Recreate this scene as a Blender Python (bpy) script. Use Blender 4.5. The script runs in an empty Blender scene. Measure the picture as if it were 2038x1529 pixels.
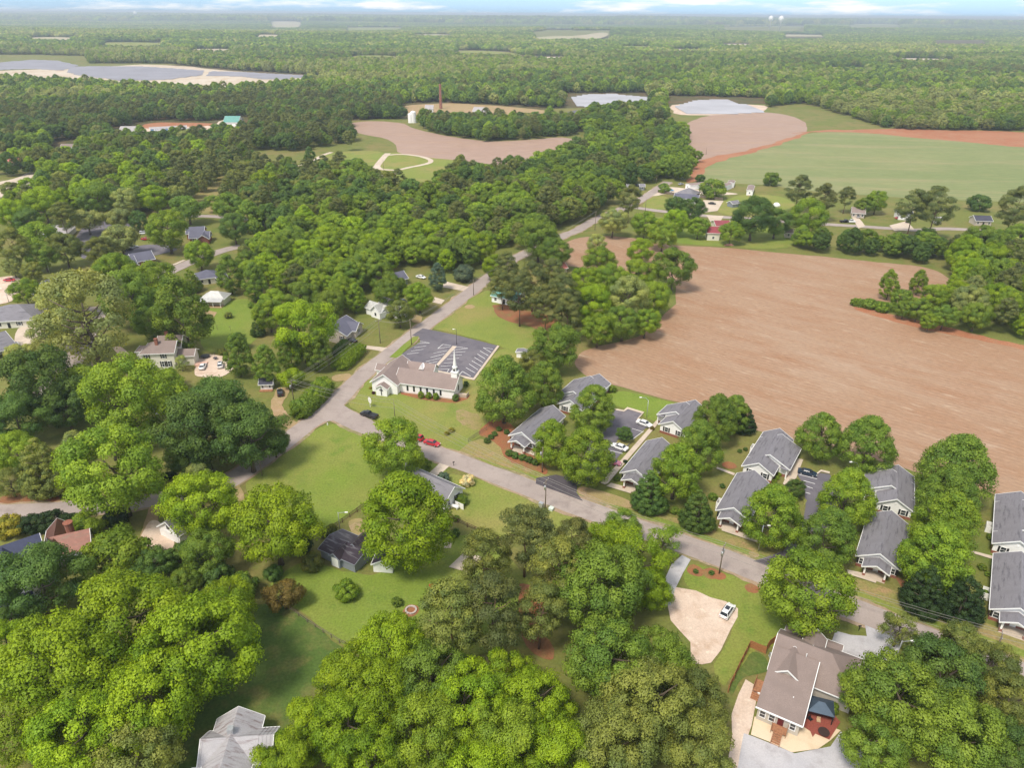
import bpy, math, random
import numpy as np
from mathutils import Vector, Matrix
random.seed(7); rng = np.random.default_rng(7)
PI = math.pi
sc = bpy.context.scene
COL = sc.collection
# ------------------------------------------------------------------ camera, sky, sun, exposure
CAMH = 105.0; FPX = 1440.0; IW, IH = 2038, 1529
PITCH = math.atan((IH / 2 - 27) / FPX); ROLL = 0.007
Fv = Vector((0, math.cos(PITCH), -math.sin(PITCH))); Rv = Vector((1, 0, 0)); Uv = Rv.cross(Fv)
R2 = Rv * math.cos(ROLL) + Uv * math.sin(ROLL); U2 = -Rv * math.sin(ROLL) + Uv * math.cos(ROLL)
camd = bpy.data.cameras.new("camera"); cam = bpy.data.objects.new("camera", camd); COL.objects.link(cam)
cam.matrix_world = Matrix(((R2.x, U2.x, -Fv.x, 0), (R2.y, U2.y, -Fv.y, 0), (R2.z, U2.z, -Fv.z, CAMH), (0, 0, 0, 1)))
camd.sensor_width = 36; camd.lens = FPX / IW * 36; camd.clip_end = 90000; camd.clip_start = 1.0
sc.camera = cam
SUN_DIR = Vector((-0.38, -0.50, 1.0)).normalized()
ELEV = math.asin(SUN_DIR.z); ROT = math.atan2(SUN_DIR.x, SUN_DIR.y)
w = bpy.data.worlds.new("World"); sc.world = w; w.use_nodes = True
nt = w.node_tree; nt.nodes.clear()
def nn(t, typ, **kw):
    n = t.nodes.new(typ)
    for k, v in kw.items(): setattr(n, k, v)
    return n
out = nn(nt, 'ShaderNodeOutputWorld'); bg = nn(nt, 'ShaderNodeBackground'); sky = nn(nt, 'ShaderNodeTexSky')
sky.sky_type = 'NISHITA'; sky.sun_disc = False; sky.sun_elevation = ELEV; sky.sun_rotation = ROT
sky.altitude = 100; sky.air_density = 1.0; sky.dust_density = 0.6; sky.ozone_density = 1.0
tc = nn(nt, 'ShaderNodeTexCoord'); mp = nn(nt, 'ShaderNodeMapping'); mp.inputs['Scale'].default_value = (3.2, 3.2, 26)
no = nn(nt, 'ShaderNodeTexNoise'); no.inputs['Scale'].default_value = 2.3; no.inputs['Detail'].default_value = 6; no.inputs['Roughness'].default_value = .58
cr = nn(nt, 'ShaderNodeValToRGB'); cr.color_ramp.elements[0].position = .50; cr.color_ramp.elements[1].position = .62
mx = nn(nt, 'ShaderNodeMix', data_type='RGBA'); mx.inputs['B'].default_value = (4.6, 4.6, 4.6, 1)
nt.links.new(tc.outputs['Generated'], mp.inputs[0]); nt.links.new(mp.outputs[0], no.inputs['Vector']); nt.links.new(no.outputs['Fac'], cr.inputs[0])
nt.links.new(cr.outputs[0], mx.inputs['Factor'])
hs = nn(nt, 'ShaderNodeHueSaturation'); hs.inputs['Saturation'].default_value = .38; nt.links.new(sky.outputs[0], hs.inputs['Color'])
sx = nn(nt, 'ShaderNodeSeparateXYZ'); nt.links.new(tc.outputs['Generated'], sx.inputs[0]); er = nn(nt, 'ShaderNodeValToRGB'); e_ = er.color_ramp.elements
e_[0].position = .0; e_[0].color = (.42, .62, .88, 1); e_[1].position = .32; e_[1].color = (1, 1, 1, 1); nt.links.new(sx.outputs[2], er.inputs[0])
ml = nn(nt, 'ShaderNodeMix', data_type='RGBA'); ml.blend_type = 'MULTIPLY'; ml.inputs['Factor'].default_value = 1; nt.links.new(hs.outputs[0], ml.inputs['A']); nt.links.new(er.outputs[0], ml.inputs['B']); nt.links.new(ml.outputs['Result'], mx.inputs['A'])
nt.links.new(mx.outputs['Result'], bg.inputs[0]); bg.inputs[1].default_value = 0.15; nt.links.new(bg.outputs[0], out.inputs[0])
sd = bpy.data.lights.new("sun", 'SUN'); sd.energy = 2.4; sd.angle = math.radians(13); sd.color = (1.0, .92, .79)
so = bpy.data.objects.new("sun", sd); COL.objects.link(so); so.rotation_euler = SUN_DIR.to_track_quat('Z', 'Y').to_euler()
sc.view_settings.view_transform = 'Standard'; sc.view_settings.look = 'None'; sc.view_settings.gamma = 1; sc.view_settings.exposure = 0.72
sc.render.engine = 'CYCLES'; sc.cycles.max_bounces = 6; sc.cycles.diffuse_bounces = 3; sc.cycles.transmission_bounces = 3
sc.cycles.volume_bounces = 0; sc.cycles.transparent_max_bounces = 8; sc.cycles.use_denoising = True
# ------------------------------------------------------------------ measuring the photograph
CAMP = Vector((0, 0, CAMH))
def at(px, py, z=0.0):
    d = Fv * FPX + R2 * (px - IW / 2) - U2 * (py - IH / 2)
    p = CAMP + d * ((z - CAMH) / d.z)
    return Vector((p.x, p.y, z))
def depth(p): return (p - CAMP).dot(Fv)
def topx(p):
    d = p - CAMP; f = d.dot(Fv)
    return (IW / 2 + FPX * d.dot(R2) / f, IH / 2 - FPX * d.dot(U2) / f)
# ------------------------------------------------------------------ tagging, meshes
def tag(o, label=None, cat=None, group=None, kind=None):
    if label: o['label'] = label
    if cat: o['category'] = cat
    if group: o['group'] = group
    if kind: o['kind'] = kind
    return o
def empty(name, loc=(0, 0, 0), rz=0.0):
    o = bpy.data.objects.new(name, None); COL.objects.link(o); o.location = loc; o.rotation_euler = (0, 0, rz)
    o.empty_display_size = .5
    return o
class MB:
    def __init__(s): s.v = []; s.f = []; s.m = []
    def add(s, vs, fs, m=0):
        n = len(s.v); s.v += [tuple(v) for v in vs]; s.f += [tuple(i + n for i in f) for f in fs]; s.m += [m] * len(fs)
    def box(s, x0, x1, y0, y1, z0, z1, m=0):
        s.add([(x, y, z) for z in (z0, z1) for y in (y0, y1) for x in (x0, x1)],
              [(0, 2, 3, 1), (4, 5, 7, 6), (0, 1, 5, 4), (2, 6, 7, 3), (0, 4, 6, 2), (1, 3, 7, 5)], m)
    def obox(s, c, ax, L, W, z0, z1, m=0):
        ax = Vector((ax[0], ax[1], 0)).normalized(); ay = Vector((-ax.y, ax.x, 0)); c = Vector((c[0], c[1], 0))
        s.add([tuple(c + ax * (L / 2 * i) + ay * (W / 2 * j) + Vector((0, 0, z))) for z in (z0, z1) for j in (-1, 1) for i in (-1, 1)],
              [(0, 2, 3, 1), (4, 5, 7, 6), (0, 1, 5, 4), (2, 6, 7, 3), (0, 4, 6, 2), (1, 3, 7, 5)], m)
    def tube(s, pts, rad, n=6, m=0, cap=True):
        pts = [Vector(p) for p in pts]; rings = []
        for i, p in enumerate(pts):
            t = (pts[min(i + 1, len(pts) - 1)] - pts[max(i - 1, 0)]).normalized()
            a = t.orthogonal().normalized() if i == 0 else (a - t * a.dot(t)).normalized()
            b = t.cross(a); r = rad[i] if isinstance(rad, (list, tuple)) else rad
            rings.append([tuple(p + a * (r * math.cos(2 * PI * k / n)) + b * (r * math.sin(2 * PI * k / n))) for k in range(n)])
        fs = [(i * n + k, i * n + (k + 1) % n, (i + 1) * n + (k + 1) % n, (i + 1) * n + k) for i in range(len(pts) - 1) for k in range(n)]
        if cap: fs += [tuple(range(n - 1, -1, -1)), tuple(range((len(pts) - 1) * n, len(pts) * n))]
        s.add([v for r in rings for v in r], fs, m)
    def lathe(s, prof, n=12, c=(0, 0), m=0):
        vs = [(c[0] + r * math.cos(2 * PI * k / n), c[1] + r * math.sin(2 * PI * k / n), z) for z, r in prof for k in range(n)]
        fs = [(i * n + k, i * n + (k + 1) % n, (i + 1) * n + (k + 1) % n, (i + 1) * n + k) for i in range(len(prof) - 1) for k in range(n)]
        fs += [tuple(range(n - 1, -1, -1)), tuple(range((len(prof) - 1) * n, len(prof) * n))]
        s.add(vs, fs, m)
    def slab(s, quad, th, m=0):
        q = [Vector(v) for v in quad]; nrm = (q[1] - q[0]).cross(q[2] - q[0]).normalized()
        if nrm.z < 0: nrm = -nrm
        k = len(q); lo = [v - Vector((0, 0, th)) for v in q]
        s.add([tuple(v) for v in q + lo], [tuple(range(k)), tuple(range(2 * k - 1, k - 1, -1))] + [(i, (i + 1) % k, k + (i + 1) % k, k + i) for i in range(k)], m)
    def build(s, name, mats, parent=None, smooth=False):
        me = bpy.data.meshes.new(name); me.from_pydata(s.v, [], s.f)
        if not isinstance(mats, (list, tuple)): mats = [mats]
        for x in mats: me.materials.append(x)
        if len(mats) > 1: me.polygons.foreach_set('material_index', s.m)
        if smooth: me.polygons.foreach_set('use_smooth', [True] * len(s.f))
        me.update(); o = bpy.data.objects.new(name, me); COL.objects.link(o)
        if parent is not None: o.parent = parent
        return o
def copy_tree(o, parent=None):
    c = o.copy(); COL.objects.link(c); c.parent = parent
    for ch in list(o.children): copy_tree(ch, c)
    return c
# ------------------------------------------------------------------ materials
MC = {}
def base_mat(name):
    m = bpy.data.materials.new(name); m.use_nodes = True; t = m.node_tree; t.nodes.clear()
    o = nn(t, 'ShaderNodeOutputMaterial'); b = nn(t, 'ShaderNodeBsdfPrincipled'); t.links.new(b.outputs[0], o.inputs[0])
    return m, t, b
def mapped(t, scale=(1, 1, 1), rot=0.0, world=False):
    g = nn(t, 'ShaderNodeNewGeometry') if world else nn(t, 'ShaderNodeTexCoord')
    mpn = nn(t, 'ShaderNodeMapping'); mpn.vector_type = 'POINT'
    rn = nn(t, 'ShaderNodeMapping'); rn.inputs['Rotation'].default_value = (0, 0, -rot); mpn.inputs['Scale'].default_value = scale
    t.links.new(g.outputs['Position' if world else 'Object'], rn.inputs[0]); t.links.new(rn.outputs[0], mpn.inputs[0])
    return mpn.outputs[0]
def noise(t, vec, s, det=3, rough=.55):
    n = nn(t, 'ShaderNodeTexNoise'); n.inputs['Scale'].default_value = s; n.inputs['Detail'].default_value = det; n.inputs['Roughness'].default_value = rough
    t.links.new(vec, n.inputs['Vector']); return n.outputs['Fac']
def ramp(t, fac, lo, hi, c0=(0, 0, 0, 1), c1=(1, 1, 1, 1)):
    r = nn(t, 'ShaderNodeValToRGB'); e = r.color_ramp.elements; e[0].position = lo; e[1].position = hi; e[0].color = c0; e[1].color = c1
    t.links.new(fac, r.inputs[0]); return r.outputs[0]
def mix(t, fac, a, b, mode='MIX'):
    m = nn(t, 'ShaderNodeMix', data_type='RGBA'); m.blend_type = mode
    for k, v in (('Factor', fac), ('A', a), ('B', b)):
        if isinstance(v, (int, float)): m.inputs[k].default_value = v
        elif isinstance(v, tuple): m.inputs[k].default_value = v if len(v) == 4 else (*v, 1)
        else: t.links.new(v, m.inputs[k])
    return m.outputs['Result']
def bump(t, b, fac, strength, dist=.05):
    n = nn(t, 'ShaderNodeBump'); n.inputs['Strength'].default_value = strength; n.inputs['Distance'].default_value = dist
    t.links.new(fac, n.inputs['Height']); t.links.new(n.outputs[0], b.inputs['Normal'])
def plain(name, c, rough=.6, var=.12, s=1.5, metal=0, spec=.3, c2=None, s2=None, bmp=0):
    if name in MC: return MC[name]
    m, t, b = base_mat(name); v = mapped(t)
    f = ramp(t, noise(t, v, s, 4), .3, .7)
    c_lo = tuple(x * (1 - var) for x in c); c_hi = tuple(min(1, x * (1 + var)) for x in c)
    col = mix(t, f, c_lo, c_hi)
    if c2: col = mix(t, ramp(t, noise(t, v, s2 or s * .3, 5, .65), .5, .68), col, c2)
    t.links.new(col, b.inputs['Base Color']); b.inputs['Roughness'].default_value = rough; b.inputs['Metallic'].default_value = metal
    b.inputs['Specular IOR Level'].default_value = spec
    if bmp: bump(t, b, noise(t, v, s * 4, 3), bmp, .03)
    MC[name] = m; return m
def roof_mat(name, c, kind='shingle', stain=None):
    if name in MC: return MC[name]
    m, t, b = base_mat(name); v = mapped(t)
    sp = ramp(t, noise(t, v, 7 if kind == 'shingle' else 1.2, 3, .8), .32, .68)
    col = mix(t, sp, tuple(x * .78 for x in c), tuple(min(1, x * 1.2) for x in c))
    col = mix(t, ramp(t, noise(t, v, .35, 4, .6), .35, .7), col, tuple(x * .85 for x in c))
    if stain:
        vs = mapped(t, (.25, 1.6, .6)); col = mix(t, ramp(t, noise(t, vs, 1.0, 5, .65), .53, .66), col, stain)
    t.links.new(col, b.inputs['Base Color']); b.inputs['Roughness'].default_value = .85 if kind == 'shingle' else .42
    b.inputs['Specular IOR Level'].default_value = .2 if kind == 'shingle' else .5
    if kind == 'metal':
        b.inputs['Metallic'].default_value = .35
    bump(t, b, noise(t, v, 9, 2), .3, .02)
    MC[name] = m; return m
def siding_mat(name, c):
    if name in MC: return MC[name]
    m, t, b = base_mat(name); v = mapped(t)
    wv = nn(t, 'ShaderNodeTexWave'); wv.wave_type = 'BANDS'; wv.bands_direction = 'Z'; wv.wave_profile = 'SAW'; wv.inputs['Scale'].default_value = .83
    t.links.new(v, wv.inputs['Vector'])
    col = mix(t, ramp(t, wv.outputs['Fac'], .0, .10), tuple(x * .8 for x in c), c)
    col = mix(t, ramp(t, noise(t, v, .6, 4), .45, .75), col, tuple(x * .95 for x in c))
    t.links.new(col, b.inputs['Base Color']); b.inputs['Roughness'].default_value = .55; bump(t, b, wv.outputs['Fac'], .4, .02)
    MC[name] = m; return m
def brick_mat(name, c=(.30, .10, .06)):
    if name in MC: return MC[name]
    m, t, b = base_mat(name); v = mapped(t)
    rn = nn(t, 'ShaderNodeMapping'); rn.inputs['Rotation'].default_value = (PI / 2, 0, 0); t.links.new(v, rn.inputs[0])
    br = nn(t, 'ShaderNodeTexBrick'); br.inputs['Scale'].default_value = 4.5; br.inputs['Mortar'].default_value = (.4, .33, .28, 1)
    br.inputs['Color1'].default_value = (*c, 1); br.inputs['Color2'].default_value = (c[0] * .7, c[1] * .7, c[2] * .7, 1); br.inputs['Mortar Size'].default_value = .012
    t.links.new(rn.outputs[0], br.inputs['Vector']); col = mix(t, ramp(t, noise(t, v, 1.2, 4), .4, .8), br.outputs['Color'], tuple(x * .75 for x in c))
    t.links.new(col, b.inputs['Base Color']); b.inputs['Roughness'].default_value = .85; MC[name] = m; return m
def glass_mat():
    if 'pane' in MC: return MC['pane']
    m, t, b = base_mat('window_pane'); b.inputs['Base Color'].default_value = (.03, .035, .045, 1); b.inputs['Roughness'].default_value = .08
    b.inputs['Specular IOR Level'].default_value = .7; MC['pane'] = m; return m
def ground_mat(name, cols, big=.02, mid=.12, fine=2.0, streak=None, rough=.95, thr=((.42, .62), (.5, .68)), fv=.25, bm=.25, furrow=0):
    """cols: base, second (broad patches), third (smaller patches)"""
    if name in MC: return MC[name]
    m, t, b = base_mat(name)
    v = mapped(t, world=True); vs = mapped(t, streak[1], streak[0], world=True) if streak else v
    a = ramp(t, noise(t, v, big, 5, .6), *thr[0]); c = mix(t, a, cols[0], cols[1])
    c = mix(t, ramp(t, noise(t, vs, mid, 6, .62), *thr[1]), c, cols[2])
    if len(cols) > 3: c = mix(t, ramp(t, noise(t, vs, mid * 2.7, 5, .7), .56, .7), c, cols[3])
    fn = noise(t, vs if streak else v, fine, 4, .7)
    c = mix(t, 1.0, c, ramp(t, fn, .25, .75, (1 - fv, 1 - fv, 1 - fv, 1), (1 + fv, 1 + fv, 1 + fv, 1)), 'MULTIPLY')
    if furrow:
        wv = nn(t, 'ShaderNodeTexWave'); wv.bands_direction = 'Y'; wv.inputs['Scale'].default_value = furrow; wv.inputs['Distortion'].default_value = 1.2; wv.inputs['Detail'].default_value = 3
        t.links.new(mapped(t, (1, 1, 1), streak[0], world=True), wv.inputs['Vector']); c = mix(t, 1.0, c, ramp(t, wv.outputs['Fac'], .1, .9, (.965, .96, .955, 1), (1.03, 1.03, 1.03, 1)), 'MULTIPLY')
    t.links.new(c, b.inputs['Base Color']); b.inputs['Roughness'].default_value = rough; b.inputs['Specular IOR Level'].default_value = .15
    bump(t, b, fn, bm, .15); MC[name] = m; return m
def leaf_mat(name, inst):
    m = bpy.data.materials.new(name); m.use_nodes = True; t = m.node_tree; t.nodes.clear()
    o = nn(t, 'ShaderNodeOutputMaterial')
    if inst: src = nn(t, 'ShaderNodeAttribute'); src.attribute_type = 'INSTANCER'; src.attribute_name = 'tone'; base = src.outputs['Color']
    else: src = nn(t, 'ShaderNodeObjectInfo'); base = src.outputs['Color']
    g = nn(t, 'ShaderNodeNewGeometry')
    oi = nn(t, 'ShaderNodeObjectInfo')
    at_ = nn(t, 'ShaderNodeAttribute'); at_.attribute_type = 'GEOMETRY'; at_.attribute_name = 'lobe'
    r1 = ramp(t, g.outputs['Random Per Island'], 0, 1, (.74, .76, .72, 1), (1.26, 1.24, 1.2, 1))
    r2 = ramp(t, at_.outputs['Fac'], 0, 1, (.72, .80, .88, 1), (1.28, 1.17, .95, 1))
    c = mix(t, 1.0, base, r1, 'MULTIPLY'); c = mix(t, 1.0, c, r2, 'MULTIPLY')
    d = nn(t, 'ShaderNodeBsdfPrincipled'); d.inputs['Roughness'].default_value = .55; d.inputs['Specular IOR Level'].default_value = .22
    tr = nn(t, 'ShaderNodeBsdfTranslucent'); ms = nn(t, 'ShaderNodeMixShader'); ms.inputs[0].default_value = .38
    c2 = mix(t, 1.0, c, (1.25, 1.15, .55), 'MULTIPLY')
    t.links.new(c, d.inputs['Base Color']); t.links.new(c2, tr.inputs[0]); t.links.new(d.outputs[0], ms.inputs[1]); t.links.new(tr.outputs[0], ms.inputs[2])
    t.links.new(ms.outputs[0], o.inputs[0]); return m
LEAF = leaf_mat('foliage', False); LEAFI = leaf_mat('forest_foliage', True)
BARK = plain('bark', (.13, .10, .075), .9, .3, 3)
PBARK = plain('pine_bark', (.17, .105, .07), .9, .3, 3)
WHITE = plain('white_paint', (.84, .83, .81), .5, .04)
TRIM = plain('white_trim', (.80, .80, .79), .5, .04, 2)
BLACK = plain('black_paint', (.02, .02, .022), .4, .2)
WOOD = plain('new_wood', (.33, .155, .08), .75, .25, 3)
OLDWOOD = plain('old_wood', (.13, .075, .055), .85, .3, 3)
POLE = plain('pole_wood', (.20, .16, .125), .9, .25, 3)
STEEL = plain('galvanised_steel', (.55, .56, .58), .35, .08, 3, metal=.6)
CONC = ground_mat('concrete', [(.52, .43, .34), (.58, .49, .40), (.45, .37, .30)], .08, .5, 3, fv=.1, bm=.1)
GLASS = glass_mat()
SID_W = siding_mat('white_siding', (.86, .85, .84)); SID_G = siding_mat('beige_siding', (.46, .42, .36)); SID_T = siding_mat('tan_siding', (.52, .45, .38))
BRICK = brick_mat('brick'); 
# ------------------------------------------------------------------ ground, fields, roads
def relief(x, y):
    r = np.hypot(x, y); k = np.clip((r - 1700) / 2500, 0, 1); k = k * k * (3 - 2 * k)
    h = 11 * np.sin(x / 610 + 1.1) * np.cos(y / 830 + .4) + 9 * np.sin(x / 1390 - y / 1010) + 7 * np.sin(y / 390 + x / 900) + 13 * np.sin(y / 2300 + 2 + x / 5200)
    return k * np.clip(h + 4, -14, 40) * .8
FLOOR = ground_mat('meadow_ground', [(.15, .165, .040), (.20, .17, .06), (.11, .145, .03), (.18, .205, .045)], .025, .11, 1.6)
def polar_ground():
    nr, na = 150, 220
    rr = np.concatenate([[0], np.geomspace(60, 38000, nr - 1)]); aa = np.linspace(0, 2 * PI, na, endpoint=False)
    R, A = np.meshgrid(rr, aa, indexing='ij'); X = R * np.cos(A); Y = R * np.sin(A); Z = relief(X, Y)
    me = bpy.data.meshes.new('ground'); vs = np.stack([X, Y, Z], -1).reshape(-1, 3)[na - 1:]; vs[0] = (0, 0, 0)
    fs = [(0, 1 + k, 1 + (k + 1) % na) for k in range(na)]
    fs += [(1 + (i * na) + k, 1 + ((i + 1) * na) + k, 1 + ((i + 1) * na) + (k + 1) % na, 1 + (i * na) + (k + 1) % na) for i in range(nr - 2) for k in range(na)]
    me.from_pydata(vs.tolist(), [], fs); me.materials.append(FLOOR); me.polygons.foreach_set('use_smooth', [True] * len(fs))
    o = bpy.data.objects.new('ground', me); COL.objects.link(o); tag(o, kind='structure')
polar_ground()
def wob(x, y, s): return math.sin(x * .9 / s + 1.3) * math.cos(y * 1.1 / s) + .6 * math.sin(x * 2.3 / s + y * 1.9 / s) + .35 * math.sin(y * 4.7 / s - x * 3.9 / s)
SHN = [0]
def sheet(name, pts, z, mat, jit=.5, px=True, kind='structure', step=3.0, th=0):
    SHN[0] += 1; z = z * 2 + SHN[0] * .00012
    P = [at(*p) if px else Vector((p[0], p[1], 0)) for p in pts]; Q = []
    if jit >= .15 and px:
        for _ in range(2): P = [v for i in range(len(P)) for v in (P[i].lerp(P[(i + 1) % len(P)], .22), P[i].lerp(P[(i + 1) % len(P)], .78))]
    for i, p in enumerate(P):
        q = P[(i + 1) % len(P)]; n = max(1, min(60, int((q - p).length / step))) if jit else 1
        for k in range(n):
            r = p.lerp(q, k / n)
            if jit: r = r + Vector((wob(r.x, r.y, step * 1.6), wob(r.y + 50, r.x, step * 1.6), 0)) * jit
            Q.append((r.x, r.y, z))
    m = MB()
    if th: m.slab(Q, th)
    else: m.add(Q, [tuple(range(len(Q)))])
    o = m.build(name, mat); me = o.data
    if me.polygons[0].normal.z < 0: me.flip_normals()
    tag(o, kind=kind); return o
def spline(P, n=6):
    R = []
    for i in range(len(P) - 1):
        p0, p1, p2, p3 = P[max(i - 1, 0)], P[i], P[i + 1], P[min(i + 2, len(P) - 1)]
        for k in range(n):
            t = k / n; R.append(.5 * ((2 * p1) + (p2 - p0) * t + (2 * p0 - 5 * p1 + 4 * p2 - p3) * t * t + (3 * p1 - p0 - 3 * p2 + p3) * t ** 3))
    return R + [P[-1]]
def ribbon(name, pts, width, z, mat, wid_end=None, jit=.12, kind='structure'):
    SHN[0] += 1; z = z * 2 + SHN[0] * .00012
    C = spline([at(*p) for p in pts]); m = MB(); L = []
    for i, p in enumerate(C):
        t = (C[min(i + 1, len(C) - 1)] - C[max(i - 1, 0)]).normalized(); nrm = Vector((-t.y, t.x, 0)); wd = width
        if wid_end: wd = width + (wid_end - width) * i / (len(C) - 1)
        a = wd / 2 + jit * wob(p.x, p.y, 3); b = wd / 2 + jit * wob(p.y, p.x, 3.7)
        L += [tuple(p + nrm * a + Vector((0, 0, z))), tuple(p - nrm * b + Vector((0, 0, z)))]
    m.add(L, [(2 * i, 2 * i + 1, 2 * i + 3, 2 * i + 2) for i in range(len(C) - 1)])
    o = m.build(name, mat)
    if o.data.polygons[0].normal.z < 0: o.data.flip_normals()
    return tag(o, kind=kind)
ROAD = ground_mat('road_asphalt', [(.33, .275, .25), (.375, .315, .285), (.285, .235, .215)], .04, .25, 3, fv=.10, bm=.1, rough=.85)
SHO = ground_mat('road_shoulder', [(.33, .24, .16), (.22, .20, .09), (.40, .30, .22)], .1, .5, 2.5)
LOT = ground_mat('lot_asphalt', [(.135, .125, .145), (.17, .155, .17), (.11, .10, .118)], .06, .3, 4, fv=.15, bm=.1, rough=.8)
DRK = ground_mat('fresh_asphalt', [(.085, .075, .085), (.11, .098, .11), (.07, .062, .07)], .06, .3, 4, fv=.15, bm=.1)
a0, a1 = at(1640, 640), at(2038, 735); FD = math.atan2((a1 - a0).y, (a1 - a0).x)
FIELD = ground_mat('bare_field', [(.315, .197, .122), (.345, .235, .160), (.30, .172, .102), (.40, .29, .205)], .014, .13, 1.9, streak=(FD, (.26, 1.0, 1)), thr=((.38, .64), (.42, .70)), fv=.24, bm=.4, furrow=.16)
F2 = ground_mat('far_bare_field', [(.33, .225, .175), (.35, .25, .20), (.35, .24, .17), (.38, .27, .21)], .008, .05, .5, streak=(.1, (.15, 1.0, 1)), fv=.18, furrow=.07)
CROP = ground_mat('young_crop', [(.18, .215, .085), (.215, .235, .10), (.27, .25, .125), (.25, .245, .115)], .012, .03, .7, streak=(-.12, (.16, 1.0, 1)), thr=((.4, .62), (.49, .66)), fv=.2, furrow=.05)
REDS = ground_mat('red_soil', [(.33, .135, .07), (.36, .165, .09), (.33, .19, .11)], .03, .15, 1.5)
STRAW = ground_mat('pine_straw', [(.30, .115, .055), (.24, .12, .06), (.22, .16, .06)], .08, .3, 3)
DIRT = ground_mat('worn_earth', [(.36, .245, .14), (.29, .235, .10), (.40, .28, .18)], .1, .4, 3)
GRAV = ground_mat('tan_gravel', [(.56, .43, .34), (.62, .50, .41), (.47, .34, .25), (.70, .58, .47)], .06, .22, 4, fv=.18)
BGRAV = ground_mat('grey_gravel', [(.42, .41, .43), (.48, .46, .47), (.36, .34, .35)], .08, .4, 5, fv=.14)
WORN = ground_mat('worn_lawn', [(.26, .215, .085), (.32, .235, .13), (.21, .21, .055)], .08, .3, 2, fv=.3)
LAWN = ground_mat('bright_lawn', [(.165, .225, .035), (.22, .225, .055), (.135, .20, .03), (.21, .25, .05)], .04, .16, 2.2, fv=.32)
LAWN2 = ground_mat('mown_lawn', [(.195, .23, .048), (.25, .225, .07), (.165, .21, .042)], .035, .13, 2.0, fv=.32)
DRYL = ground_mat('dry_lawn', [(.26, .225, .085), (.21, .21, .06), (.33, .22, .11)], .05, .2, 2.0, fv=.32)
WOODF = ground_mat('woodland_floor', [(.09, .085, .035), (.14, .09, .045), (.06, .075, .022)], .03, .14, 1.5)
DEEPL = ground_mat('deep_lawn', [(.075, .125, .026), (.105, .145, .034), (.15, .15, .045)], .05, .2, 2.0, fv=.32)  # lawn in a deeper, darker green than the others
SOLAR = plain('solar_glass', (.24, .235, .265), .6, .12, .02, spec=.3)
PALE = ground_mat('pale_ground', [(.50, .42, .32), (.56, .49, .40), (.45, .32, .21)], .01, .06, .5, fv=.12)
# woodland floor far out
sheet('woodland', [(-900, 262), (300, 300), (700, 240), (1130, 215), (1600, 205), (2900, 262), (2600, 72), (-600, 72)], .012, WOODF, jit=0)
# fields
sheet('field', [(1148, 728), (1150, 700), (1185, 688), (1230, 684), (1280, 662), (1310, 640), (1345, 600), (1350, 560), (1250, 540), (1120, 532), (1098, 512), (1108, 490), (1150, 474), (1200, 468), (1260, 474), (1310, 486), (1420, 492), (1510, 500), (1620, 508), (1740, 522), (1830, 530), (1866, 540), (1900, 562), (1890, 590), (1800, 602), (1745, 600), (1690, 603), (1690, 608), (1740, 622), (1830, 641), (1900, 657), (1970, 677), (2060, 694), (2500, 760), (2600, 1160), (2100, 1022), (1980, 989), (1850, 952), (1783, 926), (1700, 906), (1590, 881), (1500, 856), (1420, 826), (1358, 801), (1300, 788), (1216, 763), (1168, 746)], .03, FIELD, jit=.8, step=6)
sheet('red_margin', [(1690, 606), (1740, 619), (1830, 638), (1900, 654), (1970, 674), (2060, 691), (2500, 755), (2500, 775), (2060, 702), (1970, 683), (1880, 664), (1800, 646), (1700, 618)], .036, REDS, jit=1.0, step=6)
sheet('crop_field', [(1380, 362), (1392, 334), (1420, 318), (1500, 300), (1560, 281), (1615, 262), (1780, 257), (2040, 265), (2700, 290), (2700, 425), (2040, 403), (1960, 400), (1900, 398), (1860, 397), (1750, 390), (1640, 384), (1500, 366)], .028, CROP, jit=1.5, step=10)
sheet('red_margin', [(1365, 365), (1380, 330), (1400, 315), (1490, 300), (1600, 264), (1616, 262), (1570, 282), (1505, 303), (1430, 322), (1400, 338), (1388, 362)], .04, REDS, jit=1.5, step=8)
sheet('red_margin', [(1560, 266), (1640, 259), (1780, 255), (2040, 263), (2700, 288), (2700, 318), (2038, 292), (1960, 287), (1880, 278), (1800, 272), (1740, 265), (1640, 262)], .044, REDS, jit=3, step=10)
sheet('upland_field', [(1360, 246), (1420, 226), (1480, 222), (1545, 224), (1600, 238), (1610, 262), (1560, 282), (1500, 302), (1440, 318), (1380, 322), (1330, 300)], .03, F2, jit=1.5, step=10)
sheet('upland_field', [(690, 246), (740, 240), (800, 244), (840, 262), (960, 282), (1050, 279), (1120, 271), (1160, 280), (1120, 300), (1075, 312), (1040, 334), (960, 325), (880, 316), (785, 306), (790, 280), (700, 262)], .032, F2, jit=1.5, step=10)
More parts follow.
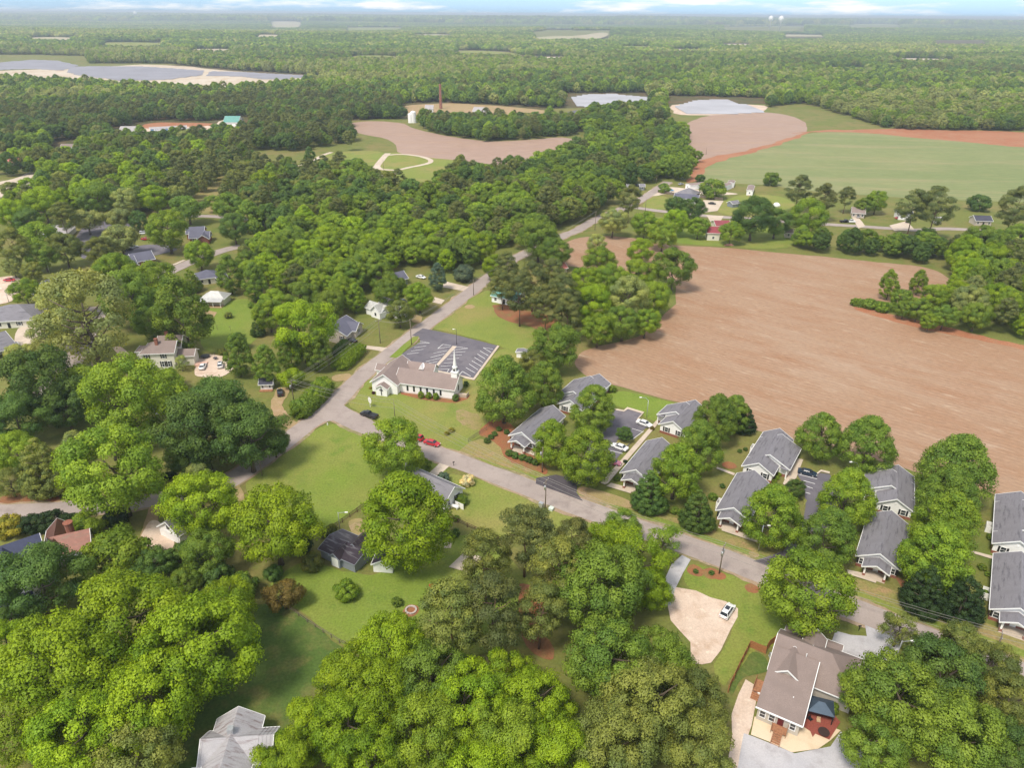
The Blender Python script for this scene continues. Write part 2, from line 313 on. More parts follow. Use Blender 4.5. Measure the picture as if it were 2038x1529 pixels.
# cemetery and meadow behind
sheet('mown_meadow', [(760, 305), (800, 303), (880, 314), (960, 326), (1035, 336), (1060, 352), (1040, 385), (990, 395), (900, 395), (800, 380), (745, 352)], .02, LAWN2, jit=1, step=8)
sheet('mown_meadow', [(560, 350), (600, 318), (680, 300), (770, 300), (770, 330), (740, 350), (690, 365), (600, 370)], .021, LAWN2, jit=1, step=8)
sheet('cemetery_lawn', [(380, 360), (470, 345), (560, 372), (600, 400), (600, 430), (500, 434), (380, 424), (330, 395)], .022, DRYL, jit=1, step=8)
for pts, wd in (([(742, 345), (752, 328), (765, 312), (772, 305)], 5), ([(768, 309), (800, 307), (835, 311), (856, 318), (852, 325), (815, 333), (790, 338), (760, 337), (752, 332)], 4), ([(790, 338), (788, 345), (758, 350), (746, 352)], 4), ([(590, 332), (620, 322), (640, 310), (660, 303)], 4), ([(545, 345), (575, 337), (590, 332)], 4)):
    ribbon('path', pts, wd, .05, CONC)
# roads
R1 = [(655, 815), (700, 838), (760, 863), (830, 889), (900, 915), (1047, 970), (1160, 1013), (1300, 1063), (1400, 1098), (1509, 1139), (1620, 1183), (1735, 1228), (1850, 1273), (2038, 1345), (2300, 1440)]
R2_ = [(1330, 362), (1300, 382), (1272, 400), (1240, 415), (1207, 428), (1180, 440), (1150, 458), (1125, 468), (1075, 492), (1030, 512), (1000, 532), (965, 558), (935, 582), (880, 624), (830, 661), (790, 693), (740, 731), (700, 768), (655, 815), (600, 855), (552, 893), (500, 930), (455, 960), (400, 978), (340, 988), (260, 1003), (180, 1010), (90, 1017), (0, 1021), (-200, 1024)]
for nm, R, wdt in (('road', R1, 6.6), ('road', R2_, 6.2)):
    ribbon('road_verge', R, wdt + 1.5, .05, SHO, jit=.5); ribbon(nm, R, wdt, .062, ROAD)
sheet('road', [(690, 772), (672, 800), (700, 818), (742, 838), (735, 858), (700, 840), (665, 838), (635, 842), (610, 862), (590, 862), (640, 815), (665, 790)], .066, ROAD, jit=.1)
ribbon('road', [(1262, 413), (1290, 417), (1330, 422), (1418, 431), (1500, 436), (1600, 444), (1700, 450), (1775, 455), (1830, 458), (1900, 456), (2100, 470)], 6, .055, ROAD)
ribbon('road', [(330, 428), (388, 430), (430, 431), (500, 436), (570, 437), (640, 442)], 6, .05, ROAD)
ribbon('road', [(300, 562), (330, 545), (370, 526), (410, 510), (450, 497), (480, 490)], 7, .05, ROAD)
ribbon('pavement', [(306, 540), (340, 529), (367, 518)], 1.6, .06, CONC)
ribbon('road', [(200, 610), (178, 645), (160, 682), (138, 725), (112, 765), (70, 800)], 8.5, .05, ROAD)
ribbon('pavement', [(122, 683), (110, 700), (97, 716)], 1.8, .07, CONC)
sheet('parking_lot', [(155, 455), (200, 440), (262, 440), (268, 455), (215, 465), (190, 472), (180, 500), (165, 520), (150, 500)], .05, LOT, jit=.3)
sheet('parking_lot', [(235, 520), (250, 500), (280, 488), (320, 486), (352, 494), (352, 500), (300, 510), (262, 525), (240, 540)], .056, LOT, jit=.3)
sheet('parking_lot', [(-20, 555), (30, 548), (50, 560), (30, 600), (-20, 610)], .05, GRAV, jit=.3)
sheet('parking_lot', [(-20, 365), (35, 355), (60, 340), (95, 352), (45, 378), (-20, 400)], .05, CONC, jit=.3)
sheet('pavement', [(30, 655), (75, 640), (100, 650), (50, 700), (20, 725)], .052, CONC, jit=.3)
# church lot with its markings
sheet('parking_lot', [(820, 668), (841, 654), (905, 667), (990, 689), (942, 754), (864, 737), (800, 735), (775, 722), (803, 703), (837, 681), (835, 673)], .07, LOT, jit=.08)
sheet('kerb', [(990, 689), (994, 690), (944, 758), (860, 741), (864, 737), (942, 754)], .14, CONC, jit=0, th=.14)
z3 = lambda x, y: at(720 + x / 4.779, 580 + y / 4.779)
sheet('pavement', [(720 + x / 4.779, 580 + y / 4.779) for x, y in ((865, 522), (905, 528), (712, 730), (690, 722))], .082, CONC, jit=0)
mk = MB()
def stripe(m, a, b, wd=.16, z=.172):
    d = (b - a).normalized(); n_ = Vector((-d.y, d.x, 0)) * wd / 2; m.add([(p.x, p.y, z) for p in (a - n_, b - n_, b + n_, a + n_)], [(0, 1, 2, 3)])
for s in ((1155, 540, 1230, 585), (1125, 570, 1205, 617), (1100, 600, 1175, 648), (1072, 632, 1152, 682), (1047, 665, 1137, 717), (1020, 695, 1105, 750), (990, 730, 1078, 780), (958, 766, 1036, 812), (1155, 540, 1250, 552), (958, 766, 925, 800),
          (850, 520, 770, 508), (770, 508, 723, 548), (723, 548, 842, 530), (815, 567, 683, 592), (785, 600, 652, 634), (750, 640, 610, 672), (720, 672, 580, 700), (885, 528, 1010, 547), (1010, 547, 865, 562), (862, 585, 985, 577), (838, 615, 955, 608), (810, 650, 925, 641), (780, 686, 872, 682), (750, 718, 852, 710), (712, 748, 832, 742), (832, 742, 812, 772),
          (553, 478, 645, 495), (645, 495, 530, 500), (500, 540, 612, 523), (470, 572, 585, 555), (430, 600, 545, 587)):
    stripe(mk, z3(s[0], s[1]), z3(s[2], s[3]))
z4 = lambda x, y: at(1080 + x / 4.779, 720 + y / 4.779); z5 = lambda x, y: at(1400 + x / 4.779, 820 + y / 4.779)
for s in ((850, 640, 950, 672), (960, 665, 860, 740), (640, 850, 760, 880)): stripe(mk, z4(s[0], s[1]), z4(s[2], s[3]))
for s in ((905, 600, 1080, 645), (950, 660, 1060, 690), (970, 710, 1040, 735), (965, 770, 1015, 785)): stripe(mk, z5(s[0], s[1]), z5(s[2], s[3]))
tag(mk.build('parking_markings', WHITE), kind='structure')
# cottage lots and walks
q4 = lambda L: [(1080 + x / 4.779, 720 + y / 4.779) for x, y in L]
q5 = lambda L: [(1400 + x / 4.779, 820 + y / 4.779) for x, y in L]
q6 = lambda L: [(1638 + x / 3.8225, 900 + y / 3.8225) for x, y in L]
q7 = lambda L: [(1300 + x / 3.564, 1100 + y / 3.564) for x, y in L]
sheet('parking_lot', q4([(560, 490), (655, 460), (770, 480), (810, 455), (955, 495), (895, 560), (1000, 620), (860, 745), (700, 930), (560, 1150), (330, 1180), (200, 1090), (400, 900)]), .07, LOT, jit=.1)
sheet('kerb', q4([(650, 447), (770, 470), (805, 440), (965, 488), (905, 560), (895, 555), (945, 500), (812, 458), (775, 482), (650, 460)]), .16, CONC, jit=0, th=.12)
sheet('lawn_island', q4([(720, 740), (860, 750), (790, 810), (690, 790)]), .12, DRYL, jit=.1, th=.05)
sheet('pavement', q4([(1110, 530), (1145, 540), (620, 1165), (590, 1175), (550, 1160)]), .1, CONC, jit=0)
sheet('pavement', q4([(650, 1160), (860, 1215), (835, 1260), (605, 1190)]), .104, CONC, jit=0)
sheet('driveway', q4([(-60, 1110), (130, 1080), (330, 1130), (320, 1250), (380, 1330), (200, 1260), (-60, 1165)]), .074, DRK, jit=.14)
sheet('parking_lot', q5([(890, 600), (905, 590), (1060, 605), (1110, 585), (1200, 600), (1300, 800), (1200, 1100), (1000, 1350), (900, 1430), (700, 1480), (560, 1450), (470, 1430), (760, 1330), (940, 1060), (970, 900), (960, 700)]), .072, LOT, jit=.1)
sheet('driveway', q5([(900, 1320), (930, 1400), (860, 1470), (740, 1520), (620, 1480), (480, 1430), (620, 1400), (760, 1330)]), .078, DRK, jit=.1)
sheet('pavement', q5([(860, 440), (948, 460), (880, 640), (770, 700), (755, 690)]), .1, CONC, jit=0)
sheet('kerb', q5([(1060, 605), (1115, 560), (1200, 580), (1198, 596), (1118, 576), (1070, 612)]), .17, CONC, jit=0, th=.12)
sheet('lawn_island', q5([(770, 690), (870, 780), (960, 860), (945, 920), (985, 850), (940, 800), (840, 640), (770, 640)]), .09, LAWN2, jit=0)
sheet('pavement', q5([(130, 530), (300, 590), (290, 612), (120, 545)]), .1, CONC, jit=0)
sheet('pavement', q5([(190, 1085), (262, 1100), (262, 1115), (540, 1230), (520, 1255), (170, 1135)]), .1, CONC, jit=0)
sheet('pavement', q6([(180, 900), (345, 935), (350, 890), (425, 930), (400, 1003), (190, 935)]), .1, CONC, jit=0)
sheet('pavement', q6([(1110, 750), (1300, 800), (1290, 822), (1115, 768)]), .1, CONC, jit=0)
sheet('pavement', q6([(1395, 1290), (1465, 1300), (1470, 1330), (1600, 1380), (1600, 1440), (1392, 1368)]), .1, CONC, jit=0)
sheet('pavement', [(1020, 893), (1026, 884), (1036, 888), (1080, 908), (1078, 914)], .1, CONC, jit=0)
sheet('pavement', q6([(330, 215), (360, 225), (380, 255), (350, 260)]), .1, CONC, jit=0)
# church lawns, big lawns
sheet('church_lawn', [(690, 808), (700, 780), (738, 745), (780, 716), (800, 735), (864, 740), (942, 758), (990, 692), (1040, 700), (1090, 720), (1110, 770), (1060, 800), (985, 845), (930, 890), (905, 905), (860, 880), (790, 850), (735, 832)], .025, LAWN2, jit=.5)
sheet('church_lawn', [(842, 651), (880, 628), (935, 590), (975, 575), (985, 600), (1040, 640), (1100, 650), (1130, 660), (1100, 715), (1030, 700), (990, 687), (905, 664)], .026, LAWN2, jit=.5)
sheet('lawn_island', [(795, 713), (803, 702), (830, 678), (834, 670), (822, 671), (795, 694), (775, 712)], .09, LAWN, jit=.1)
sheet('lawn', [(480, 975), (520, 935), (600, 880), (640, 845), (690, 848), (745, 872), (840, 900), (900, 930), (850, 960), (770, 990), (700, 1020), (660, 1055), (560, 1060)], .025, LAWN, jit=.5)
sheet('lawn', [(900, 935), (1040, 985), (1180, 1040), (1240, 1065), (1130, 1090), (1000, 1070), (960, 1062), (890, 1020), (870, 960)], .026, LAWN2, jit=.5)
sheet('lawn', [(520, 1175), (600, 1110), (700, 1140), (760, 1150), (900, 1060), (1000, 1080), (1080, 1200), (1000, 1300), (800, 1330), (700, 1295), (600, 1225)], .024, LAWN, jit=.5)
sheet('deep_lawn', [(760, 1130), (900, 1060), (945, 1080), (940, 1100), (880, 1130), (800, 1150)], .03, LAWN, jit=.8)
sheet('yard', [(480, 1200), (560, 1205), (690, 1290), (760, 1340), (640, 1440), (560, 1560), (300, 1600), (330, 1350)], .027, DEEPL, jit=.5)
sheet('lawn', [(1375, 1112), (1500, 1160), (1560, 1200), (1560, 1290), (1500, 1290), (1445, 1370), (1420, 1345), (1470, 1240), (1460, 1205), (1350, 1165)], .028, LAWN, jit=.5)
sheet('lawn', [(410, 610), (500, 590), (520, 640), (510, 680), (480, 700), (430, 705), (395, 690), (405, 640)], .024, LAWN, jit=.5)
sheet('lawn', [(1215, 775), (1300, 792), (1356, 803), (1330, 835), (1300, 840), (1275, 820), (1240, 815), (1210, 805)], .024, LAWN, jit=.5)
sheet('dry_lawn', [(905, 905), (960, 870), (1060, 900), (1090, 950), (1200, 1000), (1330, 1030), (1480, 1070), (1560, 1120), (1700, 1150), (1900, 1220), (2100, 1290), (2100, 1350), (1850, 1262), (1500, 1120), (1180, 1010), (1060, 962), (905, 908)], .024, DRYL, jit=.6)
sheet('grass_verge', [(905, 906), (1060, 955), (1180, 1000), (1500, 1112), (1850, 1245), (2100, 1335), (2100, 1322), (1850, 1230), (1500, 1098), (1180, 990), (1060, 945), (905, 897)], .034, LAWN, jit=.5)
sheet('lawn', [(1260, 440), (1300, 430), (1420, 438), (1560, 448), (1600, 480), (1560, 497), (1430, 490), (1370, 487), (1260, 470)], .024, LAWN, jit=.5)
sheet('lawn', [(1272, 412), (1300, 388), (1330, 392), (1335, 416), (1310, 418)], .025, LAWN2, jit=.5)
sheet('lawn', [(1435, 400), (1480, 385), (1560, 390), (1600, 420), (1600, 438), (1520, 434), (1425, 427)], .025, LAWN2, jit=.5)
# worn and straw patches
sheet('bare_patch', [(918, 812), (950, 820), (968, 845), (935, 862), (905, 845), (902, 828)], .034, WORN, jit=1.4)
sheet('pine_straw', [(975, 610), (1010, 605), (1080, 625), (1150, 650), (1130, 672), (1060, 655), (1000, 640)], .036, STRAW, jit=1)
sheet('pine_straw', [(935, 865), (1000, 830), (1060, 880), (1100, 950), (1050, 935), (1000, 915), (985, 880)], .036, STRAW, jit=.8)
sheet('pine_straw', [(798, 779), (905, 796), (925, 784), (936, 787), (930, 795), (906, 803), (868, 800), (835, 795), (798, 785)], .037, STRAW, jit=.1)
sheet('pine_straw', [(1020, 1160), (1060, 1170), (1090, 1260), (1120, 1310), (1070, 1320), (1030, 1220)], .036, STRAW, jit=.8)
sheet('pine_straw', [(0, 985), (110, 975), (130, 1000), (60, 1008), (0, 1010)], .038, STRAW, jit=.6)
sheet('pine_straw', q6([(560, 950), (640, 1000), (700, 1100), (900, 1240), (760, 1200), (600, 1090)]), .038, STRAW, jit=.8)
sheet('bare_patch', q4([(300, 1180), (520, 1230), (850, 1330), (830, 1400), (560, 1340), (330, 1270)]), .036, DIRT, jit=.8)
sheet('bare_patch', q5([(420, 1320), (500, 1330), (520, 1390), (440, 1400)]), .04, DIRT, jit=.5)
sheet('bare_patch', [(335, 990), (320, 1010), (315, 1040), (330, 1075), (320, 1125), (285, 1115), (275, 1080), (292, 1035), (300, 1000)], .05, DIRT, jit=.2)
sheet('driveway', [(300, 1035), (318, 1035), (352, 1075), (322, 1128), (278, 1112), (280, 1070)], .052, GRAV, jit=.3)
sheet('driveway', [(463, 955), (478, 962), (488, 990), (485, 1010), (468, 1010), (462, 985)], .052, DIRT, jit=.3)
sheet('bare_patch', [(690, 1040), (720, 1030), (740, 1050), (735, 1075), (700, 1070)], .04, DIRT, jit=.6)
sheet('driveway', [(880, 918), (899, 925), (865, 953), (848, 948)], .056, CONC, jit=.1)
sheet('patio', [(893, 1130), (925, 1100), (960, 1110), (935, 1142)], .08, CONC, jit=0)
sheet('driveway', [(655, 680), (770, 693), (760, 700), (700, 690)], .056, CONC, jit=.1)
sheet('driveway', [(885, 560), (935, 572), (925, 580), (880, 572)], .056, CONC, jit=.1)
sheet('driveway', [(865, 592), (885, 598), (878, 606), (860, 602)], .056, CONC, jit=.1)
sheet('driveway', [(820, 625), (845, 630), (838, 645), (815, 640)], .056, DIRT, jit=.3)
sheet('driveway', [(660, 748), (700, 742), (692, 758), (665, 760)], .056, DIRT, jit=.3)
ribbon('driveway', [(562, 772), (557, 792), (552, 812), (562, 832), (588, 850)], 3.6, .046, DIRT, jit=.4)
sheet('driveway', [(395, 712), (420, 705), (460, 712), (470, 730), (440, 755), (385, 750), (388, 735)], .05, GRAV, jit=.3)
sheet('driveway', [(222, 688), (245, 690), (262, 712), (250, 722), (235, 705)], .05, GRAV, jit=.3)
sheet('driveway', q7([(160, 250), (300, 270), (400, 320), (510, 350), (600, 400), (600, 460), (550, 560), (480, 700), (420, 790), (350, 800), (270, 790), (270, 640), (120, 480), (90, 350)]), .052, GRAV, jit=.14)
sheet('driveway', q7([(210, 20), (270, 50), (210, 150), (150, 270), (120, 380), (80, 380), (90, 180), (130, 90)]), .056, BGRAV, jit=.14)
sheet('driveway', q7([(660, 905), (745, 960), (720, 1100), (690, 1230), (640, 1400), (620, 1700), (480, 1700), (560, 1300), (545, 1150), (600, 1010)]), .05, GRAV, jit=.14)
sheet('driveway', q7([(640, 1290), (700, 1310), (1000, 1430), (1260, 1380), (1330, 1280), (1480, 1350), (1500, 1750), (560, 1750)]), .053, BGRAV, jit=.14)
sheet('patio', q7([(715, 1170), (690, 1300), (820, 1350), (980, 1425), (1170, 1400), (1260, 1340), (1330, 1270), (1080, 1180)]), .09, ground_mat('sand_concrete', [(.66, .52, .36), (.70, .56, .41), (.6, .47, .32)], .08, .4, 5, fv=.08), jit=.05)
sheet('driveway', q7([(1270, 640), (1290, 560), (1400, 590), (1520, 600), (1500, 500), (1640, 540), (1800, 600), (1700, 800), (1400, 780)]), .053, BGRAV, jit=.14)
sheet('bare_patch', q7([(700, 870), (640, 900), (560, 1010), (530, 1000), (600, 850), (680, 700), (800, 740), (820, 830)]), .045, DEEPL, jit=.3)
for x, y, r in ((1300, 130, 1.8), (1410, 150, 1.8), (1470, 170, 1.3), (700, 260, 1.5)):
    c = at(1300 + (x - (1000 if x > 1000 else 0)) / 3.564, 1100 + y / 3.564)
    sheet('mulch_bed', [(c.x + r * math.cos(a), c.y + r * math.sin(a)) for a in np.linspace(0, 2 * PI, 14)[:-1]], .04, STRAW, jit=.15, px=False, step=1)
for px, py, r in ((935, 611, 2.2), (1453, 1195 - 70, 1.2), (1452, 927, 1.8), (1480, 1192, .1), (818, 1217, 1.6)):
    c = at(px, py); sheet('mulch_bed', [(c.x + r * math.cos(a), c.y + r * math.sin(a)) for a in np.linspace(0, 2 * PI, 14)[:-1]], .041, DIRT if r > 1.9 else STRAW, jit=.15, px=False, step=1)
sheet('garden_bed', [(403, 628), (412, 618), (432, 622), (425, 632)], .05, DIRT, jit=.1)
sheet('driveway', [(1283, 385), (1305, 372), (1340, 372), (1370, 376), (1440, 382), (1475, 386), (1440, 389), (1330, 384), (1300, 392)], .05, CONC, jit=.2)
sheet('driveway', [(1400, 398), (1440, 400), (1428, 420), (1395, 424)], .052, CONC, jit=.1)
sheet('driveway', [(1405, 428), (1440, 430), (1430, 448), (1418, 448), (1410, 435)], .058, CONC, jit=.1)
sheet('driveway', [(1693, 428), (1702, 425), (1722, 450), (1708, 455)], .058, CONC, jit=.1)
sheet('driveway', [(1770, 449), (1805, 440), (1812, 448), (1820, 458), (1780, 460)], .058, CONC, jit=.1)
sheet('driveway', [(1955, 460), (1970, 455), (1965, 468), (1948, 470)], .058, CONC, jit=.1)
# far open places
sheet('pale_ground', [(-60, 118), (60, 112), (170, 112), (175, 128), (330, 128), (470, 142), (660, 152), (640, 162), (560, 172), (420, 178), (330, 172), (290, 176), (-60, 150)], .03, PALE, jit=6, step=25)
sheet('pale_ground', [(1050, 112), (1120, 113), (1140, 121), (1090, 124), (1050, 118)], .03, PALE, jit=5, step=25)
sheet('pale_ground', [(805, 208), (900, 205), (1000, 210), (1080, 218), (1100, 228), (1000, 234), (900, 226), (830, 229), (800, 224)], .03, DIRT, jit=3, step=20)
sheet('pale_ground', [(1125, 222), (1165, 218), (1180, 232), (1150, 245), (1110, 240)], .034, LOT, jit=2, step=20)
sheet('pale_ground', [(1335, 205), (1520, 208), (1528, 222), (1440, 229), (1335, 229)], .026, GRAV, jit=4, step=20)
sheet('pale_ground', [(215, 262), (290, 250), (320, 246), (425, 248), (420, 262), (340, 275), (230, 280)], .034, GRAV, jit=2, step=15)
sheet('red_margin', [(280, 248), (320, 243), (420, 244), (425, 250), (330, 253), (285, 256)], .04, REDS, jit=2, step=15)
sheet('pale_ground', [(430, 240), (480, 236), (495, 262), (480, 272), (450, 262), (425, 252)], .035, CONC, jit=2, step=15)
CLR = []
PALE2 = ground_mat('dry_field', [(.40, .34, .23), (.34, .33, .17), (.44, .36, .26)], .004, .02, .2)
def lift_sheet(name, pts, mat, dz=6.0):
    P = [at(*p) for p in pts]
    for _ in range(2): P = [v for i in range(len(P)) for v in (P[i].lerp(P[(i + 1) % len(P)], .25), P[i].lerp(P[(i + 1) % len(P)], .75))]
    o = MB(); o.add([(p.x, p.y, float(relief(p.x, p.y)) + dz) for p in P], [tuple(range(len(P)))]); o = o.build(name, mat)
    if o.data.polygons[0].normal.z < 0: o.data.flip_normals()
    tag(o, kind='structure')
lift_sheet('far_clearing', [(1060, 78), (1100, 74), (1150, 74), (1190, 69), (1215, 70), (1200, 77), (1160, 81), (1130, 80), (1100, 85), (1062, 82)], PALE2)
lift_sheet('far_clearing', [(1770, 119), (1890, 121), (1896, 128), (1800, 126)], PALE)
lift_sheet('far_clearing', [(1430, 88), (1495, 87), (1498, 94), (1440, 95)], PALE)
lift_sheet('far_clearing', [(360, 62), (395, 64), (390, 72), (362, 70)], PALE)
for x0, y0, x1, y1, mt in ((540, 44, 600, 49, PALE2), (690, 52, 800, 56, LAWN2), (1440, 53, 1600, 57, LAWN2), (1690, 50, 1790, 54, LAWN2), (1330, 98, 1400, 101, PALE2), (1365, 124, 1392, 127, PALE2), (510, 76, 560, 79, PALE2), (1085, 56, 1140, 59, PALE2), (1560, 66, 1640, 71, PALE2), (200, 90, 330, 96, LAWN2), (60, 82, 150, 86, PALE2), (700, 112, 790, 120, LAWN2), (1640, 136, 1720, 142, LAWN2), (1230, 92, 1290, 95, LAWN2), (820, 70, 900, 74, PALE2), (1860, 80, 1960, 84, LAWN2), (380, 100, 470, 105, PALE2)):
    lift_sheet('far_clearing', [(x0, y0 + 1), (x0 * .6 + x1 * .4, y0), (x1, y0 + .6), (x1 - 6, y1 + 5), (x0 * .4 + x1 * .6, y1 + 4.5), (x0 + 5, y1 + 5)], mt, 4); CLR.append([(x0 - 4, y0 - 1), (x1 + 4, y0 - 1), (x1 + 4, y1 + 7), (x0 - 4, y1 + 7)])
lift_sheet('far_clearing', [(905, 100), (1010, 103), (1050, 112), (1000, 118), (900, 112)], LAWN2, 3)
# ------------------------------------------------------------------ trees
TONES = dict(lime=(.255, .375, .018), spring=(.23, .335, .03), green=(.19, .285, .04), deep=(.12, .205, .045), olive=(.215, .25, .06), pale=(.34, .39, .13), pine=(.175, .205, .065), dark=(.045, .085, .026), blue=(.13, .19, .13), gold=(.36, .33, .04), rust=(.20, .15, .04), bloom=(.75, .72, .52), purple=(.10, .03, .05))
#          half height, centre height, profile, lobes, lobe radius, leaves, leaf size, fill
KIND = dict(round=(.86, 1.14, 'round', 105, .20, 30000, .0235), oval=(1.10, 1.24, 'oval', 170, .185, 36000, .0225), clump=(.80, 1.12, 'round', 88, .205, 34000, .021),
            spade=(1.45, 1.62, 'oval', 130, .21, 22000, .031), cone=(1.25, 1.22, 'cone', 190, .20, 34000, .027), pine=(1.12, 2.0, 'pine', 84, .20, 24000, .024),
            flat=(.58, .95, 'round', 60, .26, 15000, .034), bush=(.72, .66, 'round', 50, .26, 9000, .048), thin=(.95, 1.2, 'round', 60, .2, 12000, .026))
def prof(kind, t):
    t = np.clip(t, 0, 1)
    if kind == 'round': return np.sqrt(np.clip(1 - (2 * t - 1) ** 2, 0, 1))
    if kind == 'oval': return np.sin(PI * t ** .68) ** .7
    if kind == 'cone': return np.clip(np.sin(PI * np.minimum(t * 5, 1) / 2) ** .5 * (1 - t) ** .62 * 1.12, 0, 1)
    return np.sin(PI * t ** .85) ** .6
def crown_mesh(name, kind, seed, mat, det=1.0, leafmul=1.0):
    hh, hc, pf, nl, lr, nleaf, ls = KIND[kind]; g = np.random.default_rng(seed)
    nleaf = int(nleaf * det); ls = ls * leafmul
    t = g.beta(1.25, 1.1, nl) if pf != 'cone' else g.beta(1.0, 1.7, nl)
    th = np.arange(nl) * 2.39996 + g.uniform(-.5, .5, nl)
    lean = g.uniform(-.12, .12, 2)
    wk = .3 if kind in ('oval', 'spade', 'cone', 'bush') else .65; warp = 1 + wk * .15 * np.sin(th * 2 + g.uniform(0, 6) + 2 * t) + wk * .11 * np.sin(th * 3 + g.uniform(0, 6) + 4 * t)
    rr = np.maximum(prof(pf, t), .05) * (1 - lr * .85) * warp * np.where(g.random(nl) < .18, g.uniform(.2, .75, nl), g.uniform(.80 if wk > .5 else .92, 1.08 if wk > .5 else 1.03, nl))
    R = lr * g.uniform(.66 if wk > .5 else .85, 1.32 if wk > .5 else 1.18, nl) * (1 if pf != 'cone' else (1.15 - .6 * t))
    C = np.stack([rr * np.cos(th) + lean[0] * t, rr * np.sin(th) + lean[1] * t, hc + (2 * t - 1) * (hh - lr * .5)], -1)
    if kind == 'thin': R *= g.choice([.6, 1.2], nl)
    wgt = R ** 2; li = g.choice(nl, nleaf, p=wgt / wgt.sum())
    u = g.normal(size=(nleaf, 3)); u[:, 2] += .5; u /= np.linalg.norm(u, axis=1)[:, None]
    sq = np.array([1, 1, .78 if pf != 'cone' else .55])
    if kind == 'pine': sq = np.array([1.15, 1.15, .62])
    rad = (g.random(nleaf) ** .28) * (1 + .16 * np.sin(u[:, 0] * 9 + li) * np.cos(u[:, 1] * 8 + li * 2))
    P = C[li] + u * (R[li] * rad)[:, None] * sq
    cc = np.array([0, 0, hc - hh * .25]); outw = P - cc; outw /= np.linalg.norm(outw, axis=1)[:, None]
    # drop leaves buried inside the crown
    q = np.sqrt((P[:, 0] ** 2 + P[:, 1] ** 2)) / np.maximum(prof(pf, (P[:, 2] - hc + hh) / (2 * hh)), .15)
    keep = (q > .48) | (P[:, 2] > hc + hh * .55) | (g.random(nleaf) < .3)
    P, u, outw, li = P[keep], u[keep], outw[keep], li[keep]; n = len(P)
    nrm = u * .9 + outw * .35 + g.normal(size=(n, 3)) * .55; nrm /= np.linalg.norm(nrm, axis=1)[:, None]
    a = np.cross(nrm, g.normal(size=(n, 3))); a /= np.linalg.norm(a, axis=1)[:, None]; b = np.cross(nrm, a)
    s = ls * g.uniform(.6, 1.35, n)[:, None]; asp = g.uniform(.55, .95, n)[:, None]
    V = np.stack([P - a * s, P - b * s * asp, P + a * s + nrm * s * .15, P + b * s * asp], 1).reshape(-1, 3)
    me = bpy.data.meshes.new(name); me.vertices.add(4 * n); me.loops.add(4 * n); me.polygons.add(n)
    me.vertices.foreach_set('co', V.astype('f4').ravel()); me.loops.foreach_set('vertex_index', np.arange(4 * n, dtype='i4'))
    me.polygons.foreach_set('loop_start', np.arange(0, 4 * n, 4, dtype='i4')); me.polygons.foreach_set('use_smooth', np.ones(n, bool))
    me.materials.append(mat)
    tone = g.random(nl)
    at_ = me.attributes.new('lobe', 'FLOAT', 'FACE'); at_.data.foreach_set('value', tone[li].astype('f4'))
    me.update()
    sn = u * .95 + outw * .3 + nrm * .45; sn /= np.linalg.norm(sn, axis=1)[:, None]
    me.normals_split_custom_set(np.repeat(sn, 4, 0).astype('f4').tolist()); return me
def trunk_mesh(name, kind, seed, bark):
    hh, hc = KIND[kind][:2]; r = random.Random(seed); m = MB(); top = hc + hh * .35; w0 = .055 if kind != 'pine' else .042
    pts = [(r.uniform(-.03, .03) * k, r.uniform(-.03, .03) * k, -.02 + top * k / 5) for k in range(6)]
    m.tube(pts, [w0 * (1.35 if k == 0 else 1) * (1 - .15 * k) for k in range(6)], 7)
    for k in range(6 if kind != 'thin' else 12):
        a = k * 2.4 + r.random(); z0 = hc - hh * (.75 if kind != 'pine' else .5) + r.random() * hh * .9; L = r.uniform(.4, .72); x0, y0 = pts[3][0], pts[3][1]
        e = (x0 + L * math.cos(a), y0 + L * math.sin(a), z0 + L * r.uniform(.3, .8)); md = ((x0 + e[0]) / 2 + .05 * r.uniform(-1, 1), (y0 + e[1]) / 2, (z0 + e[2]) / 2 - .04)
        m.tube([(x0, y0, z0), md, e], [w0 * .5, w0 * .34, w0 * .12], 5)
    me_o = m.build(name, bark, smooth=True); me = me_o.data; bpy.data.objects.remove(me_o); return me
PROTO = {}
NV = dict(round=4, oval=3, clump=3, spade=2, cone=2, pine=4, flat=2, bush=2, thin=2)
for k, nv in NV.items():
    PROTO[k] = [(crown_mesh('crown', k, 100 + 17 * i + len(k) * 7, LEAF), trunk_mesh('trunk', k, i + 5, PBARK if k == 'pine' else BARK)) for i in range(nv)]
def solve(cx, cy, r, kind):
    hc = KIND[kind][1]; R = 8.0
    for _ in range(10):
        P = at(cx, cy, min(R * hc, 60)); R = r * depth(P) / FPX * (1.07 if kind in ('round', 'clump') else 1.03)
    return P.x, P.y, R
KW = dict(round='broadleaf tree', oval='broadleaf tree', clump='broadleaf tree with lumpy crown', spade='tall upright tree', cone='conical evergreen', pine='pine tree', flat='low spreading tree', bush='bush', thin='open twiggy tree')
NAME = dict(pine='pine_tree', cone='evergreen_tree', bush='bush')
CAT = dict(bush='bush')
def make_tree(x, y, R, kind, tone, label, group=None, seed=0, zs=1.0):
    r = random.Random(seed * 13 + int(x * 7 + y * 3)); cm, tm = PROTO[kind][r.randrange(len(PROTO[kind]))]
    e = empty(NAME.get(kind, 'tree'), (x, y, 0), r.uniform(0, 6.28)); e.scale = (R, R, R * zs)
    c = bpy.data.objects.new('crown', cm); t = bpy.data.objects.new('trunk', tm)
    f = r.uniform(.86, 1.16); h = r.uniform(-.05, .05); b = TONES[tone]; c.color = (b[0] * (f + h), b[1] * f, b[2] * (f - h), 1)
    for o in (t, c): COL.objects.link(o); o.parent = e
    tag(e, label, CAT.get(kind, 'tree'), group); return e
T = []   # px, py, half width px, kind, tone, description
def tr(x, y, r, k, c, lab): T.append((x, y, r, k, c, lab))
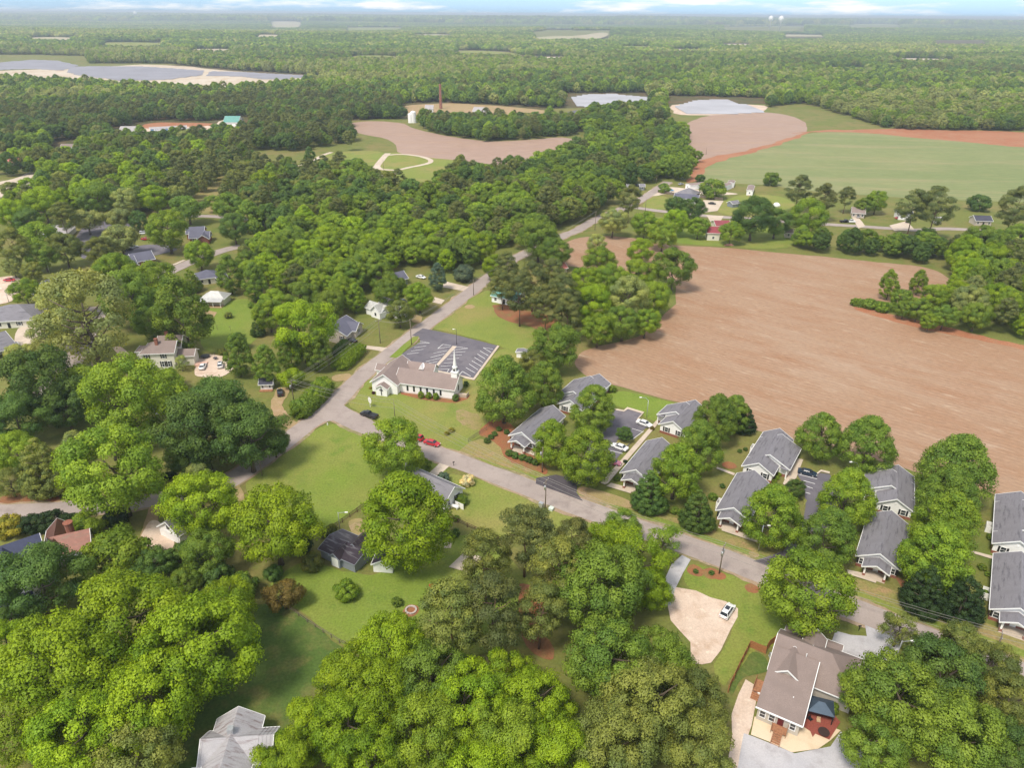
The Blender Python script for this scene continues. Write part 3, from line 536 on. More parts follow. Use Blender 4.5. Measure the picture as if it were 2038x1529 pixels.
tr(395, 1285, 112, 'clump', 'lime', 'big yellow-green tree at the left edge of the deep lawn')
tr(440, 1215, 66, 'clump', 'lime', 'yellow-green tree directly below the small dark green shrub and barn yard')
tr(255, 1235, 112, 'clump', 'lime', 'big yellow-green tree in front of the navy roofed house')
tr(120, 1330, 118, 'clump', 'lime', 'wide yellow-green tree over a hidden white roof by the left edge')
tr(300, 1390, 100, 'clump', 'lime', 'yellow-green tree up left of the metal roofed house')
tr(45, 1440, 85, 'clump', 'spring', 'yellow-green tree in the lower left corner')
tr(165, 1460, 98, 'clump', 'lime', 'yellow-green tree behind the pale flowering shrub tree')
tr(10, 1290, 60, 'clump', 'lime', 'yellow-green tree cut by the left edge below the dark tree')
tr(265, 1520, 82, 'round', 'olive', 'olive tree with pale new shoots left of the metal roofed house')
tr(75, 1155, 82, 'clump', 'deep', 'dark green tree in front of the navy roofed house porch')
tr(20, 1225, 45, 'round', 'deep', 'dark tree at the left edge below the white porch')
tr(225, 1110, 72, 'flat', 'spring', 'spreading bright tree beside the rusty red roof')
tr(300, 1125, 40, 'round', 'deep', 'dark shrubby tree between the tan drive and the bright spreading tree')
tr(18, 1050, 30, 'bush', 'gold', 'golden bush at the left edge behind the navy roofed house')
tr(65, 1045, 26, 'bush', 'dark', 'dark evergreen bush next to the golden bush')
tr(100, 1040, 28, 'bush', 'dark', 'dark evergreen bush in the middle of the hedge behind the house')
tr(132, 1042, 24, 'bush', 'dark', 'dark evergreen bush at the right end of the hedge behind the house')
tr(175, 1042, 33, 'flat', 'spring', 'small yellow-green tree above the rusty red roof')
tr(230, 1028, 26, 'bush', 'dark', 'round dark bush left of the tan drive')
tr(228, 930, 100, 'clump', 'spring', 'broad yellow-green tree over the lane at the left')
tr(85, 925, 52, 'cone', 'olive', 'layered olive conifer beside the lane at the left')
tr(30, 900, 45, 'clump', 'spring', 'green tree at the left edge above the lane')
tr(150, 890, 30, 'thin', 'pale', 'pale twiggy tree between the conifer and the broad lane tree')
tr(20, 960, 30, 'thin', 'olive', 'half bare tree at the left edge beside the pine straw')
tr(30, 830, 55, 'clump', 'deep', 'dark tree at the left edge below the street')
tr(75, 760, 75, 'round', 'deep', 'dark green tree beside the parked dark car')
tr(130, 810, 45, 'round', 'deep', 'dark tree tucked under the wide flat topped tree')
tr(180, 760, 60, 'flat', 'spring', 'left half of the wide flat topped green tree below the street')
tr(255, 790, 88, 'round', 'spring', 'wide green tree in front of the two-storey white house')
tr(400, 852, 84, 'clump', 'deep', 'left half of the great dark green oak by the junction')
tr(492, 868, 72, 'clump', 'deep', 'right half of the great dark green oak by the junction')
tr(432, 812, 70, 'clump', 'deep', 'back of the great dark green oak near the patio')
tr(375, 910, 45, 'clump', 'deep', 'lower left limb tree of the great dark oak')
tr(545, 880, 30, 'round', 'deep', 'small dark tree at the road edge beside the oak')
tr(170, 628, 92, 'thin', 'pale', 'large pale half-bare tree over the side street')
tr(120, 590, 45, 'flat', 'pale', 'pale spreading tree left of the half-bare tree')
tr(90, 660, 35, 'thin', 'pale', 'small pale tree beside the pale pavement at left')
tr(140, 650, 45, 'round', 'pale', 'pale green tree under the half-bare tree')
tr(362, 620, 54, 'spade', 'green', 'tall rich green tree behind the two-storey white house')
tr(255, 590, 58, 'clump', 'green', 'dark green tree between the half-bare tree and the tall rich green one')
tr(300, 640, 36, 'clump', 'green', 'green tree behind the white house chimney')
tr(300, 560, 42, 'round', 'spring', 'green tree above the tall rich green one')
tr(230, 545, 42, 'round', 'spring', 'yellow-green tree beside the navy hipped roof')
tr(400, 1000, 70, 'clump', 'lime', 'yellow-green tree beside the small white garage')
tr(400, 955, 36, 'thin', 'pale', 'pale twiggy tree at the back of the garage tree')
tr(545, 1045, 86, 'clump', 'lime', 'round yellow-green tree between the field and the black roofed barn')
tr(410, 1100, 48, 'round', 'green', 'green shrubby tree below the garage')
tr(360, 1110, 34, 'bush', 'deep', 'dark bush beside the tan yard')
tr(400, 1122, 24, 'thin', 'blue', 'silver leaved shrub among green bushes below the garage')
tr(435, 1150, 34, 'bush', 'deep', 'dark bush beside the dirt track')
tr(370, 1160, 32, 'round', 'green', 'small green tree above the big yellow-green one')
tr(483, 1165, 33, 'bush', 'green', 'green shrub below the dirt track')
tr(565, 1185, 38, 'flat', 'rust', 'bronze-leaved low spreading maple at the end of the wire fence')
tr(620, 1120, 24, 'bush', 'olive', 'olive shrub in front of the black roofed barn')
tr(545, 1140, 20, 'bush', 'deep', 'dark low shrub left of the olive shrub')
tr(600, 1085, 22, 'bush', 'dark', 'dark shrub at the barn corner')
tr(790, 1198, 12, 'bush', 'green', 'small bush on the lawn beside the fire ring')
tr(810, 1035, 93, 'oval', 'lime', 'very large round yellow-green tree between the barn and the small white house')
tr(785, 893, 61, 'round', 'spring', 'leafy green tree in front of the red cars')
tr(845, 925, 16, 'bush', 'green', 'small shrub between the leafy tree and the drive')
tr(1045, 1060, 56, 'pine', 'pine', 'tall pine with a leaning trunk and open crown')
tr(966, 1112, 55, 'pine', 'olive', 'pine over the pale concrete slab')
tr(900, 1225, 70, 'pine', 'olive', 'olive pine beside the fire ring')
tr(975, 1215, 68, 'pine', 'pine', 'darker pine right of the fire ring')
tr(1110, 1135, 62, 'pine', 'olive', 'pine behind the broad green tree')
tr(1075, 1215, 52, 'pine', 'olive', 'olive pine beside the reddish ground')
tr(1140, 1075, 42, 'pine', 'pine', 'pine standing behind the wispy lime tree')
tr(1195, 1165, 92, 'clump', 'green', 'broad green tree left of the gravel lot')
tr(1265, 1110, 64, 'thin', 'lime', 'wispy yellow-green tree by the grey gravel drive')
tr(1205, 1065, 42, 'flat', 'lime', 'pale yellow-green tree beside the road left of the wispy one')
tr(1320, 1080, 38, 'thin', 'spring', 'feathery tree hanging over the top of the gravel drive')
tr(1240, 1045, 33, 'round', 'green', 'small dark green tree at the roadside by the grey drive')
tr(1290, 1170, 46, 'round', 'lime', 'narrow yellow-green tree at the left edge of the gravel lot')
tr(1215, 1310, 88, 'clump', 'green', 'olive green tree below the broad green tree')
tr(1310, 1310, 62, 'clump', 'green', 'olive green tree at the lower left corner of the gravel lot')
tr(1290, 1400, 92, 'clump', 'olive', 'olive green tree in the middle of the bottom grove')
tr(1380, 1400, 66, 'clump', 'olive', 'olive tree beside the wooden fence')
tr(1390, 1490, 74, 'clump', 'olive', 'olive tree at the bottom edge beside the sandy drive')
tr(1230, 1470, 88, 'clump', 'olive', 'olive tree at the bottom edge left of the grove middle')
tr(780, 1290, 72, 'clump', 'lime', 'yellow-green tree standing below the fire ring')
tr(690, 1350, 66, 'clump', 'lime', 'yellow-green tree at the lower end of the wire fence')
tr(745, 1380, 74, 'clump', 'lime', 'yellow-green tree in the centre of the bottom wood')
tr(860, 1345, 74, 'clump', 'green', 'green tree right of the one below the fire ring')
tr(995, 1350, 66, 'clump', 'lime', 'yellow-green tree beside the reddish clearing')
tr(925, 1400, 80, 'clump', 'lime', 'yellow-green tree near the bottom middle')
tr(1060, 1400, 74, 'clump', 'lime', 'yellow-green tree left of the olive grove')
tr(1010, 1470, 82, 'clump', 'spring', 'yellow-green tree at the bottom edge, middle of the wood')
tr(1110, 1490, 74, 'clump', 'lime', 'yellow-green tree at the bottom edge beside the olive grove')
tr(850, 1460, 82, 'clump', 'spring', 'green tree at the bottom edge, left of middle')
tr(690, 1450, 74, 'clump', 'lime', 'yellow-green tree above the bottom edge right of the metal roof')
tr(620, 1440, 60, 'clump', 'lime', 'yellow-green tree right of the metal roofed house')
tr(570, 1515, 62, 'clump', 'lime', 'yellow-green tree in front of the metal roofed house')
tr(740, 1520, 78, 'clump', 'lime', 'yellow-green tree touching the bottom edge right of the metal roofed house')
tr(960, 1555, 80, 'clump', 'lime', 'yellow-green tree mostly below the bottom edge')
tr(1612, 1180, 88, 'clump', 'spring', 'big round green tree above the grey shingled house')
tr(1790, 1252, 40, 'thin', 'olive', 'small open olive tree beside the gravel turning place')
tr(1790, 1390, 98, 'clump', 'green', 'large green tree right of the grey shingled house')
tr(1880, 1350, 84, 'clump', 'deep', 'green tree behind the large tree by the brick patio')
tr(1900, 1460, 90, 'clump', 'green', 'green tree in the lower right, left of the dark olive wood')
tr(1740, 1480, 66, 'clump', 'green', 'green tree beside the round brown table')
tr(1700, 1370, 40, 'clump', 'green', 'small green tree overhanging the dark gazebo')
tr(1900, 1290, 52, 'pine', 'olive', 'dark olive tree by the road near the lower right')
tr(1965, 1330, 58, 'clump', 'olive', 'dark olive tree beside the power line pole')
tr(2015, 1400, 64, 'clump', 'olive', 'dark olive tree at the right edge near the bottom')
tr(1990, 1490, 66, 'clump', 'deep', 'dark tree in the lower right corner')
tr(1655, 1410, 15, 'bush', 'green', 'small round shrub at the corner of the grey shingled house')
tr(1003, 775, 61, 'oval', 'green', 'large round green tree behind the church spire end')
tr(1082, 762, 43, 'oval', 'green', 'green tree right of the large round one by the church')
tr(1105, 690, 48, 'round', 'green', 'green tree beside the small white shed on the church lawn')
tr(1060, 722, 30, 'round', 'olive', 'olive tree tucked behind the two round trees by the church')
tr(1180, 812, 45, 'oval', 'green', 'green tree in front of the second cottage')
tr(1100, 880, 42, 'oval', 'spring', 'light green tree beside the first cottage porch')
tr(1166, 905, 56, 'oval', 'spring', 'tall light green tree by the mouth of the first cottage drive')
tr(1243, 863, 16, 'round', 'deep', 'small dark round tree on the parking lot island')
tr(1423, 832, 46, 'oval', 'green', 'green tree behind the third cottage')
tr(1462, 820, 34, 'oval', 'green', 'narrow green tree beside the dark conical evergreen')
tr(1483, 835, 24, 'cone', 'dark', 'dark conical evergreen at the edge of the brown field')
tr(1390, 888, 48, 'oval', 'green', 'green tree between the third and fourth cottages')
tr(1345, 935, 56, 'oval', 'spring', 'yellow-green tree in front of the fourth cottage')
tr(1295, 975, 38, 'cone', 'deep', 'dark conical evergreen beside the fourth cottage porch')
tr(1391, 1012, 37, 'cone', 'deep', 'dark conical evergreen beside the sixth cottage')
tr(1634, 865, 45, 'oval', 'green', 'green tree at the field edge right of the fifth cottage')
tr(1730, 882, 55, 'oval', 'green', 'wide green tree at the field edge left of the seventh cottage')
tr(1583, 973, 20, 'round', 'deep', 'small dark crape myrtle on the lot island')
tr(1686, 990, 57, 'oval', 'spring', 'green tree in front of the seventh cottage')
tr(1542, 1025, 60, 'oval', 'spring', 'green tree right of the sixth cottage porch')
tr(1646, 1068, 58, 'oval', 'green', 'green tree left of the eighth cottage')
tr(1905, 932, 70, 'oval', 'green', 'green tree at the field edge beside the seventh cottage')
tr(1885, 985, 58, 'oval', 'green', 'second green tree down the row beside the seventh cottage')
tr(1880, 1040, 66, 'oval', 'spring', 'third green tree down the row behind the eighth cottage')
tr(1862, 1105, 68, 'oval', 'spring', 'lowest green tree of the row right of the eighth cottage')
tr(1845, 1172, 45, 'cone', 'dark', 'dark conical evergreen left of its twin by the ninth cottage')
tr(1922, 1188, 46, 'cone', 'dark', 'dark conical evergreen right of its twin by the tenth cottage')
tr(1190, 655, 33, 'round', 'spring', 'small bright tree at the left tip of the brown field')
tr(1340, 533, 40, 'round', 'green', 'tall dark green tree jutting into the brown field')
tr(1250, 590, 42, 'round', 'pale', 'greyish green tree in the grove beside the brown field')
for i, (x, y, r, c) in enumerate([(1180, 600, 40, 'lime'), (1215, 555, 36, 'spring'), (1270, 545, 34, 'spring'), (1300, 590, 36, 'spring'), (1240, 640, 36, 'green'), (1285, 640, 30, 'spring'), (1165, 560, 32, 'lime'), (1195, 520, 32, 'spring'), (1275, 500, 28, 'lime'), (1150, 620, 26, 'spring')]):
    tr(x, y, r, 'clump', c, '@grove between the pines and the brown field')
for i, (x, y, r) in enumerate([(1000, 565, 27), (1035, 585, 34), (1060, 555, 34), (1085, 605, 36), (1120, 580, 36), (1130, 620, 32), (1010, 530, 26), (1100, 545, 30)]):
    tr(x, y, r, 'pine', 'pine', '@pine stand beside the teal roofed house')
tr(870, 550, 19, 'spade', 'blue', 'grey-green upright conifer beside the driveway')
tr(923, 545, 23, 'bush', 'blue', 'wide blue-green low conifer at the roadside')
tr(985, 530, 25, 'round', 'lime', 'pale lime tree at the road bend')
tr(835, 590, 29, 'round', 'spring', 'round green tree on the grass beside the road')
tr(776, 580, 34, 'round', 'green', 'green layered tree behind the white house')
tr(795, 622, 27, 'round', 'olive', 'olive tree in front of the white house')
tr(707, 592, 20, 'spade', 'spring', 'narrow columnar tree left of the white house')
tr(602, 652, 64, 'clump', 'lime', 'broad yellow-green tree left of the slate roofed house')
tr(576, 700, 27, 'spade', 'green', 'upright tree, middle of the row behind the playhouse')
tr(630, 697, 28, 'spade', 'green', 'upright tree, rightmost of the row behind the playhouse')
tr(527, 725, 28, 'spade', 'green', 'upright tree directly behind the playhouse')
tr(580, 752, 25, 'flat', 'lime', 'low yellow-green tree over the parked dark car')
tr(472, 705, 30, 'spade', 'green', 'green tree right of the parked white vehicles')
tr(474, 678, 17, 'round', 'deep', 'small dark round tree at the lawn corner')
tr(535, 625, 32, 'round', 'spring', 'light green tree at the right side of the garden lawn')
tr(512, 650, 16, 'cone', 'deep', 'dark conifer at the lawn edge')
tr(380, 557, 20, 'cone', 'green', 'dark green conical tree behind the pale roofed shed')
tr(360, 722, 15, 'thin', 'pale', 'pale shrub at the corner of the two-storey white house')
tr(330, 755, 30, 'flat', 'spring', 'low green tree behind the slate roof under the great oak')
tr(625, 790, 22, 'bush', 'spring', 'overgrown hedge bush beside the road, upper part')
tr(640, 770, 24, 'bush', 'spring', 'overgrown hedge bush at the top of the roadside tangle')
tr(600, 810, 22, 'bush', 'green', 'overgrown hedge bush beside the road, lower part')
tr(455, 545, 26, 'spade', 'green', 'green tree at the road end of the subdivision')
tr(505, 560, 26, 'spade', 'green', 'green tree right of the pale roofed shed')
tr(1830, 560, 17, 'spade', 'spring', 'slender tree standing alone on the finger of scrub, right one')
tr(1772, 565, 20, 'spade', 'spring', 'slender tree standing alone on the finger of scrub, left one')
for x, y, r, k, c, l in [(1860, 590, 28, 'clump', 'spring', 'bright tree on the scrub finger behind the slender pair'), (1935, 600, 36, 'clump', 'pale', 'greyish green tree at the base of the scrub finger'), (1800, 615, 18, 'clump', 'green', 'small tree at the foot of the slender pair'),
    (1828, 614, 24, 'clump', 'green', 'dense green tree behind the slender right tree on the scrub finger'), (1880, 628, 26, 'clump', 'green', 'dense green tree further along the scrub finger'), (1850, 640, 18, 'clump', 'spring', 'lower bright tree along the scrub finger edge'), (1730, 605, 14, 'bush', 'green', 'low bush at the tip of the scrub finger'), (1755, 612, 14, 'bush', 'spring', 'second low bush along the scrub finger'), (1745, 400, 22, 'round', 'spring', 'bright round tree by the roadside house beyond the hedgerow'), (1720, 410, 16, 'round', 'green', 'green tree left of the bright roadside tree'),
    (1590, 375, 24, 'pine', 'pine', 'tall dark pine at the edge of the green crop field'), (1640, 393, 24, 'pine', 'pine', 'dark pine right of the tall crop-edge pine'), (1685, 390, 17, 'pine', 'pine', 'slim pine with a bare trunk by the roadside house'),
    (1612, 430, 38, 'clump', 'spring', 'large green tree at the hedgerow beside the red roofed barn'), (1537, 357, 18, 'bush', 'green', 'round bush tree at the edge of the crop field'), (1420, 377, 26, 'bush', 'green', 'spreading bush tree behind the white ranch house'), (1393, 355, 10, 'bush', 'deep', 'small round tree beside the dark roofed trailer'),
    (1345, 410, 21, 'round', 'deep', 'dark tree in front of the white ranch house, left one'), (1382, 415, 23, 'round', 'deep', 'dark tree in front of the white ranch house, right one'), (1322, 375, 13, 'bush', 'green', 'small green bush at the farm road corner'), (1240, 350, 10, 'bush', 'lime', 'small round bright tree by the farm junction'),
    (1253, 395, 24, 'pine', 'pine', 'pine beside the farm road bend'), (1500, 430, 42, 'clump', 'deep', 'dark broad tree behind the red roofed barn'), (1545, 440, 30, 'clump', 'deep', 'dark tree at the left of the hedgerow'), (1455, 462, 22, 'round', 'spring', 'round bright tree beside the red roofed barn'),
    (1390, 452, 20, 'round', 'spring', 'bright tree left of the red roofed barn'), (1345, 440, 26, 'round', 'lime', 'yellow-green tree across the road from the ranch house'), (1320, 465, 30, 'round', 'spring', 'green tree at the head of the brown field'), (1283, 445, 26, 'round', 'spring', 'wide green bush tree near the farm road'),
    (1220, 440, 28, 'clump', 'pale', 'greyish open tree beside the curving road'), (1188, 485, 21, 'clump', 'pale', 'grey-green tree standing on the small brown plot'), (1072, 475, 40, 'clump', 'green', 'rich green tree left of the small brown plot'), (1105, 500, 32, 'clump', 'green', 'rich green tree beside the small brown plot'),
    (1820, 410, 30, 'pine', 'pine', 'dark tree right of the white roadside house'), (1865, 410, 34, 'pine', 'pine', 'big dark pine beside the crop field'), (1950, 405, 22, 'bush', 'deep', 'dark hedge tree at the far edge of the crop field'), (2020, 410, 34, 'pine', 'pine', 'dark pine at the right edge by the crop field'),
    (918, 312, 6, 'round', 'green', 'tiny lone tree beside the bare field behind the meadow'), (617, 311, 13, 'spade', 'deep', 'upright tree on the cemetery lawn'), (528, 362, 25, 'round', 'lime', 'bright yellow-green tree beside the cemetery'), (390, 265, 14, 'round', 'spring', 'bright tree above the storage sheds')]:
    tr(x, y, r, k, c, l)
for x, y, r, k, c, l in [(123, 430, 25, 'pine', 'olive', 'tall open pine in front of the purple-grey hipped roof'), (172, 437, 31, 'flat', 'pale', 'light spreading tree right of the purple-grey hipped roof'), (234, 433, 29, 'flat', 'pale', 'pinkish pale spreading tree beside the upper subdivision lot'),
    (275, 438, 19, 'round', 'deep', 'small dark tree at the end of the upper subdivision lot'), (308, 394, 27, 'round', 'lime', 'bright yellow-green tree above the subdivision'), (332, 456, 41, 'round', 'spring', 'tall light green tree left of the far brick duplex'), (238, 474, 38, 'flat', 'pale', 'wide light umbrella-shaped tree in the middle of the subdivision'),
    (200, 497, 27, 'round', 'olive', 'dark olive tree left of the brick duplex with stepped roofs'), (127, 494, 32, 'round', 'olive', 'olive tree in the middle of the subdivision grass'), (86, 508, 28, 'round', 'green', 'green tree left of the olive one on the subdivision grass'), (72, 468, 36, 'flat', 'spring', 'light green spreading tree at the left of the subdivision'),
    (25, 488, 30, 'pine', 'olive', 'olive pine at the left edge of the subdivision'), (25, 530, 20, 'round', 'pale', 'small grey-green tree beside the left edge parking'), (64, 540, 20, 'round', 'olive', 'small olive tree beside the curved lamp'), (373, 412, 36, 'flat', 'green', 'broad dark topped tree above the far brick duplex'),
    (396, 505, 29, 'round', 'spring', 'bright bushy tree beside the subdivision street mouth'), (458, 412, 29, 'round', 'green', 'grey-green tree beside the far lane'), (465, 452, 30, 'clump', 'deep', 'dark tree below the far lane'), (509, 432, 17, 'cone', 'dark', 'dark spruce beside the far lane'), (50, 580, 27, 'round', 'spring', 'feathery green tree in front of the dark slate hipped roof'),
    (20, 425, 34, 'clump', 'lime', 'yellow-green tree at the left edge below the pale lot'), (55, 440, 28, 'clump', 'deep', 'dark tree under the yellow-green ones at the left'), (85, 402, 36, 'clump', 'lime', 'yellow-green tree right of the one at the left edge'), (190, 395, 35, 'clump', 'green', 'rich green tree above the light spreading tree'), (250, 400, 27, 'round', 'pale', 'grey-green lumpy tree above the subdivision'),
    (545, 600, 28, 'clump', 'spring', 'green tree between the garden lawn and the broad yellow-green tree'), (600, 588, 32, 'clump', 'green', 'green tree behind the broad yellow-green tree'), (655, 604, 32, 'clump', 'green', 'green tree above the slate roofed house'), (222, 540, 36, 'clump', 'spring', 'bushy green tree below the brick duplex with stepped roofs'), (300, 600, 34, 'clump', 'spring', 'green tree between the dark one and the tall rich green tree'), (500, 540, 27, 'clump', 'spring', 'green tree at the corner of the garden lawn'), (40, 700, 26, 'flat', 'pale', 'low pale tree beside the white porch posts')]:
    tr(x, y, r, k, c, l)
# small bushes and clipped shrubs
def bz(px, py, r, tone, label, group=None, zs=1.0, kind='bush'):
    p = at(px, py, .6); R = r * depth(p) / FPX; return make_tree(p.x, p.y, R, kind, tone, label, group, int(px), zs)
for i, (x, y) in enumerate([(838, 789), (853, 790), (868, 792)]): bz(x, y, 7, 'spring', 'clipped egg-shaped bush against the white church wall, %s of three' % ['left', 'middle', 'right'][i], 'clipped bushes along the church wall', 1.5)
bz(906, 795, 7, 'deep', 'dark clipped bush at the front corner of the church', None, 1.5); bz(928, 766, 6, 'deep', 'dark clipped bush behind the church gable', None, 1.4)
bz(743, 781, 4, 'purple', 'small purple bush at the left foot of the church'); bz(737, 771, 3.5, 'gold', 'small yellow bush at the left side of the church')
bz(890, 862, 6, 'gold', 'yellow shrub on the church lawn, left of a pair'); bz(898, 856, 6.5, 'gold', 'yellow shrub on the church lawn, right of a pair')
bz(930, 962, 16, 'bloom', 'white flowering bush on the lawn beside the road'); bz(918, 1000, 15, 'green', 'round green bush at the end wall of the small white house'); bz(882, 955, 15, 'blue', 'low blue-green shrub in front of the small white house')
bz(906, 1063, 11, 'deep', 'dark shrub in the flower bed by the rail fence'); bz(907, 1032, 8, 'green', 'small shrub above the rail fence'); bz(690, 1186, 26, 'spring', 'clipped rounded yellow-green hedge on the back lawn')
ORD = ['first', 'second', 'third', 'fourth', 'fifth', 'sixth', 'seventh', 'eighth', 'ninth', 'tenth']
for i, (x, y) in enumerate([(969, 878), (977, 870), (984, 864), (993, 854), (1008, 860)]): bz(x, y, 7.5 if i == 0 else 6.5, 'deep', '%s round bush of the line left of the first cottage' % ORD[i], 'round bushes beside the first cottage')
for i, (x, y) in enumerate([(1014, 903), (1026, 908), (1040, 912), (1054, 917), (1066, 921)]): bz(x, y, 9, 'deep', '%s clipped bush from the left along the first cottage front walk' % ORD[i], 'clipped bushes along the first cottage walk')
for i, (x, y) in enumerate([(1541, 957), (1547, 950), (1551, 943), (1555, 937)]): bz(x, y, 5.5, 'spring', '%s bush from the bottom of the hedge at the fifth cottage gable' % ORD[i], 'hedge bushes at the fifth cottage')
for x, y, r, t_, l in [(1227, 952, 7, 'green', 'round bush left of the fourth cottage porch'), (1342, 1018, 10, 'green', 'green bush between the two dark evergreens by the road'), (1355, 1022, 9, 'green', 'green bush just right of another between the two dark evergreens'), (1220, 777, 9, 'green', 'green bush at the back of the second cottage'),
    (1298, 852, 5, 'rust', 'reddish shrub beside the third cottage wall'), (1245, 918, 5, 'dark', 'dark shrub beside the walk at the fourth cottage'), (1472, 897, 5, 'deep', 'small dark bush beside the fifth cottage'), (1484, 893, 5, 'deep', 'small dark bush touching the fifth cottage side'), (1438, 967, 6, 'deep', 'small dark bush beside the sixth cottage'),
    (1418, 990, 10, 'green', 'green bush at the lattice of the sixth cottage'), (1563, 935, 4, 'rust', 'small bronze shrub by the fifth cottage walk'), (1972, 1070, 9, 'green', 'green bush beside the ninth cottage'), (1955, 1130, 9, 'green', 'green bush in the curved bed by the tenth cottage'), (1967, 1142, 7, 'green', 'smaller green bush in the curved bed by the tenth cottage'), (1960, 1180, 8, 'spring', 'green bush below the lattice of the tenth cottage'),
    (1385, 1136, 6, 'deep', 'small dark bush by the gravel drive mouth, left one'), (1416, 1139, 6, 'deep', 'small dark bush by the gravel drive mouth, right one'), (500, 610, 8, 'green', 'round bush on the garden lawn'), (455, 630, 9, 'olive', 'small open bush in the middle of the garden lawn'), (442, 702, 9, 'olive', 'brownish shrub behind the patio table'),
    (950, 875 - 20, .1, 'green', '')]:
    if l: bz(x, y, r, t_, l)
# woods: base areas in the photograph, filled with trees one by one
WOODS = [  # name, polygon, spacing, pine share, tone list
 ('the wood west of the junction road', [(470, 560), (500, 500), (560, 470), (640, 455), (720, 470), (840, 480), (930, 500), (960, 528), (900, 545), (840, 545), (775, 556), (752, 592), (712, 618), (690, 645), (560, 620), (520, 590)], 8.8, .05, ['lime', 'spring', 'green', 'lime', 'spring']),
 ('the wood along the far road', [(560, 460), (620, 400), (720, 360), (860, 395), (980, 400), (1050, 380), (1180, 380), (1235, 400), (1200, 430), (1120, 462), (1020, 505), (950, 500), (800, 465)], 9.6, .3, ['green', 'spring', 'spring', 'green', 'olive', 'deep']),
 ('the wood around the cemetery', [(0, 400), (0, 330), (120, 300), (300, 300), (480, 300), (520, 340), (400, 365), (360, 395), (330, 425), (200, 430), (100, 400)], 11, .34, ['green', 'spring', 'lime', 'deep', 'olive']),
 ('the trees at the left edge above the subdivision', [(0, 440), (0, 405), (100, 400), (300, 405), (330, 425), (240, 420), (150, 425), (60, 440)], 10.5, .25, ['spring', 'lime', 'green']),
 ('the pines near the cemetery lawn', [(480, 430), (500, 390), (560, 390), (600, 345), (720, 350), (760, 380), (720, 410), (620, 440), (560, 470), (500, 480), (470, 460)], 10, .42, ['green', 'deep', 'olive']),
 ('the open cemetery grove', [(590, 352), (610, 315), (700, 298), (780, 300), (770, 335), (700, 350)], 19, .5, ['green', 'deep', 'olive']),
 ('the pines above the subdivision', [(330, 430), (330, 395), (400, 360), (520, 345), (600, 345), (560, 395), (500, 432)], 12.5, .55, ['green', 'olive']),
 ('the meadow edge', [(860, 352), (960, 352), (1040, 345), (1060, 385), (980, 400), (860, 400)], 9.5, .6, ['green', 'deep', 'olive']),
 ('the wooded tongue beside the crop field', [(1040, 385), (1050, 350), (1120, 300), (1160, 262), (1340, 262), (1480, 305), (1475, 318), (1400, 322), (1350, 365), (1230, 375), (1180, 385)], 9.8, .15, ['green', 'spring', 'green', 'deep', 'spring']),
 ('the hedgerow above the brown field', [(1565, 492), (1620, 486), (1700, 490), (1800, 494), (1880, 500), (1880, 535), (1820, 525), (1740, 515), (1620, 502), (1570, 496)], 8.5, .15, ['spring', 'green', 'deep', 'green']),
 ('the wood at the right edge', [(1880, 500), (1950, 496), (2200, 490), (2300, 700), (2060, 690), (1970, 672), (1900, 655), (1860, 643), (1870, 590), (1905, 560), (1880, 535)], 9.2, .12, ['spring', 'green', 'lime', 'pale']),
 ('the back of the scrub finger', [(1760, 632), (1760, 605), (1870, 600), (1900, 620), (1900, 652), (1830, 640)], 7.5, 0, ['spring', 'green']),
]
OPEN = []   # places no tree may stand, from the photograph
for pts in ([(740, 352), (770, 302), (880, 312), (1040, 334), (1060, 348), (1000, 354), (900, 356), (850, 392), (760, 382)], [(690, 238), (830, 238), (850, 262), (960, 282), (1050, 280), (1170, 266), (1170, 290), (1060, 345), (780, 320), (700, 275)],
            [(1370, 400), (1360, 350), (1395, 322), (1370, 322), (1360, 240), (1440, 215), (1560, 218), (1605, 240), (1615, 262), (1700, 256), (2040, 262), (3200, 300), (3200, 430), (1960, 408), (1600, 400), (1550, 430), (1440, 436), (1250, 425), (1290, 370)],
            [(640, 165), (560, 180), (420, 190), (330, 186), (-100, 160), (-300, 150), (-300, 112), (60, 110), (175, 112), (180, 126), (330, 126), (480, 140), (650, 150)],
            [(1115, 185), (1290, 185), (1300, 222), (1120, 222)], [(1325, 190), (1525, 195), (1535, 235), (1325, 240)], [(795, 206), (870, 203), (1090, 214), (1180, 222), (1170, 244), (1000, 244), (830, 246), (795, 232)],
            [(210, 262), (280, 242), (425, 240), (500, 230), (505, 275), (440, 275), (340, 285), (230, 290)], [(1050, 110), (1120, 111), (1150, 122), (1090, 128), (1045, 120)], [(900, 98), (1010, 101), (1050, 110), (1050, 122), (900, 116)],
            [(1055, 66), (1220, 64), (1220, 84), (1060, 87)], [(1765, 115), (1900, 118), (1900, 132), (1790, 130)], [(1425, 85), (1500, 85), (1500, 98), (1435, 98)], [(355, 60), (400, 62), (395, 75), (355, 73)],
            [(-100, 362), (30, 350), (110, 350), (60, 392), (-100, 410)], [(100, 280), (170, 280), (170, 316), (100, 316)], [(590, 340), (610, 318), (700, 300), (780, 302), (770, 332), (700, 345), (600, 352)], [(380, 395), (440, 380), (470, 392), (450, 418), (390, 418)]):
    OPEN.append(np.array([at(*p)[:2] for p in pts]))
for pts in CLR: OPEN.append(np.array([at(*p)[:2] for p in pts]))
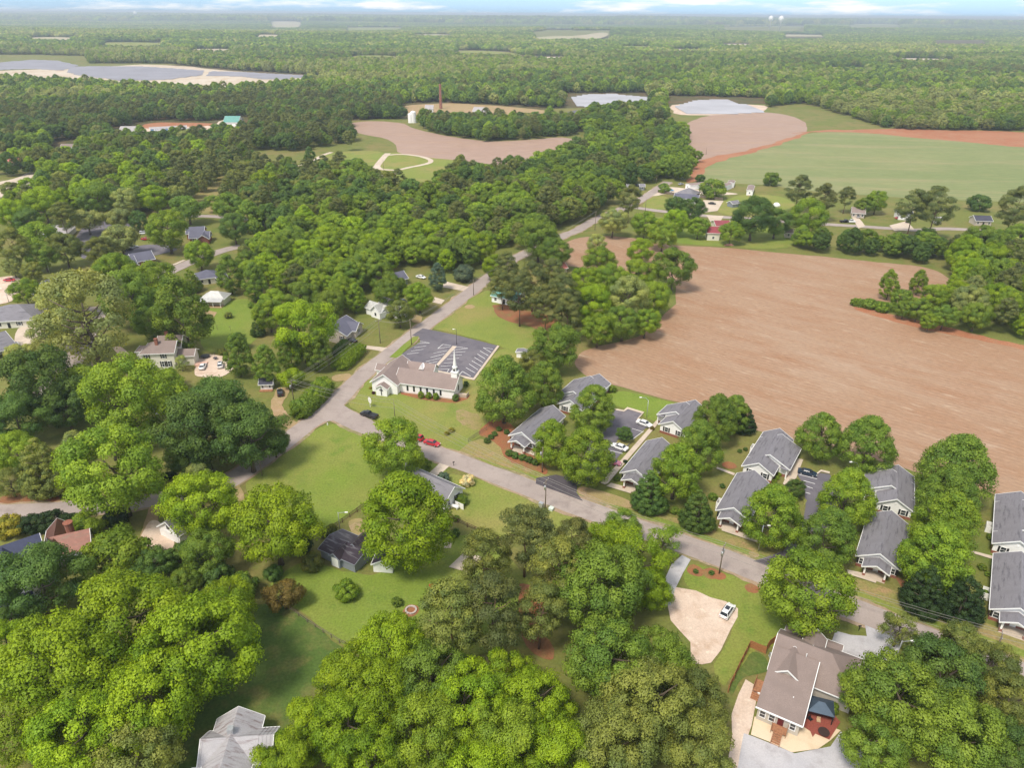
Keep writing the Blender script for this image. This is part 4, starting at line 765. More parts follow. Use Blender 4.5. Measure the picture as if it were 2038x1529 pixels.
for hpx in [(100, 462, 15), (395, 470, 15), (270, 526, 16), (408, 545, 12), (100, 570, 16), (425, 595, 14), (805, 545, 12), (755, 610, 14), (770, 420, 9), (880, 468, 8), (955, 478, 7), (20, 330, 16), (1120, 530, 8), (640, 470, 4), (820, 462, 4), (560, 505, 5), (540, 495, 5)]:
    c = at(hpx[0], hpx[1]); OPEN.append(np.array([(c.x + hpx[2] * math.cos(a), c.y - 9 + hpx[2] * math.sin(a)) for a in np.linspace(0, 2 * PI, 13)[:-1]]))
ROADPTS = np.array([(p.x, p.y) for R in (R1, R2_, [(1262, 413), (1330, 422), (1500, 436), (1700, 450), (1830, 458), (2100, 470)], [(330, 428), (431, 431), (570, 437), (640, 442)]) for p in spline([at(*q) for q in R], 10)])
def inside(P, poly):
    x, y = P[:, 0], P[:, 1]; r = np.zeros(len(P), bool); n = len(poly)
    for i in range(n):
        x0, y0 = poly[i]; x1, y1 = poly[(i + 1) % n]
        if y0 == y1: continue
        r ^= ((y0 > y) != (y1 > y)) & (x < (x1 - x0) * (y - y0) / (y1 - y0) + x0)
    return r
def grid_pts(x0, x1, y0, y1, s, seed):
    g = np.random.default_rng(seed); xs = np.arange(x0, x1, s); ys = np.arange(y0, y1, s * .87); X, Y = np.meshgrid(xs, ys); X[1::2] += s / 2
    return np.stack([X.ravel() + g.uniform(-.33, .33, X.size) * s, Y.ravel() + g.uniform(-.33, .33, X.size) * s], -1)
def vnoise(x, y, s, k=0): return np.sin(x / s + 1.7 * np.sin(y / s * .7 + k) + k) * np.cos(y / s * 1.1 + 1.3 * np.sin(x / s * .6 + 2 * k)) * .6 + .4 * np.sin((x * .8 - y * .9) / s * 2.3 + k)
trees = []
for x, y, r, k, c, lab in T:
    X, Y, R = solve(x, y, r, k); trees.append((X, Y, R, k, c, lab, r + 1000 if not lab.startswith('@') else r + 500))
handxy = np.array([(t[0], t[1], t[2]) for t in trees])
def clear(P, gap):
    ok = np.ones(len(P), bool)
    for o in OPEN: ok &= ~inside(P, o)
    for i in range(0, len(P), 4000):
        d = np.hypot(P[i:i + 4000, None, 0] - ROADPTS[None, :, 0], P[i:i + 4000, None, 1] - ROADPTS[None, :, 1]).min(1); ok[i:i + 4000] &= d > gap
        d = (np.hypot(P[i:i + 4000, None, 0] - handxy[None, :, 0], P[i:i + 4000, None, 1] - handxy[None, :, 1]) - handxy[None, :, 2] * .95).min(1); ok[i:i + 4000] &= d > 2.5
    return ok
wood_world = []
for wi, (nm, pts, sp, pshare, tones) in enumerate(WOODS):
    poly = np.array([at(*p)[:2] for p in pts]); wood_world.append(poly)
    P = grid_pts(poly[:, 0].min(), poly[:, 0].max(), poly[:, 1].min(), poly[:, 1].max(), sp, wi + 3); P = P[inside(P, poly)]; P = P[clear(P, 5.5)]
    g = np.random.default_rng(wi + 50)
    for x, y in P:
        if abs(x) > .74 * y + 12: continue
        pn = (.6 * vnoise(x, y, 26, wi) + g.normal() * .45) > .9 - 1.5 * pshare if pshare else False
        kind = 'pine' if pn else ['clump', 'round', 'clump', 'oval', 'round'][g.integers(5)]
        R = g.uniform(3.6, 5.8) if kind == 'pine' else g.uniform(3.9, 7.6)
        if nm == 'the hedgerow above the brown field': R = min(R, 5.6)
        if nm == 'the back of the scrub finger': R *= .65
        tone = 'pine' if kind == 'pine' else tones[int((vnoise(x, y, 19, wi + 5) * .5 + .5 + g.uniform(-.25, .25)) * len(tones)) % len(tones)]
        trees.append((x, y, R, kind, tone, '@' + nm, R * FPX / depth(Vector((x, y, 10)))))
trees.sort(key=lambda t: -t[6])
near, rest = trees[:292], trees[292:]
# visible, individual trees
cnt = {}; grp = {}
for t in near:
    if t[5].startswith('@'): grp.setdefault(t[5][1:], []).append(t)
i = 0
def nth(n): return '%d%s' % (n, 'th' if 10 <= n % 100 <= 20 else {1: 'st', 2: 'nd', 3: 'rd'}.get(n % 10, 'th'))
TW = dict(lime='yellow-green', spring='bright green', green='green', deep='dark green', olive='olive', pale='grey-green', pine='dark', dark='very dark')
for t in near:
    if not t[5].startswith('@'): make_tree(t[0], t[1], t[2], t[3], t[4], t[5], seed=i); i += 1
for nm, L in grp.items():
    L.sort(key=lambda t: topx(Vector((t[0], t[1], 8)))[0])
    for k, t in enumerate(L):
        make_tree(t[0], t[1], t[2], t[3], t[4], '%s %s in %s, %s from left' % (TW[t[4]], 'pine' if t[3] == 'pine' else 'broadleaf', nm, nth(k + 1)), 'trees of ' + nm, seed=i); i += 1
# ------------------------------------------------------------------ the forest beyond: one object
def clump_mesh(seed, n=9, spread=2.3):
    g = np.random.default_rng(seed); V = []; N = []; src = [crown_mesh('tmp', k, seed + j, LEAFI, .026, 5.6) for j, k in enumerate(['round', 'pine', 'oval'])]
    out_v = []; out_n = []; lob = []
    for j in range(n):
        me = src[g.integers(3)] if seed % 2 else src[[0, 2, 0][g.integers(3)]]; m_ = len(me.vertices); co = np.empty(m_ * 3, 'f4'); me.vertices.foreach_get('co', co); co = co.reshape(-1, 3).copy()
        s = g.uniform(.8, 1.15); co[:, 2] *= .9; co *= s; a = j * 2.4; r = spread * math.sqrt(j / n); co[:, 0] += r * math.cos(a); co[:, 1] += r * math.sin(a)
        if me is src[1]: co[:, 2] -= .7
        nr = co - np.array([r * math.cos(a), r * math.sin(a), .7]); nr /= np.linalg.norm(nr, axis=1)[:, None]; out_v.append(co); out_n.append(nr); lob += [g.random()] * (m_ // 4)
    V = np.concatenate(out_v); Nn = np.concatenate(out_n); n4 = len(V) // 4; me = bpy.data.meshes.new('tree_clump'); me.vertices.add(4 * n4); me.loops.add(4 * n4); me.polygons.add(n4)
    me.vertices.foreach_set('co', V.astype('f4').ravel()); me.loops.foreach_set('vertex_index', np.arange(4 * n4, dtype='i4')); me.polygons.foreach_set('loop_start', np.arange(0, 4 * n4, 4, dtype='i4')); me.polygons.foreach_set('use_smooth', np.ones(n4, bool)); me.materials.append(LEAFI)
    at_ = me.attributes.new('lobe', 'FLOAT', 'FACE'); at_.data.foreach_set('value', np.array(lob, 'f4')); me.update()
    me.normals_split_custom_set(Nn.astype('f4').tolist()); return me
def inst_mesh(k, i):
    cm, tm = PROTO[k][i]; c = crown_mesh('forest_tree', k, 300 + i * 3 + len(k), LEAFI, .42, 1.6)
    return c
fcol = bpy.data.collections.new('forest_sources'); order = []
def addsrc(me, nm):
    o = bpy.data.objects.new('f%02d_' % len(order) + nm, me); fcol.objects.link(o); order.append(o); return len(order) - 1
IDX = {k: [addsrc(inst_mesh(k, i), k) for i in range(min(3, len(PROTO[k])))] for k in ('round', 'clump', 'oval', 'pine')}
LOI = {k: [addsrc(crown_mesh('far_tree', k, 500 + i, LEAFI, .09, 3.6), 'lo' + k) for i in range(3)] for k in ('round', 'oval', 'pine')}
CLI = [addsrc(clump_mesh(21), 'clumpa'), addsrc(clump_mesh(22), 'clumpb'), addsrc(clump_mesh(24), 'clumpc')]
PT = []; PI_ = []; PS = []; PR = []; PC = []
def put(x, y, z, idx, s, col, g):
    PT.append((x, y, z)); PI_.append(idx); PS.append(s); PR.append(g.uniform(0, 6.28)); f = g.uniform(.78, 1.28); PC.append((col[0] * f, col[1] * f, col[2] * f, 1))
g = np.random.default_rng(99)
for t in rest:
    k = t[3] if t[3] in IDX else 'round'; put(t[0], t[1], 0, IDX[k][g.integers(len(IDX[k]))], t[2], TONES[t[4]], g)
FARN = [dict(a='green', b='deep', c='spring', d='pine')]
def fill(y0, y1, s, Rlo, Rhi, srcs, seed, bright, lift=1.0):
    P = grid_pts(-.80 * y1 - 40, .80 * y1 + 40, y0, y1, s, seed); P = P[np.abs(P[:, 0]) < .78 * P[:, 1] + 40]
    line = np.array([at(*p)[:2] for p in [(-1200, 305), (0, 305), (300, 300), (540, 300), (600, 300), (700, 282), (820, 290), (1100, 290), (1160, 262), (1400, 230), (1600, 205), (1600, 262), (2040, 266), (3300, 312)]])
    yl = np.interp(P[:, 0], line[:, 0], line[:, 1]); P = P[P[:, 1] > yl]
    P = P[clear(P, 4)]
    for wpoly in wood_world:
        if len(P): P = P[~inside(P, wpoly)] if y0 < 1000 else P
    z = relief(P[:, 0], P[:, 1]); k_ = 1 if y0 < 2000 else 3.2 if y0 < 5000 else 8; a = vnoise(P[:, 0], P[:, 1], 170 * k_, 1); b = vnoise(P[:, 0], P[:, 1], 60 * k_, 3); cc = vnoise(P[:, 0], P[:, 1], 420 * k_, 4) + np.where((P[:, 0] < 200) & (P[:, 1] > 1250) & (P[:, 1] < 5200), .9, 0)  # far-left trees biased to paler tones: a sunlit band put into leaf colour
    gg = np.random.default_rng(seed + 1)
    for j in range(len(P)):
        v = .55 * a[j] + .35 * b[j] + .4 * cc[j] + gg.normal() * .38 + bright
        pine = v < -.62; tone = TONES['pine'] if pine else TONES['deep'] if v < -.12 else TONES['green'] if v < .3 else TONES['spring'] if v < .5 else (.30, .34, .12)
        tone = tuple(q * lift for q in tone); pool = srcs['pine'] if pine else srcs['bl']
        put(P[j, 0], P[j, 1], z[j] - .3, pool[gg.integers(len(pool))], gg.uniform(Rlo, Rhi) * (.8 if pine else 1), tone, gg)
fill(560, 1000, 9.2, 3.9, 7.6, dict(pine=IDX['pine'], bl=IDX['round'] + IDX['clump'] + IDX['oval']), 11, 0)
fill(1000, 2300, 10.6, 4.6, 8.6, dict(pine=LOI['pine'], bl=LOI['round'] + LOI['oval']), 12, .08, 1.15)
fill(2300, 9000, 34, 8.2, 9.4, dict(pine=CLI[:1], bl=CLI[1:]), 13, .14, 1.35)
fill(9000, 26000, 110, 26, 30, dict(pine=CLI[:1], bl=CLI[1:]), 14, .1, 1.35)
me = bpy.data.meshes.new('forest'); me.from_pydata(PT, [], [])
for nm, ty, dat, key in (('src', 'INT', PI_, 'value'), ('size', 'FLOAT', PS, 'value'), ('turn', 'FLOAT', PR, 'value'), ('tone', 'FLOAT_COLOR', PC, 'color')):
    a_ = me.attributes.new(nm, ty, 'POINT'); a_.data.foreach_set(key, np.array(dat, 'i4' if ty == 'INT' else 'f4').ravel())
fo = bpy.data.objects.new('forest', me); COL.objects.link(fo); tag(fo, 'unbroken mixed forest of pines and broadleaf trees reaching to the horizon', 'forest', kind='stuff')
gnt = bpy.data.node_groups.new('forest_nodes', 'GeometryNodeTree')
gnt.interface.new_socket('Geometry', in_out='INPUT', socket_type='NodeSocketGeometry'); gnt.interface.new_socket('Geometry', in_out='OUTPUT', socket_type='NodeSocketGeometry')
gi = nn(gnt, 'NodeGroupInput'); go = nn(gnt, 'NodeGroupOutput'); ci = nn(gnt, 'GeometryNodeCollectionInfo'); ci.inputs['Collection'].default_value = fcol
ci.inputs['Separate Children'].default_value = True; ci.inputs['Reset Children'].default_value = True
ip = nn(gnt, 'GeometryNodeInstanceOnPoints'); ip.inputs['Pick Instance'].default_value = True
def na(name, ty):
    n = nn(gnt, 'GeometryNodeInputNamedAttribute'); n.data_type = ty; n.inputs['Name'].default_value = name; return n.outputs['Attribute']
cx = nn(gnt, 'ShaderNodeCombineXYZ'); gnt.links.new(na('turn', 'FLOAT'), cx.inputs[2])
cs = nn(gnt, 'ShaderNodeCombineXYZ'); sz = na('size', 'FLOAT'); [gnt.links.new(sz, cs.inputs[q]) for q in range(3)]
gnt.links.new(gi.outputs[0], ip.inputs['Points']); gnt.links.new(ci.outputs[0], ip.inputs['Instance']); gnt.links.new(na('src', 'INT'), ip.inputs['Instance Index'])
gnt.links.new(cx.outputs[0], ip.inputs['Rotation']); gnt.links.new(cs.outputs[0], ip.inputs['Scale']); gnt.links.new(ip.outputs[0], go.inputs[0])
md = fo.modifiers.new('forest', 'NODES'); md.node_group = gnt
print('trees', len(trees), 'near', len(near), 'cut px', near[-1][6], 'forest pts', len(PT))
# ------------------------------------------------------------------ buildings
RF = dict(grey=roof_mat('grey_shingle', (.215, .205, .225), stain=(.12, .115, .13)), slate=roof_mat('slate_shingle', (.125, .125, .165)), brown=roof_mat('brown_shingle', (.27, .21, .19)), navy=roof_mat('navy_metal', (.035, .042, .085), 'metal'),
    black=roof_mat('black_metal', (.045, .032, .042), 'metal', stain=(.16, .15, .16)), silver=roof_mat('silver_metal', (.40, .385, .40), 'shingle', stain=(.22, .18, .18)), rust=roof_mat('rusty_metal', (.17, .07, .05), 'metal', stain=(.13, .085, .06)), white=roof_mat('white_metal', (.58, .57, .54), 'metal'),
    red=roof_mat('red_metal', (.34, .07, .08), 'metal'), teal=roof_mat('teal_metal', (.18, .42, .36), 'metal'), taupe=roof_mat('taupe_shingle', (.25, .195, .175)), dark=roof_mat('dark_shingle', (.07, .07, .095)), pale=roof_mat('pale_shingle', (.40, .37, .37)), pink=roof_mat('pink_metal', (.6, .2, .16), 'metal'))
BLUEW = siding_mat('blue_grey_siding', (.22, .24, .28)); CREAM = siding_mat('cream_siding', (.70, .66, .56)); ORANGE = brick_mat('orange_brick', (.50, .24, .12)); STONE = plain('rubble_stone', (.42, .33, .28), .9, .3, 3)
DARKRED = siding_mat('dark_red_siding', (.20, .04, .035))
class House:
    def __init__(s, name, label, cat, A, B, z, wall, roof, group=None, base=None):
        a, b = at(*A, z), at(*B, z); s.L = (b - a).length; s.z = z; s.e = empty(name, (a.x, a.y, 0), math.atan2(b.y - a.y, b.x - a.x)); tag(s.e, label, cat, group)
        s.wall, s.roof, s.trim, s.base = MB(), MB(), MB(), MB(); s.wm, s.rm, s.bm, s.tm = wall, roof, base, TRIM
        HOUSES.append((label[:30], round(s.L, 1)))
    def wing(s, x0, x1, y0, y1, eave, rise, ax='x', ends='gg', over=.45, z0=0.0, walls=True, trim=True):
        if ax == 'y': x0, x1, y0, y1 = y0, y1, x0, x1
        f = (lambda u, v, z: (u, v, z)) if ax == 'x' else (lambda u, v, z: (v, u, z))
        ym = (y0 + y1) / 2; hw = (y1 - y0) / 2; k = rise / hw
        if walls:
            V = [f(x, y, z) for x in (x0, x1) for y, z in ((y0, z0), (y1, z0), (y1, eave - .02), (ym, eave - .02 + (rise if ends[0 if x == x0 else 1] == 'g' else 0)), (y0, eave - .02))]
            s.wall.add(V, [(0, 1, 2, 3, 4), (9, 8, 7, 6, 5), (0, 4, 9, 5), (1, 6, 7, 2), (2, 7, 8, 3), (4, 3, 8, 9)])
            if s.bm: s.base.box(*( (x0 - .04, x1 + .04, y0 - .04, y1 + .04) if ax == 'x' else (y0 - .04, y1 + .04, x0 - .04, x1 + .04)), 0, .75)
        o = over; ze = eave - k * o; zr = eave + rise
        ra = x0 - o if ends[0] == 'g' else x0 + hw * .95; rb = x1 + o if ends[1] == 'g' else x1 - hw * .95
        if rb - ra < .2: ra = rb = (x0 + x1) / 2; ra -= .1; rb += .1
        t = .14
        for sg, ye in ((-1, y0 - o), (1, y1 + o)):
            s.roof.slab([f(x0 - o, ye, ze + t), f(x1 + o, ye, ze + t), f(rb, ym, zr + t), f(ra, ym, zr + t)], t)
        if ends[0] == 'h': s.roof.slab([f(x0 - o, y0 - o, ze + t), f(ra, ym, zr + t), f(x0 - o, y1 + o, ze + t)], t)
        if ends[1] == 'h': s.roof.slab([f(x1 + o, y0 - o, ze + t), f(rb, ym, zr + t), f(x1 + o, y1 + o, ze + t)], t)
        if trim:
            for i, xe in ((0, x0 - o), (1, x1 + o)):
                if ends[i] == 'g':
                    d = -.09 if i == 0 else .09
                    for ye in (y0 - o - .03, y1 + o + .03):
                        s.trim.slab([f(xe, ye, ze + t + .02), f(xe + d, ye, ze + t + .02), f(xe + d, ym, zr + t + .035), f(xe, ym, zr + t + .035)], .30)
            for ye, d in ((y0 - o, -.10), (y1 + o, .10)):
                s.trim.slab([f(x0 - o, ye, ze + t - .01), f(x1 + o, ye, ze + t - .01), f(x1 + o, ye + d, ze + t - .01), f(x0 - o, ye + d, ze + t - .01)], .20)
            for i, xe in ((0, x0 - o), (1, x1 + o)):
                if ends[i] == 'h':
                    d = -.10 if i == 0 else .10
                    s.trim.slab([f(xe, y0 - o, ze + t - .01), f(xe, y1 + o, ze + t - .01), f(xe + d, y1 + o, ze + t - .01), f(xe + d, y0 - o, ze + t - .01)], .20)
        return s
    def pmap(s, face, c, off):
        # u along the wall, returns a function (u, out, z) -> xyz
        return {'x-': lambda u, q, z: (c - q, off - u, z), 'x+': lambda u, q, z: (c + q, off + u, z), 'y-': lambda u, q, z: (off + u, c - q, z), 'y+': lambda u, q, z: (off - u, c + q, z)}[face]
    def boxf(s, mb, F, u0, u1, q0, q1, z0, z1, m=0):
        V = [F(u, q, z) for z in (z0, z1) for q in (q0, q1) for u in (u0, u1)]; mb.add(V, [(0, 2, 3, 1), (4, 5, 7, 6), (0, 1, 5, 4), (2, 6, 7, 3), (0, 4, 6, 2), (1, 3, 7, 5)], m)
    def win(s, face, c, pos, z, w=1.0, h=1.4, shut=False, dark=False):
        F = s.pmap(face, c, pos); m = MB(); b = .1
        s.boxf(m, F, -w / 2 - b, -w / 2, .0, .07, z, z + h); s.boxf(m, F, w / 2, w / 2 + b, .0, .07, z, z + h); s.boxf(m, F, -w / 2 - b, w / 2 + b, .0, .07, z + h, z + h + b); s.boxf(m, F, -w / 2 - b, w / 2 + b, .0, .09, z - b, z); s.boxf(m, F, -w / 2, w / 2, .0, .05, z + h * .48, z + h * .53)
        o = m.build('window', BLACK if dark else TRIM, s.e); g_ = MB(); s.boxf(g_, F, -w / 2, w / 2, .005, .03, z, z + h); g_.build('pane', GLASS, o)
        if shut:
            for sg in (-1, 1):
                q = MB(); u = sg * (w / 2 + b + .24); s.boxf(q, F, u - .2, u + .2, .0, .06, z - .05, z + h + .05); q.build('shutter', BLACK, s.e)
    def door(s, face, c, pos, w=1.0, h=2.1, z=.15, mat=None):
        F = s.pmap(face, c, pos); m = MB(); s.boxf(m, F, -w / 2, w / 2, 0, .06, z, z + h); o = m.build('door', mat or WHITE, s.e); k = MB(); s.boxf(k, F, w * .32, w * .4, .06, .12, z + h * .45, z + h * .5); k.build('handle', BLACK, o)
    def part(s, name, mat, fn):
        m = MB(); fn(m); return m.build(name, mat, s.e)
    def done(s):
        s.wall.build('wall', s.wm, s.e)
        if s.roof.f: s.roof.build('roof', s.rm, s.e)
        if s.trim.f: s.trim.build('trim', s.tm, s.e)
        if s.base.f: s.base.build('foundation', s.bm, s.e)
        return s.e
HOUSES = []
def cottage(n, A, B, W, kind, extra=None, L=None):
    lab = 'grey roofed white cottage, %s' % n; h = House('cottage', lab, 'cottage', A, B, 2.9, SID_W, RF['grey'], 'grey roofed cottages along the street', BRICK); L = L or h.L
    h.wing(0.4, L - .4, -W + .4, -.4, 2.9, W * .26)
    if kind == 'front':
        pc = -W * .5; pw = 2.2
        h.wing(-2.3, .9, pc - pw, pc + pw, 2.75, 1.05, walls=False)
        def tri(m): m.add([(-2.28, pc - pw, 2.7), (-2.28, pc + pw, 2.7), (-2.28, pc, 3.72), (-2.18, pc - pw, 2.7), (-2.18, pc + pw, 2.7), (-2.18, pc, 3.72)], [(0, 2, 1), (3, 4, 5), (0, 1, 4, 3), (0, 3, 5, 2), (1, 2, 5, 4)])
        h.part('porch_gable', WHITE, tri)
        for y in (pc - pw + .25, pc + pw - .25):
            c = h.part('column', WHITE, lambda m: m.box(-2.2, -1.85, y - .17, y + .17, .7, 2.72)); q = MB(); q.box(-2.3, -1.75, y - .28, y + .28, 0, .7); q.build('pier', BRICK, c)
        h.part('porch_floor', CONC, lambda m: m.box(-2.5, .36, pc - pw, pc + pw, 0, .16)); h.door('x-', .4, pc)
        h.win('x-', .4, -1.35, .95, .9, 1.3, True)
        if W > 7.2: h.win('x-', .4, -W + 1.3, .95, .9, 1.3, True)
    else:
        h.win('x-', .4, -2.3, .95, .95, 1.35, True); h.win('x-', .4, -W + 2.1, .95, .95, 1.35, True)
        h.part('gable_vent', TRIM, lambda m: m.lathe([(3.25, .22), (3.30, .22)], 10, (.4, -W / 2)) if False else m.box(.33, .4, -W / 2 - .25, -W / 2 + .25, 3.35, 3.85))
        sd = -1 if kind == 'right' else 1
        if sd < 0: h.wing(5.2, L - 4, -W - 2.4, -.42, 2.9, (W + 2) * .25); yy = -W - 2.4
        else: h.wing(5.2, L - 4, -W + .42, 2.4, 2.9, (W + 2) * .25); yy = 2.4
        h.part('column', WHITE, lambda m: m.box(4.2, 4.5, yy - .2 * sd - .15, yy - .2 * sd + .15, 0, 2.75)); h.part('porch_roof', RF['grey'], lambda m: m.slab([(3.9, yy, 2.85), (5.2, yy, 2.9), (5.2, -.5 - W if sd < 0 else .4, 3.25), (3.9, -.5 - W if sd < 0 else .4, 3.2)], .14))
    for x, y, z in ((L * .35, -W * .3, 3.9), (L * .6, -W * .68, 4.0), (L * .75, -W * .72, 3.9)): h.part('roof_vent', BLACK, lambda m: m.lathe([(z - .3, .10), (z + .12, .10)], 8, (x, y)))
    for x in (L * .3, L * .7): h.win('y+', -.4, x, 1.0, .9, 1.2)
    if extra:
        def lat(m):
            m.box(extra, extra + 2.2, 1.05, 1.12, 0, 1.7); m.box(extra, extra + .08, -.35, 1.05, 0, 1.7); m.box(extra + 2.12, extra + 2.2, -.35, 1.05, 0, 1.7)
        h.part('lattice_screen', WHITE, lat)
    return h.done()
cottage('nearest the church, partly behind the big tree', (1012, 866), (1075, 813), 8.3, 'front', 13.5)
cottage('at the field corner behind the nearest one', (1109, 803), (1168, 751), 8.2, 'rear', 13)
cottage('at the field edge right of the curved lamp', (1311, 843.5), (1356, 801.6), 8.2, 'left', None)
cottage('beside the first parking lot walk, half hidden by a tree', (1234, 940), (1287, 877), 8.2, 'front', None)
cottage('beside the parked navy car', (1476.4, 926.7), (1520, 858.7), 8.0, 'right', 12)
cottage('in front of the one beside the navy car', (1424.7, 1014.6), (1467, 941.4), 7.8, 'front', 4.5)
cottage('third from right, at the field edge', (1743, 1000), (1747.4, 940), 8.2, 'left', None, 16)
cottage('below the third from right, with tall porch', (1703.4, 1105.4), (1729, 1021), 8.6, 'front', None)
cottage('at the right edge, upper', (1975.5, 1080.5), (1982, 983.7), 9.0, 'right', 8)
cottage('at the right edge, lower', (1970.3, 1211.3), (1978, 1101), 8.8, 'front', 6)
# the church
h = House('church', 'white church with brown shingle roof and slender steeple', 'church', (798.3, 762), (904.6, 776.6), 3.6, SID_W, RF['brown'])
h.wing(-2, 17, .4, 8.6, 3.6, 2.7); h.wing(-9.2, -.8, -1.4, 12.6, 3.6, 2.95, ax='y'); h.wing(-6.9, -3.3, -3.6, -1.0, 2.75, 1.1, ax='y', over=.3); h.wing(-12.4, -8, 8.6, 11.4, 2.6, 1.2, over=.35); h.wing(-2, 6.6, 8.9, 14.4, 3.3, 2.1)
for x in (1.85, 3.97, 6.2, 8.3, 10.5, 12.7): h.win('y-', .4, x, 1.0, .4, 1.6, dark=True)
h.win('x+', 17, 4.5, 1.3, .55, 1.7, dark=True)
h.part('cross', BLACK, lambda m: (m.box(-5.21, -4.99, -3.78, -3.62, .4, 3.0), m.box(-5.7, -4.5, -3.775, -3.625, 2.0, 2.22)))
st = h.part('steeple', WHITE, lambda m: (m.box(15.1, 17.0, 3.55, 5.45, 5.2, 7.5), m.box(14.95, 17.15, 3.4, 5.6, 7.5, 7.65), m.lathe([(7.65, .78), (9.0, .72), (9.05, .85), (9.2, .85)], 8, (16.05, 4.5))))
q = MB(); q.lathe([(9.2, .62), (11.5, .36), (15.0, .03)], 8, (16.05, 4.5)); q.build('spire', WHITE, st)
q = MB(); [q.box(16.05 + a * .72 - .03 - .25 * abs(b), 16.05 + a * .72 + .03 + .25 * abs(b), 4.5 + b * .72 - .03 - .25 * abs(a), 4.5 + b * .72 + .03 + .25 * abs(a), 7.9, 8.7) for a, b in ((1, 0), (-1, 0), (0, 1), (0, -1))]; q.build('louvre', BLACK, st)
h.part('dormer', WHITE, lambda m: m.add([(2.0, 9.2, 4.2), (3.6, 9.2, 4.2), (2.8, 9.2, 5.7), (2.0, 11.2, 4.9), (3.6, 11.2, 4.9), (2.8, 11.4, 5.7)], [(0, 1, 2), (0, 2, 5, 3), (1, 4, 5, 2), (3, 5, 4), (0, 3, 4, 1)]))
h.part('ramp', CONC, lambda m: (m.box(17.1, 20.4, 2.2, 4.4, 0, .55), m.box(17.1, 20.4, 2.1, 2.2, .55, 1.3), m.box(20.3, 20.4, 2.2, 4.4, .55, 1.3)))
h.part('foundation', plain('pale_base', (.60, .55, .5), .8), lambda m: m.box(-1.9, 17.04, .36, 8.64, 0, .45)); h.done()
# grey shingled house, lower right
h = House('shingled_house', 'beige house with taupe shingle roof, wooden stairs and side deck', 'house', (1504.7, 1406.7), (1551, 1267), 3.4, SID_G, RF['taupe'])
L = h.L
h.wall.box(.4, 11, -7.0, -.35, 0, 3.3); h.wall.add([(.4, -7, 3.3), (11, -7, 3.3), (11, -7, 5.7), (.4, -.35, 3.3), (11, -.35, 3.3), (11, -.35, 5.7)], [(0, 1, 2), (3, 5, 4), (0, 2, 5, 3), (1, 4, 5, 2)])
h.roof.slab([(-.1, -7.4, 3.5), (-.1, 0.0, 3.5), (12.2, .0, 6.1), (12.2, -7.4, 6.1)], .16)
h.trim.slab([(-.22, -7.45, 3.47), (-.22, .05, 3.47), (-.1, .05, 3.5), (-.1, -7.45, 3.5)], .25); h.trim.slab([(-.1, -7.52, 3.5), (12.2, -7.52, 6.12), (12.2, -7.4, 6.12), (-.1, -7.4, 3.5)], .25)
h.wing(9.5, 19.3, -13.6, -.3, 3.4, 3.4, ax='y', ends='hg'); h.wing(7.6, 13, -5.0, -1.2, 4.9, 1.35, over=.3); h.wing(17, 21.2, -10.2, -.9, 3.1, .9, over=.35, ends='gh', walls=False); h.wing(15.5, 19.2, -7.4, -4.2, 5.0, 1.3, over=.3)
h.wing(12, 17.2, -16.4, -13, 3.2, 1.5, over=.3)
for y in (-1.2, -2.7): h.win('x-', .4, y, 1.2, .85, 1.35)
h.win('x-', .4, -6.0, 1.2, .8, 1.35); h.door('x-', .4, -4.1, .95, 2.1, 1.05, plain('maroon_door', (.12, .02, .02), .5))
h.win('y-', -7.0, 3, 1.2, .9, 1.3); h.win('y-', -7.0, 7, 1.2, .9, 1.3)
for y in (-1.5, -4, -8): h.part('column', WHITE, lambda m: m.box(20.8, 21.0, y - .1, y + .1, 0, 2.9))
h.part('porch_floor', CONC, lambda m: m.box(19.3, 21.2, -10, -1, 0, .3))
def stairs(m):
    m.box(-1.1, .38, -5.4, -3.0, .9, 1.03)
    for k in range(6): m.box(-1.1 - .34 * (k + 1), -1.1 - .34 * k, -4.8, -3.5, 0 if k == 5 else .84 - .16 * k, .9 - .16 * k)
    for y in (-5.4, -3.05): m.box(-1.1, .38, y, y + .06, 1.9, 1.98); [m.box(x, x + .07, y, y + .06, 0, 1.95) for x in (-1.1, -.75, -.4, -.05, .28)]
    for y in (-4.85, -3.5): m.tube([(-1.1, y, 1.95), (-3.1, y, 1.0)], .05, 4); m.box(-3.12, -3.02, y - .04, y + .04, 0, 1.0)
h.part('stairs', WOOD, stairs)
def deck(m):
    m.box(5.4, 8.2, -.3, 1.5, .75, .9)
    for x in (5.45, 6.8, 8.1): m.box(x, x + .09, 1.4, 1.5, 0, 1.9)
    m.box(5.4, 8.2, 1.42, 1.5, 1.82, 1.9); [m.box(4.1 + .32 * k, 4.42 + .32 * k, .2, 1.5, 0, .12 + .16 * k) for k in range(4)]
    [m.box(5.45 + .2 * k, 5.5 + .2 * k, 1.43, 1.48, .9, 1.85) for k in range(14)]
h.part('side_deck', WOOD, deck)
h.part('roof_vent', TRIM, lambda m: m.lathe([(4.2, .08), (4.55, .08)], 8, (4, -5))); h.part('roof_vent', TRIM, lambda m: m.lathe([(5.6, .08), (6.6, .08)], 8, (12.5, -5.2))); h.done()
TIN = plain('dark_blue_metal', (.07, .10, .14), .45, .1, metal=.4)
g_ = at(1628, 1425); ge = empty('gazebo', (g_.x, g_.y, 0), math.radians(-18)); tag(ge, 'dark metal roofed gazebo on the red brick patio', 'gazebo')
